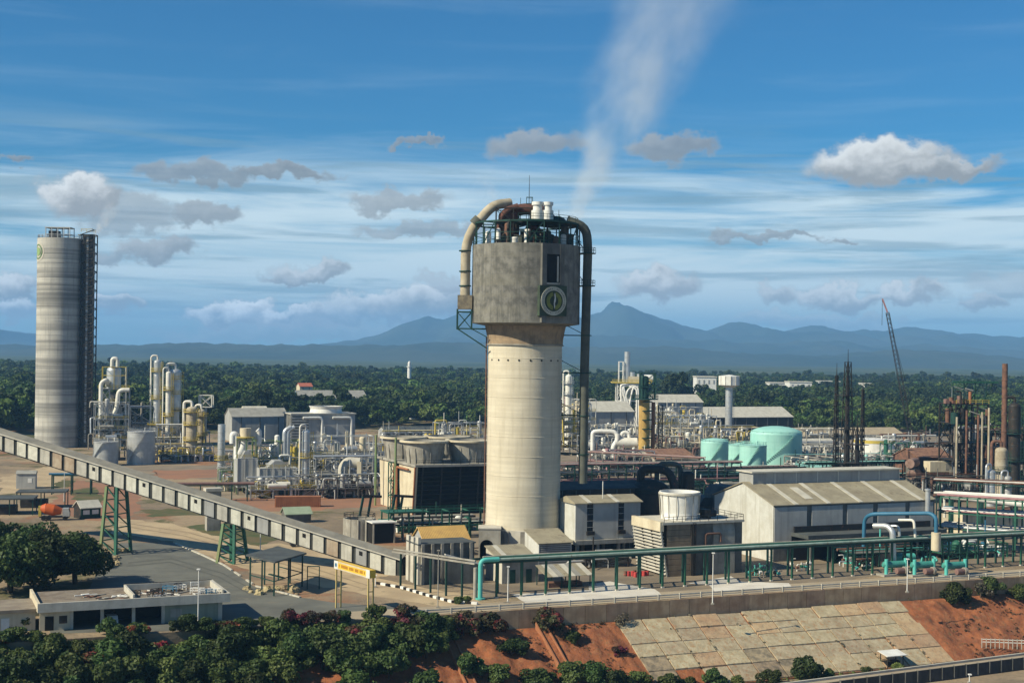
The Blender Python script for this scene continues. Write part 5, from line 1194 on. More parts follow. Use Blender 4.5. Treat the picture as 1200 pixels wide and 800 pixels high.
def mast(label, px, d, y0, w0, thick=False):
    t = thing('lattice_mast', label, 'mast', at(px, d), TH); zt = hz(px, y0, d); m = MB(); n = int(zt/(2.2*w0/1.2))+1
    for j in range(n):
        f0, f1 = j/n, (j+1)/n; a, b = w0*(1-.6*f0)/2, w0*(1-.6*f1)/2
        for sx, sy in ((-1,-1),(1,-1),(1,1),(-1,1)):
            m.beam((sx*a,sy*a,zt*f0), (sx*b,sy*b,zt*f1), .22)
            nx, ny = (1,-1) if (sx,sy) == (-1,-1) else ((1,1) if (sx,sy) == (1,-1) else ((-1,1) if (sx,sy) == (1,1) else (-1,-1)))
            m.beam((sx*a,sy*a,zt*f0), (nx*b,ny*b,zt*f1), .14); m.beam((sx*b,sy*b,zt*f1), (nx*b,ny*b,zt*f1), .12)
    m.build('lattice', 'black_steel', t); MB().cyl((0,0,zt), (0,0,zt+4), .14, .05, 6).build('spike', 'black_steel', t)
    if thick: MB().cyl((0,0,0), (0,0,zt*.9), w0*.33, w0*.16, 12).build('flare_pipe', 'black_steel', t)
    for f in (.25,.5,.75): MB().box(-w0*.7, w0*.7, -w0*.7, w0*.7, zt*f, zt*f+.2).build('platform', 'black_steel', t)
    return t
mast('tallest dark lattice mast with a thick core behind the big shed', 994, 440, 424, 3.4, True)
mast('thin dark lattice mast left of the tallest mast', 981, 445, 440, 1.4)
mast('dark stubby lattice mast right of the tallest mast', 1006, 435, 500, 3.6, True)
mast('thin dark pole mast just behind the tallest mast', 1012, 460, 456, 1.2)
def flag_roofs():
    low_building('long warehouse with pale ribbed roof and dark front before the forest', 832, 940, 790, 490, 478, 'black_steel', 'roof_light', 24)
    low_building('long cream roofed open shed behind the masts', 950, 1075, 740, 511, 503, 'black_steel', mat('roof_cream', (.42,.34,.22), (.34,.27,.18), .5, .8), 16)
    low_building('low buff shed left of the white tank', 945, 990, 620, 524, 515, 'concrete', 'roof_light', 14)
    for i, (a, b, y0, y1, d) in enumerate(((817,840,442,450,1300),(903,924,449,456,1500),(926,952,448,457,1450),(1014,1024,450,455,1500),(960,985,447,449,1700))):
        L = (b-a)*d/F; t = thing('distant_warehouse', ('white flat block far off above the forest, left of the water tower', 'far white roof left of the biggest far roof', 'biggest far white roof right of the white blocks', 'tiny far white house behind the masts', 'tiny far grey roof near the horizon')[i], 'building', at(a, d), 0, 'white buildings beyond the forest')
        h = hz(a, y0, d); MB().box(0, L, 0, 26, 0, h).build('wall', 'white', t); MB().box(-.5, L+.5, -.5, 26.5, h, h+1).build('roof', 'roof_light', t)
        for k in range(4): MB().box(L*(k+.3)/4, L*(k+.6)/4, -.3, -.05, h*.75, h*.9).build('window', 'clad_grey', t)
flag_roofs()
def crane():
    d = 640; t = thing('crawler_crane', 'tall thin lattice boom crane leaning left against the hills', 'crane', at(1072, d), 0); a = Vector((0,0,3)); tip = P(1040, 366, d) - at(1072, d); m = MB(); n = 30
    u = (tip-a).normalized(); s1 = u.cross(Vector((0,1,0))).normalized(); s2 = Vector((0,1,0))
    def c(f, i): 
        w = .95*(1-.55*abs(f-.4)); q = ((-1,-1),(1,-1),(1,1),(-1,1))[i]; return a.lerp(tip, f) + s1*q[0]*w + s2*q[1]*w
    for j in range(n):
        for i in range(4): m.beam(c(j/n,i), c((j+1)/n,i), .18); m.beam(c(j/n,i), c((j+1)/n,(i+1) % 4), .11)
    m.build('boom', 'black_steel', t); jb = P(1034, 350, d) - at(1072, d); MB().beam(tip, jb, .6).build('jib', 'pink_pipe', t)
    MB().cyl(jb, jb - Vector((0,0,12)), .1, n=6).build('hoist_rope', 'black_steel', t)
    MB().box(-3, 5, -2.5, 2.5, 1.4, 4.5).build('cab', 'concrete_dark', t)
    for y in (-3, 1.8): MB().box(-4, 4, y, y+1.2, 0, 1.3).build('track', 'dark', t)
    MB().beam((4,0,4), tip, .12).build('pendant', 'black_steel', t)
crane()
# ------------------------------------------------------------------ rusty units on the right edge
def right_units():
    low_building('rusty red gabled roof left of the tall steel structure', 1079, 1123, 455, 537, 526, 'rust', 'roof_rust', 13)
    t = thing('control_cabin', 'cream cabin box under the rusty roof', 'cabin', at(1092, 446), TH*.6); h0, h1 = hz(1100, 553, 446), hz(1100, 541, 446)
    MB().box(0, 7.6, 0, 4, h0, h1).build('wall', 'cream', t); MB().box(.3, .5, .3, 3.7, 0, h0).build('leg', 'black_steel', t); MB().box(7, 7.3, .3, 3.7, 0, h0).build('leg', 'black_steel', t); MB().box(5.4, 7, -.06, -.01, h0+.6, h1-.5).build('window', 'concrete', t)
    for i, (px, py, lab) in enumerate(((1068, 543, 'upper'), (1070, 556, 'lower'))):
        c = at(px, 445); z = hz(px, py, 445); t = thing('rusty_drum', f'{lab} of two rusty horizontal drums left of the cream cabin', 'drum', c, R(60)); q = MB().cyl((0,0,z), (7,0,z), 1.5, n=20); q.build('shell', mat('drum_rust', (.30,.20,.16), (.18,.11,.08), .8, .85), t)
        MB().lathe([(.01,0),(.8,.2),(1.2,.5)], 16).build('vent_disc', 'concrete', t).location = (3, 0, z-.2)
        for x in (1, 6): MB().box(x-.3, x+.3, -1.4, 1.4, 0, z-1).build('saddle', 'concrete_dark', t)
    d = 440; t = thing('steel_structure', 'tall dark rusty steel structure with green beams at the right edge', 'process unit', at(1121, d), TH*.5); s = d/F
    zs = [hz(1150, y, d) for y in (560, 540, 520, 497, 474)]; L = 42*s
    MB().frame(0, L, 0, 10, zs, 4, 2, .42, True).build('frame', 'black_steel', t)
    for z in zs: MB().box(-.3, L+.3, -.3, 10, z, z+.2).build('deck', 'black_steel', t); MB().rail([(0,-.3,z+.2),(L,-.3,z+.2)], 1.2, .14, 2).build('handrail', 'green_dark' if z < zs[-1] else 'yellow', t)
    for x in (0, 10, 22, 26, 33): MB().cyl((x*s*1.25,-.8,0), (x*s*1.25,-.8,zs[-1]-rnd.uniform(0,6)), .36, n=10).build('pipe', ('duct_buff','rust','duct_buff')[x % 3], t)
    zt = hz(1150, 448, d); MB().beam((0,2,zt), (L*1.4,2,zt), .5).build('top_beam', 'green_steel', t)
    for x in (0, .33, .66, 1.0): MB().beam((L*x,2,zs[-1]), (L*x*1.05,2,zt), .3).build('top_post', 'green_dark', t)
    for x in (.1, .5, .9): MB().beam((L*x,2,zs[-1]), (L*x+4,2,zt), .22).build('brace', 'green_dark', t)
    [MB().cyl((-2.5+2.3*k, 1.5+(k % 2), zs[-1]+.2), (-2.5+2.3*k, 1.5+(k % 2), zs[-1]+1.6+.5*(k % 3)), .8, n=12).box(-3.2+2.3*k, -1.9+2.3*k, .4, 1.0, zs[-1]+.2, zs[-1]+1.2).build('machine', 'rust' if k % 2 else 'brown_pipe', t) for k in range(4)]; MB().cyl((6,2,zs[-1]), (6,2,zt-3), .5, n=10).build('vent', 'orange_dull', t)
    r = random.Random(9)
    for i in range(26):
        x, y, z = r.uniform(0,L), r.uniform(0,9), r.choice([0]+zs[:-1]); ra = r.uniform(.4,1.3)
        MB().cyl((x,y,z), (x,y,z+r.uniform(2,5)), ra, n=12).build('vessel', r.choice(('black_steel','silver_dull','rust','concrete_dark','green_dark')), t)
    for i in range(24):
        x, y, z = r.uniform(0,L), r.uniform(-1,9), r.choice([0]+zs); MB().tube([(x,y,z),(x,y,z+r.uniform(2,6)),(x+r.uniform(-6,6),y,z+4)], r.choice((.15,.2,.3)), 8, .6).build('pipe', r.choice(('black_steel','rust','silver_dull','concrete')), t)
    stack('tall rust red chimney at the right edge', 1178, 436, .85, 426, 560, 'rust')
    column('dark thick column right of the rust red chimney', 1190, 445, 1.9, hz(1190, 476, 445), 'black_steel', (.4,.7), rail='green_dark', pipe='black_steel')
    column('rust stained vessel under the rust red chimney', 1175, 430, 1.9, hz(1175, 528, 430), 'duct_buff', (.6,), rail='green_dark', pipe='rust')
    column('short silver vertical drum at the foot of the steel structure', 1163, 420, 1.4, hz(1163, 553, 420), 'silver', (), rail='silver_dull', pipe='silver')
    column('second short silver drum in shade near the right edge', 1183, 420, 1.2, hz(1183, 560, 420), 'silver_dull', (.7,), rail='green_dark', pipe='silver')
    module('dark clutter of small rusty machinery below the steel structure', 1085, 1200, 425, 562, 41, levels=2, depth=10, pal=('black_steel','rust','silver_dull','concrete_dark'), frame_m='black_steel', rail='black_steel', dens=.9)
    module('dark rusty pipe structure cut by the right edge', 1186, 1240, 450, 500, 42, levels=4, depth=10, pal=('black_steel','rust','green_dark'), frame_m='black_steel', rail='green_dark')
right_units()
def right_pipes():
    d = 330; t = thing('white_header_pipe', 'thick white pipe slanting past the right end of the big shed', 'pipe', at(1107, d), 0)
    o = at(1107, d); MB().tube([P(1107,580,350)-o, P(1150,584,340)-o, P(1215,592,332)-o], .95, 14, 3).build('pipe', 'white', t)
    for q in (P(1115,581,348), P(1150,584,340), P(1190,589,335)): MB().box(q.x-o.x-.3, q.x-o.x+.3, q.y-o.y-1, q.y-o.y+1, 0, q.z-.9).build('support', 'green_dark', t)
    MB().tube([P(1095,577,352)-o, P(1106,577,350)-o, P(1107,590,350)-o, P(1107,606,350)-o], .3, 10, 1).build('pipe', 'white_pipe', t)
    pipe_rack('green pipe rack with pale pipes at the right end of the big shed', 1105, 322, 1215, 312, 9, [5, 8.6, 12.2], ('white_pipe','white','blue_pipe','pink_pipe','silver'), 'green_steel', 51, 6)
    pipe_rack('second green pipe rack with brown pipes behind the white header pipe', 1100, 362, 1230, 352, 8, [8, 12], ('brown_pipe','rust','white_pipe','rust'), 'green_dark', 52, 6)
    low_building('pale wall building behind the right hand pipe racks', 1135, 1215, 350, 604, 598, 'cream', 'roof_rust', 9)
    o = at(1050, 286); t = thing('blue_pipe_loop', 'blue overhead pipe loop in front of the big shed wall', 'pipe', o, 0)
    MB().tube([P(1012,640,292)-o, P(1013,608,292)-o, P(1020,602,290)-o, P(1090,601,284)-o, P(1097,606,283)-o, P(1097,632,283)-o], .4, 12, 1.5).build('pipe', 'blue_pipe', t)
    q = P(1097,627,283)-o; MB().cyl(q-Vector((0,0,3)), q+Vector((0,0,.6)), .95, n=14).build('filter_body', 'cream', t)
    t = thing('silver_pipe_bends', 'silver bent pipes rising before the dark shed canopy', 'pipe', o, 0)
    MB().tube([P(1024,616,290)-o, P(1040,616,288)-o, P(1046,622,287)-o, P(1047,662,287)-o], .62, 12, 1.8).build('pipe', 'silver', t)
    MB().tube([P(1044,616,292)-o, P(1053,616,291)-o, P(1055,636,291)-o], .3, 10, .8).build('pipe', 'silver', t)
    MB().tube([P(1053,609,292)-o, P(1071,609,290)-o, P(1073,634,290)-o], .28, 10, .8).build('pipe', 'white_pipe', t)
    for px, lab in ((1052, 'left'), (1085, 'middle'), (1122, 'right')):
        c = at(px, 284); t = thing('pump_skid', f'{lab}most of three teal pump skids behind the pipe bridge' if lab != 'middle' else 'middle of three teal pump skids behind the pipe bridge', 'pump', c, TH, 'teal pump skids')
        MB().cyl((-2.6,0,2.2), (2.2,0,2.2), .7, n=16).cyl((-2.6,0,2.2), (-3.0,0,2.2), .7, .35, 16).cyl((2.2,0,2.2), (2.6,0,2.2), .7, .35, 16).build('drum', mat('teal_dark', (.06,.28,.23), (.05,.22,.18), .6, .5), t)
        for x in (-2.4, 2.4): MB().tube([(x,-.4,0), (x,-.4,3.4)], .38, 10).build('leg', 'teal', t)
        MB().box(-3.6, 3.6, -1.3, 1.3, 0, .4).build('base', 'concrete', t); MB().cyl((-.6,-1.3,1.1), (1.2,-1.3,1.1), .6, n=12).build('motor', 'brown_pipe', t); MB().cyl((1.2,-1.3,1.1), (1.8,-1.3,1.1), .8, n=12).build('pump_casing', 'concrete', t)
    r = random.Random(12)
    for i, (px, py) in enumerate(((1000, 664), (1012, 668), (900, 676), (884, 674), (940, 668))):
        c = G(px, py); t = thing('valve_cluster', ('knot of small white valves below the shed canopy', 'knot of pale valves right of the white ones', 'grey and teal valve group by the cooling tower wall', 'low teal pipe manifold near the cooling tower', 'pale valve stand in the shade of the canopy')[i], 'valves', c, TH)
        for k in range(7):
            x, y = r.uniform(-2.4,2.4), r.uniform(-.8,.8); z = r.uniform(.8,2.6)
            MB().tube([(x,y,0),(x,y,z),(x+r.uniform(-1.5,1.5),y,z)], .12, 8, .3).build('pipe', ('white','white_pipe','concrete','teal','white_pipe')[i], t)
            MB().cyl((x-.3,y,z*.6), (x+.3,y,z*.6), .3, n=10).build('valve_wheel', r.choice(('white','green_steel','teal','rust')), t)
right_pipes()

EX = [
 ('open decks with silver vessels beneath the bent white pipes on the left', 113, 150, 538, 474, 61, 5, ('silver','silver_dull','white_pipe','concrete'), 'silver_dull', 'yellow', 1.4),
 ('silver pipe stand behind the larger silver tank', 150, 184, 556, 500, 62, 3, ('silver','silver_dull','white_pipe'), 'silver_dull', 'silver', 1.3),
 ('low valves and yellow rails before the buff columns', 186, 250, 536, 524, 63, 2, ('silver','duct_buff','yellow','silver_dull','black_steel'), 'silver_dull', 'yellow', 1.6),
 ('low pipework at the foot of the plain silver stack', 262, 300, 430, 552, 64, 2, ('silver','cream','silver_dull','white_pipe'), 'green_pale', 'yellow', 1.5),
 ('silver pipework in front of the blue heater boxes', 296, 374, 410, 563, 65, 2, ('silver','white_pipe','silver_dull','yellow'), 'silver_dull', 'yellow', .9),
 ('grey pipes and machines before the arched duct', 374, 446, 412, 560, 66, 2, ('silver_dull','concrete','black_steel','silver'), 'concrete_dark', 'silver_dull', 1.3),
 ('dull machinery left of the pale fan stacks', 424, 474, 500, 522, 67, 3, ('silver_dull','concrete','black_steel','white_pipe'), 'silver_dull', 'silver', 1.5),
 ('thicket of pipes seen above the pale fan stacks', 452, 572, 600, 508, 68, 2, ('silver','white_pipe','yellow','concrete'), 'silver_dull', 'yellow', 1.3),
 ('pink and white pipe tangle just right of the concrete tower', 656, 720, 455, 548, 69, 3, ('pink_pipe','brown_pipe','white_pipe','concrete','white'), 'green_dark', 'green_dark', 1.7),
 ('pipe tangle beneath the white looped pipes', 700, 775, 500, 530, 70, 3, ('white_pipe','silver','pink_pipe','concrete','brown_pipe'), 'silver_dull', 'green_dark', 1.6),
 ('dark green pipe tangle behind the grey blocks', 775, 880, 420, 566, 71, 3, ('brown_pipe','pink_pipe','green_dark','concrete','white_pipe'), 'green_dark', 'green_dark', 1.3),
 ('pale valves and pipes in front of the teal tanks', 820, 960, 470, 552, 72, 2, ('tank_teal','white_pipe','green_dark','concrete'), 'green_dark', 'green_dark', 1.4),
 ('silver pipework under the slim water tower', 826, 900, 640, 502, 73, 2, ('silver','white_pipe','cream','yellow'), 'cream', 'cream', 1.5),
 ('grey pipework left of the white tank', 936, 1000, 560, 522, 74, 2, ('concrete','silver_dull','white_pipe'), 'concrete', 'green_dark', 1.5),
 ('pale pipework and green frames right of the white tank', 1046, 1086, 540, 520, 75, 3, ('white_pipe','silver','green_steel','concrete'), 'green_steel', 'green_steel', 1.6),
 ('rusty pipe thicket behind the steel structure', 1100, 1200, 500, 522, 76, 3, ('rust','black_steel','brown_pipe','silver_dull'), 'black_steel', 'black_steel', 1.3),
 ('blue and white pumps beneath the right hand pipe rack', 1108, 1200, 306, 640, 77, 2, ('white','blue_pipe','teal','silver','green_steel'), 'green_steel', 'green_steel', 1.0),
 ('teal and rusty machinery under the shed canopy', 1005, 1106, 293, 650, 78, 1, ('teal','rust','concrete','silver','teal'), 'green_dark', 'green_dark', .9),
 ('green pipe jumble before the black cooling tower face', 470, 566, 338, 612, 79, 2, ('green_steel','green_dark','concrete','white_pipe','black_steel'), 'green_steel', 'green_steel', 1.8),
 ('dark machinery in the yard left of the slatted cooling tower end', 690, 744, 287, 656, 80, 1, ('black_steel','concrete','rust','silver_dull'), 'black_steel', 'black_steel', 1.1),
 ('low brown pipework behind the yellow roofed hut', 505, 560, 300, 640, 81, 2, ('brown_pipe','rust','concrete','green_dark'), 'concrete_dark', 'green_dark', 1.4),
 ('tall white frames of pipes behind the dark duct', 662, 702, 660, 468, 82, 5, ('white_pipe','silver','cream','yellow'), 'white_pipe', 'yellow', 2.0),
 ('white and silver pipe frames right of the ochre column', 762, 800, 630, 484, 83, 4, ('white_pipe','silver','cream','yellow'), 'cream', 'yellow', 2.0),
 ('silver pipe frames at the foot of the grey flat building', 796, 846, 655, 488, 84, 4, ('white_pipe','silver','silver_dull','cream'), 'silver', 'yellow', 2.0),
 ('packed pale pipework before the long grey shed', 686, 756, 610, 500, 85, 4, ('white','silver','white_pipe','cream'), 'white_pipe', 'silver', 1.8),
 ('pale pipes packed between ochre column and teal tanks', 764, 828, 560, 512, 86, 3, ('white_pipe','silver','cream','brown_pipe'), 'cream', 'cream', 1.9),
 ('silver and yellow frames left of the cream pipe gallery', 340, 400, 455, 520, 87, 4, ('silver','white_pipe','yellow','silver_dull'), 'silver_dull', 'yellow', 1.8),
 ('dull silver pipes crowded behind the cream end walls', 398, 452, 480, 530, 88, 3, ('silver','silver_dull','concrete','white_pipe'), 'silver_dull', 'silver', 1.9),
 ('silver pipes crowded behind the plain silver stack', 262, 330, 470, 530, 89, 3, ('silver','silver_dull','white_pipe','yellow'), 'silver_dull', 'yellow', 1.6),
 ('pale pipes and frames behind the low buff shed', 930, 1000, 660, 505, 90, 3, ('white_pipe','concrete','silver','cream'), 'concrete', 'cream', 1.6),
 ('grey and white frames behind the rusty roof', 1040, 1110, 600, 512, 91, 3, ('white_pipe','silver','concrete','rust'), 'concrete', 'silver', 1.6),
 ('rusty and silver frames beside the rust red chimney', 1130, 1200, 470, 505, 92, 4, ('rust','silver_dull','black_steel','concrete'), 'black_steel', 'green_dark', 1.6),
]
for (lab, a, b, d, yt, sd, lv, pal, fm, rl, dn) in EX: module(lab, a, b, d, yt, sd, levels=lv, depth=7, pal=pal, frame_m=fm, rail=rl, dens=dn, boxes=sd % 2 == 0)
# ------------------------------------------------------------------ near things on the left
def lamp(label, px, py, ytop, m='white', z=0.0, group='thin lamp poles'):
    c = G(px, py, z); t = thing('lamp_pole', label, 'lamp pole', c, 0, group); h = hz(px, ytop, c.y) - z
    MB().cyl((0,0,0), (0,0,h), .10, .07, 8).build('pole', m, t); MB().box(-.25, .25, -.45, .1, h, h+.16).build('lamp_head', m, t); MB().box(-.25, .25, -.25, .25, 0, .3).build('foot', 'concrete', t)
lamp('white lamp pole before the long low building', 232, 734, 667)
lamp('thin white pole at the roadside before the small cooling tower', 835, 708, 648)
lamp('thin white pole at the roadside before the teal pump skids', 1063, 694, 655)
lamp('thin pale pole standing on the dirt behind the short trestle', 305, 648, 616)
lamp('thin pale pole near the guard hut', 75, 588, 545)
lamp('short white post beside the yellow sign gantry', 440, 688, 674)
lamp('thin grey pole at the road beside the yellow sign', 513, 712, 645, 'concrete')
lamp('pale pole in front of the lean-to shelter', 595, 706, 664)
lamp('pale lamp pole below the slope at the lower right', 1136, 800, 790, 'white', -9.5)

def office():
    C = G(50, 739); t = thing('service_building', 'long low flat roofed building with dark open bays at the lower left', 'building', C, TH); L = 27.5; D = 13
    MB().box(-.9, L+1.2, -1.3, -.9, 3.05, 4.45).build('fascia', 'concrete_light', t); MB().box(-.9, -.5, -.9, D, 3.05, 4.45).build('fascia', 'cream', t); MB().box(L+.8, L+1.2, -.9, D, 3.05, 4.45).build('fascia', 'concrete_light', t)
    MB().box(-.5, L+.8, -.9, D, 3.2, 3.9).build('roof_slab', mat('roof_gravel', (.24,.2,.15), (.16,.125,.09), .5, .95, bump=.1), t)
    MB().box(-.5, 4.0, 0, .2, 0, 3.05).build('wall', 'cream', t); MB().box(.3, 1.6, -.06, -.01, 0, 2.2).build('door', 'dark', t); MB().box(2.4, 3.6, -.06, -.01, 1.0, 2.2).build('window', 'glass_dark', t)
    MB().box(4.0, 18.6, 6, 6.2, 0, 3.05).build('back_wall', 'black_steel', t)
    for x in (4.0, 8.6, 13.4, 18.0): MB().box(x, x+.5, -.1, .4, 0, 3.05).build('pillar', 'concrete_light', t)
    wm = mat('wall_greenish', (.27,.30,.23), (.23,.25,.2), .3, .85, streak=.3)
    MB().box(18.5, L, 0, .2, 0, 3.05).build('wall', wm, t); MB().box(L-.2, L, .2, D, 0, 3.05).build('wall', wm, t); MB().box(19.4, 21.2, -.05, -.01, .9, 2.2).build('shutter', 'concrete', t); MB().box(L-.5, L+.15, -.1, .3, 0, 3.05).build('pillar', 'concrete_light', t)
    MB().box(-.2, L, D-.2, D, 0, 3.05).build('back_wall', wm, t)
    # low parapet box on the right half of the roof
    for a, b, c, d in ((13.5,L+.4,9.6,9.8),(13.5,13.8,-.2,9.6),(L+.1,L+.4,-.2,9.6)): MB().box(a, b, c, d, 3.9, 4.9).build('parapet', 'concrete_light', t)
    MB().box(13.5, L+.4, 9.82, 10.0, 3.9, 5.0).build('dark_parapet', 'black_steel', t)
    r = random.Random(5)
    for i in range(34):                       # things lying on the roof
        x, y = r.uniform(14.4, L-.8), r.uniform(.2, 9); a = r.uniform(-1, 1); l = r.uniform(.5, 2.2)
        k = thing('roof_debris', 'scrap piece lying on the flat roof of the low building', 'debris', C + EU*x + EV*y + Vector((0,0,3.92)), TH + a, 'scrap on the low roof')
        if i % 3: MB().box(-l, l, -.12, .12, 0, .14).box(-l, -l+.1, -.3, .3, 0, .2).build('plank', r.choice(('white','concrete','rust','black_steel','blue_pipe','white')), k)
        else: MB().frame(-l*.5, l*.5, -.4, .4, [.5, .9], 2, 2, .1).build('crate_frame', r.choice(('blue_pipe','black_steel','white')), k)
    for i in range(12):
        x, y = r.uniform(6, 13), r.uniform(1, 9); k = thing('roof_debris', 'rusty scrap lying on the left part of the low roof', 'debris', C + EU*x + EV*y + Vector((0,0,3.92)), TH + r.uniform(-1,1), 'rusty scrap on the low roof')
        l = r.uniform(.6, 2.4); MB().box(-l, l, -.12, .12, 0, .12).box(-l*.4, l*.3, -.4, .4, .12, .2).build('plank', r.choice(('rust','rust','concrete','white')), k)
    w = thing('side_wing', 'low cream wing with gravel roof at the lower left corner', 'building', C - EU*14 + EV*1, TH)
    MB().box(0, 13, 0, 9, 0, 2.9).build('wall', 'cream', w); MB().box(-.3, 13.3, -.5, 9.3, 2.9, 3.4).build('roof', mat('roof_gravel2', (.27,.23,.17), (.2,.16,.12), .5, .95), w); MB().box(8, 9.2, -.06, -.01, 0, 2.1).build('door', 'white', w); MB().box(3, 5, -.06, -.01, .9, 2).build('window', 'glass_dark', w)
    c = thing('parked_car', 'small pale car parked inside the dark bay', 'car', C + EU*10.6 + EV*2.6, TH + R(90))
    MB().prism([(-2,.35),(2,.35),(2.05,.8),(1.2,.95),(.7,1.45),(-1.2,1.45),(-1.7,.95),(-2.05,.85)][::-1], -.8, .8).build('body', 'white', c); MB().prism([(1.12,.98),(.68,1.4),(-1.15,1.4),(-1.6,.98)], -.82, .82).build('windows', 'glass_dark', c)
    for x in (-1.25, 1.25):
        for y in (-.82, .66): MB().cyl((x,y,.34), (x,y+.16,.34), .34, n=14).build('wheel', 'dark', c)
office()

def sign_gantry():
    A, B = Vector((-29.0, 239.8, 0)), Vector((-22.6, 230.4, 0)); v = B - A; t = thing('sign_gantry', 'yellow sign board on pale yellow posts spanning the entry road', 'sign', A, math.atan2(v.y, v.x)); L = v.length
    pm = mat('post_yellow', (.55,.42,.16), (.48,.36,.13), .6, .6)
    for x in (0, L):
        for y in (-.45, .45): MB().beam((x,y,0), (x,y,6.8), .22).build('post', pm, t)
        for z in (2.2, 4.4): MB().beam((x,-.45,z), (x,.45,z), .14).build('rung', pm, t)
    b = MB().box(-.6, L+.6, -.55, .55, 6.7, 8.0).build('board', 'sign_yellow', t)
    MB().box(-.64, .75, -.6, -.55, 6.66, 8.04).build('end_plate', 'white', b); MB().box(L-.6, L+.64, -.6, -.55, 6.66, 8.04).build('end_plate', 'white', b)
    MB().box(.76, L-.61, -.58, -.55, 7.78, 8.02).build('rim', 'cream', b); MB().box(.76, L-.61, -.58, -.55, 6.66, 6.86).build('rim', 'cream', b)
    r = random.Random(2); x = 1.1; m = MB()
    while x < L-1.2:
        w = r.uniform(.28,.42); m.box(x, x+w*.75, -.575, -.55, 7.1, 7.6); x += w + (0 if r.random() < .8 else .35)
    m.build('lettering', mat('sign_text', (.42,.19,.02), (.36,.16,.02), 1), b)['kind'] = 'stuff'
    MB().cyl((.05,-.62,7.35), (.05,-.6,7.35), .35, n=16).build('emblem', 'blue_pipe', b)
sign_gantry()

def green_shelter():
    A, B, Cc = G(293, 690), G(321, 698), G(354, 687); u = B - A; v = Cc - B; t = thing('open_shelter', 'open shelter with flat dark roof on thin green posts by the road', 'shelter', A, 0)
    def q(a, b, z): p = u*a + v*b; return Vector((p.x, p.y, z))
    h = 6.0
    for a in (0, .5, 1):
        for b in (0, .5, 1):
            if not (a == .5 and b == .5): MB().beam(q(a,b,0), q(a,b,h), .26).build('post', 'green_dark', t)
    vs = [q(-.12,-.06,h), q(1.1,-.06,h), q(1.1,1.06,h), q(-.12,1.06,h)]
    MB().add(vs + [p + Vector((0,0,.3)) for p in vs], [(3,2,1,0),(4,5,6,7),(0,1,5,4),(1,2,6,5),(2,3,7,6),(3,0,4,7)]).build('roof', 'roof_dark', t)
    for b in (0, 1): MB().beam(q(0,b,2.6), q(1,b,2.6), .16).build('rail', 'green_dark', t)
    MB().beam(q(1,0,2.6), q(1,1,2.6), .16).build('rail', 'green_dark', t); MB().beam(q(.2,.5,2.2), q(.8,.5,2.2), .5, .2).build('bench', 'green_dark', t)
    f = MB().rail([G(360,690)+Vector((0,0,0)), G(374,690)], 4.2, .16, 3)
    tag(f.build('hoarding_frame', 'green_dark'), 'thin dark frame beside the open shelter', 'frame')
green_shelter()

def kerb():
    pts = [G(441, 684), G(470, 689), (G(500, 698)), G(530, 706), G(560, 708)]
    t = thing('striped_kerb', 'black and white striped kerb curving along the road', 'kerb', (0,0,0)); i = 0
    for a, b in zip(pts[:-1], pts[1:]):
        n = int((b-a).length/1.15)
        for k in range(n):
            p, q = a.lerp(b, k/n), a.lerp(b, (k+.98)/n); MB().beam(p + Vector((0,0,.22)), q + Vector((0,0,.22)), .45, .45).build('kerb_block', 'white' if i % 2 else 'dark', t); i += 1
kerb()

def yard_kerb():
    t = thing('yard_kerb', 'pale concrete kerb edging the asphalt yard on its right side', 'kerb', (0,0,0)); pts = [G(206,637), G(236,650), G(262,662), G(300,687), G(352,700)]; r = random.Random(6)
    for a, b in zip(pts[:-1], pts[1:]):
        n = max(2, int((b-a).length/2.4))
        for k in range(n):
            if r.random() < .9: MB().beam(a.lerp(b, k/n) + Vector((0,0,.1)), a.lerp(b, (k+.96)/n) + Vector((0,0,.1+r.uniform(-.03,.03))), .38, .3).build('kerb_block', 'concrete_light', t)
yard_kerb()
def mixer_truck():
    t = thing('mixer_truck', 'orange drum mixer truck parked beyond the big tree', 'truck', G(64, 609), R(12))
    MB().box(-3.6, 3.6, -1, 1, .7, 1.0).build('chassis', 'black_steel', t)
    cb = MB().prism([(2.0,1.0),(3.7,1.0),(3.7,2.0),(3.4,3.0),(2.0,3.0)][::-1], -1.1, 1.1).build('cab', 'silver_dull', t); MB().prism([(3.45,2.0),(3.74,2.0),(3.5,2.8),(3.45,2.8)][::-1], -1, 1).build('windscreen', 'glass_dark', cb)
    MB().cyl((-3.4,0,3.0), (-2.2,0,2.9), .7, 1.35, 18).cyl((-2.2,0,2.9), (-.2,0,2.5), 1.35, 1.45, 18).cyl((-.2,0,2.5), (1.6,0,2.2), 1.45, .8, 18).build('drum', 'orange', t)
    MB().box(-3.9, -3.2, -.5, .5, 1.0, 3.6).build('chute', 'yellow', t)
    for x in (-2.6, -1.4, 2.6):
        for y in (-1.15, .85): MB().cyl((x,y,.55), (x,y+.3,.55), .55, n=16).build('wheel', 'dark', t)
mixer_truck()
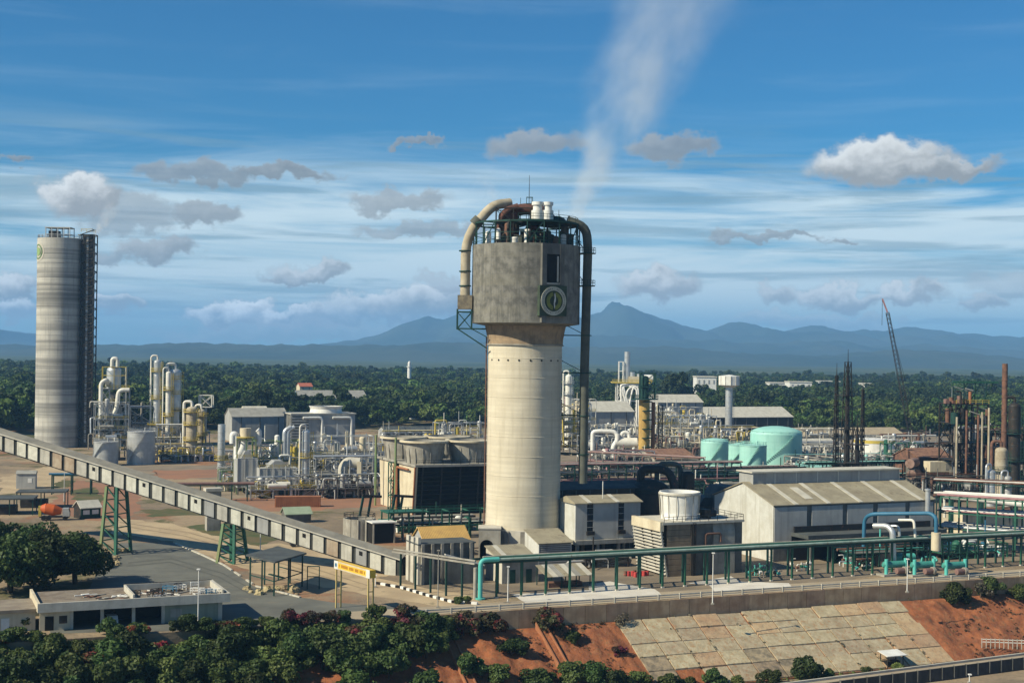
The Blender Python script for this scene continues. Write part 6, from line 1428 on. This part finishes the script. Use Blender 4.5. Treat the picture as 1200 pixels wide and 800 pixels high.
def left_yard():
    t = gable_shed('guard_hut', 'small open hut with pale gable roof beside the orange truck', 'hut', G(95, 608), 5.2, 4.6, 2.7, 4.2, 'green_dark', 'black_steel', 'roof_light', rz=R(40))
    for k in range(2): MB().box(.5+k*2.4, 2.2+k*2.4, -.1, -.02, 1.1, 2.2).build('window', 'white', t)
    for i, (px, py, L, D, h) in enumerate(((38, 596, 13, 8, 4.2), (2, 604, 12, 9, 4.0))):
        t = thing('dark_canopy', ('dark flat canopy on posts behind the orange truck', 'dark flat canopy cut by the left edge')[i], 'canopy', G(px-20, py), TH*.5)
        MB().box(0, L, 0, D, h, h+.35).build('roof', 'roof_dark', t)
        for x in (.3, L/2, L-.3):
            for y in (.3, D-.3): MB().beam((x,y,0), (x,y,h), .25).build('post', 'green_dark', t)
        MB().box(1, L*.6, 2, D-2, 0, 2.2).build('stored_goods', 'black_steel', t)
    t = thing('blue_cabin', 'pale blue site cabin under the upper conveyor', 'cabin', at(21, 430), TH*.5); h = 4.6; MB().box(0, 5.6, 0, 4, 0, h).build('wall', 'clad_blue', t); MB().prismx([(-.3,h),(2,h+.9),(4.3,h)], -.2, 5.8).build('roof', 'roof_grey', t); MB().box(3.4, 4.6, -.06, -.01, 1.8, 3.2).build('window', 'white', t)
    t = thing('pipe_stand', 'small green pipe stand on red ground under the conveyor', 'pipe rack', at(63, 415), TH*.4); MB().frame(0, 11, 0, 3, [5.6], 3, 2, .35).build('frame', 'green_dark', t)
    for y in (.6, 1.6): MB().cyl((-1,y,6.0), (12,y,6.0), .3, n=10).build('pipe', 'blue_pipe' if y < 1 else 'silver', t)
    t = thing('pipe_stand', 'low dark pipe stand behind the conveyor left of the heaters', 'pipe rack', at(200, 400), TH*.5); MB().frame(0, 22, 0, 3, [4.5], 6, 2, .3).build('frame', 'green_dark', t); MB().cyl((-2,1,5.0), (24,1,5.0), .45, n=10).build('pipe', 'brown_pipe', t)
    t = thing('yellow_roller', 'tiny yellow road roller on the dirt behind the conveyor', 'machine', G(351, 640), R(20)); MB().box(-1.4, 1.2, -.8, .8, .7, 1.6).build('body', 'sign_yellow', t); MB().cyl((-1.5,-.8,.6), (-1.5,.8,.6), .6, n=14).build('drum', 'black_steel', t); MB().cyl((1.1,-.8,.6), (1.1,.8,.6), .6, n=14).build('wheel', 'dark', t); MB().box(-.4, .9, -.7, .7, 1.6, 2.5).build('cab', 'sign_yellow', t)
    r = random.Random(8); rm = mat('boulder', (.40,.32,.18), (.28,.22,.13), .6, .95, rnd_v=.2)
    base = MB(); base.dome(1, .9, (0,0,0), 8, 4)
    bm = base.mesh('boulder'); bm.materials.append(rm); bm.polygons.foreach_set('use_smooth', [False]*len(bm.polygons))
    for v_ in bm.vertices: v_.co *= 1 + r.uniform(-.18,.18)
    for i in range(46):
        if i < 18: c = G(122 + i*1.7 + r.uniform(-2,2), 646 + r.uniform(-1,2))
        elif i < 30: c = G(124 + r.uniform(0,16), 650 + r.uniform(0,16))
        else: c = G(282 + r.uniform(0, 66), 692 + r.uniform(-2, 5))
        o = bpy.data.objects.new('boulder', bm); sc.collection.objects.link(o); s = r.uniform(.5, 1.0); place(o, c, r.uniform(0,6), (s, s*r.uniform(.7,1.2), s*r.uniform(.6,1.1)))
        tag(o, 'tan boulder in the loose pile at the trestle foot' if i < 30 else 'tan boulder lying under the open green shelter', 'boulder', 'boulders by the trestle' if i < 30 else 'boulders by the shelter')
    for i in range(9):
        c = G(734 + i*3 + r.uniform(-2,2), 674 + r.uniform(-1,3)); t = thing('drum_barrel', 'red steel barrel in the row before the slatted cooling tower end', 'barrel', c, 0, 'red barrels')
        MB().cyl((0,0,0), (0,0,.95), .38, n=12).build('shell', 'plain_red' if i % 3 else 'rust', t); MB().lathe([(.38,.3),(.41,.32),(.38,.36)], 12).build('rib', 'plain_red', t)
left_yard()
def lower_right():
    a, b = G(985, 797, -9.3), G(1205, 769, -9.3); v = b - a; L = v.length; t = thing('perimeter_wall', 'dark panelled perimeter wall below the paved slope at the lower right', 'wall', (a.x, a.y, 0), math.atan2(v.y, v.x)); n = 26; w = (L+30)/n
    dk = mat('wall_dark', (.045,.043,.04), (.07,.065,.058), .5, .95, streak=.4)
    for i in range(n):
        MB().box(i*w+.1, (i+1)*w-.1, -.1, .1, -12, -9.3).build('wall_panel', dk, t); MB().box(i*w-.08, i*w+.08, -.2, .2, -12, -9.2).build('post', 'concrete_dark', t)
    k = thing('drain_kerb', 'pale concrete drain kerb at the foot of the slope', 'kerb', (a.x, a.y, 0), math.atan2(v.y, v.x)); MB().box(-14, L+10, 3.2, 4.6, -12, -10.3).build('channel', 'road_concrete', k); MB().box(-14, L+10, 4.6, 5.0, -12, -9.9).build('lip', 'concrete_light', k)
    t = thing('small_canopy', 'little white roofed canopy at the foot of the paved slope', 'canopy', G(1040, 779, -10.8), TH)
    for x in (.2, 3.6):
        for y in (.2, 2.2): MB().beam((x,y,-1), (x,y,1.6), .12).build('post', 'black_steel', t)
    MB().prismx([(-.2,1.5),(2.6,2.0),(2.6,2.1),(-.2,1.6)], -.2, 4.2).build('roof', 'white', t); MB().box(.5, 3.2, .5, 1.8, -1, .5).build('bench', 'dark', t)
    p0, p1 = G(1150, 755, -9.4), G(1210, 757, -9.4); t = thing('white_fence', 'low white picket fence on red soil at the right edge', 'fence', p0, math.atan2((p1-p0).y, (p1-p0).x)); L = (p1-p0).length
    for z in (.5, 1.0): MB().box(0, L, -.04, .04, z, z+.12).build('rail', 'white', t)
    for i in range(int(L/.8)): MB().box(i*.8, i*.8+.14, -.07, -.04, -.6, 1.25).build('picket', 'concrete_light', t)
    for (x0, x1, xx, lab) in ((640, 655, 26, 'orange concrete drain chute running down the red slope'), (512, 530, 26, 'orange concrete drain chute at the foot of the dark shrubs')):
        px = x0; l = w2loc(G(x0, 740, -3)); t = thing('drain_chute', lab, 'drain', loc2w(l[0], 0), TH); m = MB()
        for y in (-1.2,): m.add([(0,-1.6,-3.6),(1.4,-1.6,-3.6),(1.4,-15,-11),(0,-15,-11),(0,-1.6,-2.5),(1.4,-1.6,-2.5),(1.4,-15,-9.8),(0,-15,-9.8)], [(4,5,6,7),(0,4,7,3),(1,2,6,5),(0,1,5,4),(3,7,6,2)])
        m.build('bed', 'red_soil', t)
        for x in (-.2, 1.4): MB().add([(x,-1.6,-3.6),(x+.2,-1.6,-3.6),(x+.2,-15,-11),(x,-15,-11),(x,-1.6,-2.1),(x+.2,-1.6,-2.1),(x+.2,-15,-9.4),(x,-15,-9.4)], [(4,5,6,7),(0,4,7,3),(1,2,6,5),(0,1,5,4),(3,7,6,2)]).build('side_wall', 'orange_dull', t)
lower_right()
# ================================================================== vegetation
def leaf_mat(name, c1, c2, c3=None, red=0.0, scale=.6):
    m = bpy.data.materials.new(name); m.use_nodes = True; t = m.node_tree; t.nodes.clear(); n = NT(t)
    o = n.node('ShaderNodeOutputMaterial'); b = n.node('ShaderNodeBsdfPrincipled'); tr = n.node('ShaderNodeBsdfTranslucent'); ms = n.node('ShaderNodeMixShader'); ms.inputs[0].default_value = .22
    pos = n.node('ShaderNodeNewGeometry').outputs['Position']; oi = n.node('ShaderNodeObjectInfo').outputs['Random']
    c = n.mix(n.mr(n.noise(pos, scale, 3, .6), .35, .65, 0, 1), c1, c2)
    if c3: c = n.mix(n.m('MULTIPLY', n.mr(n.noise(n.vm('ADD', pos, (7,3,1)), scale*.6, 3, .6), .5, .62, 0, 1), red), c, c3)
    hs = n.node('ShaderNodeHueSaturation'); t.links.new(c, hs.inputs['Color']); t.links.new(n.mr(oi, 0, 1, .55, 1.55, False), hs.inputs['Value']); t.links.new(n.mr(n.m('FRACT', n.m('MULTIPLY', oi, 7.3)), 0, 1, .465, .515, False), hs.inputs['Hue'])
    t.links.new(hs.outputs[0], b.inputs['Base Color']); t.links.new(hs.outputs[0], tr.inputs[0]); b.inputs['Roughness'].default_value = .6; b.inputs['Specular IOR Level'].default_value = .25
    t.links.new(b.outputs[0], ms.inputs[1]); t.links.new(tr.outputs[0], ms.inputs[2]); t.links.new(ms.outputs[0], o.inputs[0]); M[name] = m; return m
leaf_mat('leaf_dark', (.030,.058,.016), (.055,.088,.024)); leaf_mat('leaf_mid', (.036,.068,.018), (.072,.108,.028)); leaf_mat('leaf_light', (.07,.11,.026), (.115,.15,.042))
leaf_mat('leaf_red', (.065,.05,.026), (.05,.06,.022), (.20,.035,.04), .9); leaf_mat('leaf_flower', (.05,.08,.022), (.07,.10,.03), (.34,.03,.035), .75)
leaf_mat('leaf_grey', (.14,.13,.09), (.10,.10,.06)); leaf_mat('leaf_dry', (.20,.12,.055), (.10,.085,.035)); leaf_mat('leaf_forest', (.020,.042,.012), (.042,.072,.018), scale=.05); leaf_mat('leaf_forest_light', (.056,.108,.022), (.09,.138,.032), scale=.05)

def leaf_cloud(rg, lobes, n, size, flat=.25):
    lb = np.array(lobes, float); w = lb[:,3]**2; w /= w.sum()
    idx = rg.choice(len(lb), n, p=w); L = lb[idx]
    d = rg.normal(size=(n,3)); d /= np.linalg.norm(d, axis=1)[:,None]
    rr = 1 - np.abs(rg.normal(0, .16, n)); rr = np.clip(rr, .25, 1.12)
    pos = L[:,:3] + d * rr[:,None] * L[:,3:4] * np.stack([np.ones(n), np.ones(n), L[:,4]], 1)
    nr = d*.75 + rg.normal(0, .6, (n,3)) + np.array([0,0,.35]); nr /= np.linalg.norm(nr, axis=1)[:,None]
    a = np.cross(nr, rg.normal(size=(n,3))); a /= np.linalg.norm(a, axis=1)[:,None]; b = np.cross(nr, a)
    s = size * rg.uniform(.6, 1.4, n)[:,None]
    bend = nr * s * .35
    v = np.stack([pos - a*s*.5 - bend*.3, pos - b*s*.42 + bend*.3, pos + a*s*.75 - bend*.3, pos + b*s*.42 + bend*.3], 1).reshape(-1,3)
    f = np.arange(4*n).reshape(-1,4)
    return v, f
def lobes_for(rg, R_, H, z0, n, tall=.8):
    out = []
    for i in range(n):
        a = rg.uniform(0, 2*math.pi); q = R_*math.sqrt(rg.uniform(0, .75)); z = z0 + H*rg.uniform(.15, .8)*(1 - .35*(q/R_)**2)
        out.append((q*math.cos(a), q*math.sin(a), z, R_*rg.uniform(.28, .46), tall))
    out.append((0,0,z0+H*.55,R_*.55,tall)); return out
def mesh_np(name, v, f, m):
    me = bpy.data.meshes.new(name); me.vertices.add(len(v)); me.vertices.foreach_set('co', np.asarray(v, np.float32).ravel())
    me.loops.add(f.size); me.loops.foreach_set('vertex_index', f.ravel().astype(np.int32)); me.polygons.add(len(f)); me.polygons.foreach_set('loop_start', np.arange(0, f.size, f.shape[1], dtype=np.int32)); me.update(calc_edges=True)
    me.materials.append(M[m] if isinstance(m, str) else m); return me
def trunk_mesh(rg, h, r, spread, nl=6):
    m = MB(); m.tube([(0,0,-.6), (r*.3,0,h*.4), (0,r*.4,h*.8)], r, 8)
    for i in range(nl):
        a = rg.uniform(0, 6.28); z = h*rg.uniform(.35,.75); m.cyl((0,0,z), (math.cos(a)*spread, math.sin(a)*spread, z + h*rg.uniform(.25,.5)), r*.45, r*.12, 6)
    me = m.mesh('trunk'); me.materials.append(M['bark']); return me
def plant(name, label, cat, loc, crown, trunk, s=1.0, rz=0.0, group=None, part='foliage', stem='stem'):
    t = thing(name, label, cat, loc, rz, group); t.scale = (s, s, s) if not hasattr(s, '__len__') else s
    for nm, me in ((part, crown), (stem, trunk)):
        o = bpy.data.objects.new(nm, me); sc.collection.objects.link(o); o.parent = t
    return t
rg = np.random.default_rng(5)
def variants(k, R_, H, z0, nl, n, size, m, tall=.8): return [mesh_np('foliage', *leaf_cloud(rg, lobes_for(rg, R_, H, z0, nl, tall), n, size), m) for _ in range(k)]
SH = {'dark': variants(3, 2.4, 3.6, .2, 11, 2300, .33, 'leaf_dark'), 'mid': variants(3, 2.4, 3.6, .2, 11, 2300, .33, 'leaf_mid'), 'light': variants(2, 2.2, 3.0, .1, 10, 2000, .32, 'leaf_light'),
      'red': variants(2, 2.6, 3.8, .2, 9, 1500, .36, 'leaf_red'), 'flower': variants(2, 2.4, 3.4, .1, 9, 1500, .40, 'leaf_flower'), 'grey': variants(1, 2.0, 3.0, .2, 7, 500, .30, 'leaf_grey')}
stem_me = trunk_mesh(rg, 2.0, .12, 1.0)
def slope_h(y): return 0.0 if y > -.8 else (-2.0 if y > -1.2 else max(-11.4, -3.0 - (-1.2 - y)/15.8*8.5))
ri = random.Random(21)
LAB = {'dark': ('dark green shrub in the thick hedge on the lower left slope', 'dark hedge shrubs'), 'mid': ('mid green shrub in the thick hedge on the lower left slope', 'green hedge shrubs'), 'light': ('yellow green shrub in the hedge on the lower left slope', 'light hedge shrubs'),
       'red': ('reddish brown shrub in the hedge on the lower left slope', 'reddish hedge shrubs'), 'flower': ('red flowering shrub in the hedge on the lower left slope', 'flowering hedge shrubs')}
def shrub(kind, x, y, s, label=None, group=None, dz=0):
    me = ri.choice(SH[kind]); lab = LAB.get(kind, ('', ''))
    return plant('shrub', label or lab[0], 'shrub', loc2w(x, y, slope_h(y) - .25 + dz), me, stem_me, (s, s, s*ri.uniform(.85,1.1)), ri.uniform(0, 6.28), group if label else lab[1])
# hedge over the lower left
ROWN = ('top row of the hedge', 'second hedge row', 'middle of the hedge', 'lower hedge', 'lowest hedge row', 'bottom of the hedge')
def region(x): return 'below the cream wing' if x < -78 else ('below the dark bays' if x < -62 else ('below the green wall' if x < -48 else ('below the asphalt yard' if x < -33 else ('below the yellow sign' if x < -22 else 'near the red soil slope'))))
ADJ = {'dark': 'dark green', 'mid': 'mid green', 'light': 'yellow green', 'red': 'reddish brown', 'flower': 'red flowering'}
for row, (y0, s0, x0, x1, step) in enumerate(((-.4, .72, -97, -15, 2.5), (-2.6, 1.2, -99, -13, 2.5), (-5.6, 1.45, -98, -13, 3.1), (-9.2, 1.35, -97, -14, 3.4), (-12.6, 1.35, -95, -16, 3.7), (-16, 1.3, -93, -18, 4.2))):
    x = x0
    while x < x1:
        q = ri.random()
        if row == 0: k = 'red' if -42 < x < -14 and q < .6 else ('flower' if q < .30 else ('mid' if q < .75 else 'dark'))
        elif row == 1: k = 'flower' if q < .16 else ('red' if q < .34 else ('mid' if q < .6 else ('light' if q < .7 else 'dark')))
        else: k = 'mid' if q < .42 else ('light' if q < .62 else 'dark')
        if not (row >= 3 and x > -44 and q > .5) and not (row >= 4 and x > -72 and q > .62):
            shrub(k, x + ri.uniform(-1,1), y0 + ri.uniform(-1.1,1.1), s0*ri.uniform(.8,1.2), f'{ADJ[k]} shrub in the {ROWN[row]} {region(x)}', f'{ADJ[k]} shrubs, {ROWN[row]}, {region(x)}', .45 if row else 0)
        x += step
for x, y, s, k, lab in ((-9.5, -1.8, 1.25, 'red', 'dark red bush at the road edge, leftmost of three below the teal pipe'), (-4.8, -2.2, 1.2, 'red', 'dark red bush at the road edge, middle of three below the teal pipe'), (5.6, -2.0, 1.25, 'red', 'dark red bush at the road edge, right of the other two'),
     (-13, -2.6, 1.2, 'mid', 'green bush left of the dark red bushes at the road edge'), (20.6, -2.2, .8, 'grey', 'bare greyish bush at the left top corner of the paved slope'),
     (93.5, -2.4, 1.25, 'mid', 'dark green bush on red soil at the right end of the paving'), (100.5, -1.8, 1.2, 'grey', 'greyish spreading bush right of the dark green one'), (103.5, -1.2, 1.1, 'dark', 'dark bush beside the greyish one near the right edge'), (110, -2.6, 1.1, 'mid', 'green bush nearest the right edge on the slope'),
     (-3, -7.0, 1.0, 'dark', 'dark scrubby bush low on the red slope left of the drain'), (9.0, -5.0, .6, 'mid', 'small green tuft on the red slope beside the drain chute'), (16, -9, .55, 'red', 'small dry reddish tuft on the red slope')):
    shrub(k, x, y, s, lab)
for i, (x, y, s, k) in enumerate(((4,-13.5,1.15,'mid'),(8.5,-14.5,1.2,'mid'),(12.5,-15.5,1.0,'dark'),(16.5,-15,.9,'light'),(21,-17.5,.9,'mid'),(25,-17,.8,'light'),(29,-18,.9,'mid'),(-1,-14,1.1,'dark'),(33,-19,.75,'light'),(39,-19.5,.9,'mid'),(-8,-12,1.0,'mid'),(-12,-10,1.1,'dark'),(46,-20,1.2,'dark'),(51,-20,.7,'light'))):
    w = 'left of the lower drain chute' if x < -6 else ('between the two drain chutes' if x < 3 else ('below the red soil' if x < 18 else ('below the left end of the paving' if x < 31 else 'below the middle of the paving')))
    shrub(k, x, y, s, f'{ADJ[k]} bush at the foot of the slope {w}', f'{ADJ[k]} bushes at the slope foot {w}')
for i, (x, s, k, lab) in enumerate(((60, .45, 'light', 'small bright bush by the drain kerb, left one'), (67, .5, 'light', 'small bright bush by the drain kerb, right one near the white canopy'))): shrub(k, x, -18.6, s, lab)
# weeds in the joints of the paving and on the bare soil, too many to count
def weeds(name, label, spots, size, m, n=14):
    V, Fc = [], []; k = 0
    for (x, y, z, r0) in spots:
        p = loc2w(x, y, z); v, f = leaf_cloud(rg, [(p.x, p.y, p.z, r0, .6)], n, size); V.append(v); Fc.append(f + k); k += len(v)
    o = bpy.data.objects.new(name, mesh_np(name, np.concatenate(V), np.concatenate(Fc), m)); sc.collection.objects.link(o); o['kind'] = 'stuff'; o['label'] = label
sp = []
for i in range(170):
    if ri.random() < .6: x = 19.4 + 5.15*ri.randrange(14) - .08; t = ri.random()**.6
    else: x = ri.uniform(19.5, 86); t = ri.choice(rows)
    if vnoise(np.array([x*.13]), np.array([t*3.0]), 5)[0] > .5: sp.append((x, -1.2 - t*15.8, slope_z(t) + .05, ri.uniform(.12, .34)))
weeds('slope_weeds', 'sparse dry weeds in the joints of the slope paving', sp, .22, 'leaf_grey', 10)
sp = []
for i in range(1100):
    x = ri.uniform(-14, 20) if i % 3 else ri.uniform(86, 125); t = ri.random()
    if vnoise(np.array([x*.16]), np.array([t*4.0]), 15)[0] > .46: sp.append((x, -1.2 - t*15.8, -2.95 - t*8.5 + .15, ri.uniform(.12, .45)))
weeds('soil_weeds', 'scattered dry grass tufts on the bare red soil', sp, .24, 'leaf_dry', 10)
sp = [(ri.uniform(10, 120), ri.uniform(-23, -17.6), -11.4, ri.uniform(.25, .7)) for i in range(260)]
weeds('foot_grass', 'rough green grass along the foot of the slope', sp, .3, 'leaf_light', 12)
# small plants in the yard
for px, py, s, k, lab in ((421, 664, .7, 'mid', 'bush growing against the lower conveyor panels'), (20, 737, .9, 'mid', 'leafy small tree before the cream wing at the left'), (546, 706, .45, 'light', 'bright low plant at the foot of the teal riser'), (8, 736, .9, 'light', 'light leafy bush in the lower left corner by the wing'), (535, 707, .4, 'mid', 'low plant left of the teal riser')):
    p = G(px, py); me = ri.choice(SH[k]); plant('shrub', lab, 'shrub', p, me, stem_me, s, ri.uniform(0, 6))
# big trees by the yard
TR = variants(3, 6.2, 8.0, 1.4, 18, 7500, .48, 'leaf_dark'); trunk_me = trunk_mesh(rg, 6.5, .45, 3.2, 8)
for px, py, s, lab in ((12, 694, 1.2, 'big dark tree at the left edge, partly cut off'), (52, 690, 1.2, 'big dark spreading tree, middle of the three by the asphalt yard'), (88, 684, 1.1, 'big dark tree nearest the asphalt yard'), (-12, 672, 1.2, 'dark tree behind the others at the left edge'), (36, 668, 1.05, 'dark round tree behind the middle one by the asphalt yard')):
    plant('broadleaf_tree', lab, 'tree', G(px, py), TR[ri.randrange(3)], trunk_me, s, ri.uniform(0, 6), 'big trees by the asphalt yard', 'crown', 'trunk')
# forest: individual giants
BT = variants(2, 8, 15, 6, 16, 2600, 1.5, 'leaf_forest'); big_tr = trunk_mesh(rg, 14, .8, 4, 6)
for px, d, yt, w, lab in ((790, 1050, 430, 1.25, 'single tall dark tree standing above the forest right of the ochre column'), (1135, 1300, 440, 1.5, 'tall dark tree clump above the forest near the right edge'), (1000, 1500, 447, 1.2, 'tall dark forest tree behind the lattice masts'), (30, 1100, 428, 1.3, 'tall dark tree rising from the forest behind the silo'), (250, 1500, 431, 1.3, 'rounded tall tree on the forest skyline left of the red roof'), (415, 1500, 433, 1.3, 'rounded tall tree on the forest skyline by the white minaret')):
    h = hz(px, yt, d); plant('forest_tree', lab, 'tree', at(px, d), BT[ri.randrange(2)], big_tr, (w, w, h/21.0), ri.uniform(0, 6), None, 'crown', 'trunk')
# forest mass: instanced crowns on points (one object)
def forest():
    cols = bpy.data.collections.new('crown_shapes')
    for i in range(8):
        R0, H0 = rg.uniform(3.4, 6.0), rg.uniform(6.5, 11.5); v, f = leaf_cloud(rg, lobes_for(rg, R0, H0, 4.0, 5 + i, rg.uniform(.6, 1.05)), 640, 1.15)
        me = mesh_np('crown', v, f, 'leaf_forest' if i < 5 else 'leaf_forest_light'); o = bpy.data.objects.new(f'{"dark" if i < 5 else "light"}_crown_{i}', me); cols.objects.link(o)
    pts, sca, idx = [], [], []; d = 690.0; r = random.Random(77)
    keep = [(at(352, 960).x - 4, at(428, 960).x + 4, 890, 985), (at(832, 790).x-4, at(945, 790).x+8, 775, 850), (at(950, 740).x, at(1080, 740).x+6, 700, 790), (at(812, 1280).x, at(872, 1280).x, 1264, 1340), (at(470, 900).x, at(492, 900).x, 860, 915)]
    while d < 2350:
        sp = 7.4 + (d-690)*.0042; half = d*.40 + 40; x = -half - r.random()*sp
        while x < half:
            px = 600 + x*F/d
            e = np.interp(px, [-50, 40, 130, 260, 330, 440, 470, 560, 640, 700, 770, 830, 950, 1080, 1250], [680, 690, 700, 740, 770, 770, 800, 800, 840, 880, 830, 850, 815, 780, 760])
            X_, Y_ = x + r.uniform(-.45,.45)*sp, d + r.uniform(-.45,.45)*sp
            if d > e + r.uniform(0, 25) and not any(a < X_ < b and c < Y_ < q for a, b, c, q in keep):
                nzv = float(vnoise(np.array([X_/140.0]), np.array([Y_/160.0]), 3)[0])
                if 1080 < Y_ < 3300 and float(vnoise(np.array([X_/90.0+40]), np.array([Y_/120.0]), 9)[0]) < .16: x += sp; continue
                lite = (nzv > .52 and r.random() < .8) or r.random() < .12
                if px > 930 and Y_ < 1000: lite = r.random() < .8
                s = r.uniform(.62, 1.4) * (1 + (d-690)*.00008) * (1.25 if r.random() < .06 else 1)
                low_ = np.interp(px, [0, 450, 640, 1200], [1.15, 1.0, .9, .95]); pts.append((X_, Y_, -1.0)); sca.append(s*low_); idx.append(r.randrange(5) if not lite else 5 + r.randrange(3))
            x += sp*r.uniform(.8,1.2)
        d += sp*.9
    me = bpy.data.meshes.new('forest'); me.from_pydata(pts, [], [])
    a = me.attributes.new('sca', 'FLOAT', 'POINT'); a.data.foreach_set('value', sca); b = me.attributes.new('idx', 'INT', 'POINT'); b.data.foreach_set('value', idx)
    ob = bpy.data.objects.new('forest', me); sc.collection.objects.link(ob); ob['kind'] = 'stuff'; ob['label'] = 'dense dark green forest stretching behind the whole plant'
    g = bpy.data.node_groups.new('forest_points', 'GeometryNodeTree'); g.interface.new_socket('Geometry', in_out='INPUT', socket_type='NodeSocketGeometry'); g.interface.new_socket('Geometry', in_out='OUTPUT', socket_type='NodeSocketGeometry')
    nd = g.nodes; gi, go = nd.new('NodeGroupInput'), nd.new('NodeGroupOutput'); ip = nd.new('GeometryNodeInstanceOnPoints'); ci = nd.new('GeometryNodeCollectionInfo'); ci.inputs[0].default_value = cols; ci.inputs['Separate Children'].default_value = True
    ns = nd.new('GeometryNodeInputNamedAttribute'); ns.data_type = 'FLOAT'; ns.inputs[0].default_value = 'sca'; ni = nd.new('GeometryNodeInputNamedAttribute'); ni.data_type = 'INT'; ni.inputs[0].default_value = 'idx'
    rv = nd.new('FunctionNodeRandomValue'); rv.data_type = 'FLOAT_VECTOR'; rv.inputs[0].default_value = (0,0,0); rv.inputs[1].default_value = (0,0,6.28)
    l = g.links; l.new(gi.outputs[0], ip.inputs['Points']); l.new(ci.outputs[0], ip.inputs['Instance']); ip.inputs['Pick Instance'].default_value = True
    l.new(ni.outputs[0], ip.inputs['Instance Index']); l.new(ns.outputs[0], ip.inputs['Scale']); l.new(rv.outputs[0], ip.inputs['Rotation']); l.new(ip.outputs[0], go.inputs[0])
    md = ob.modifiers.new('trees', 'NODES'); md.node_group = g
    print('forest trees', len(pts))
forest()
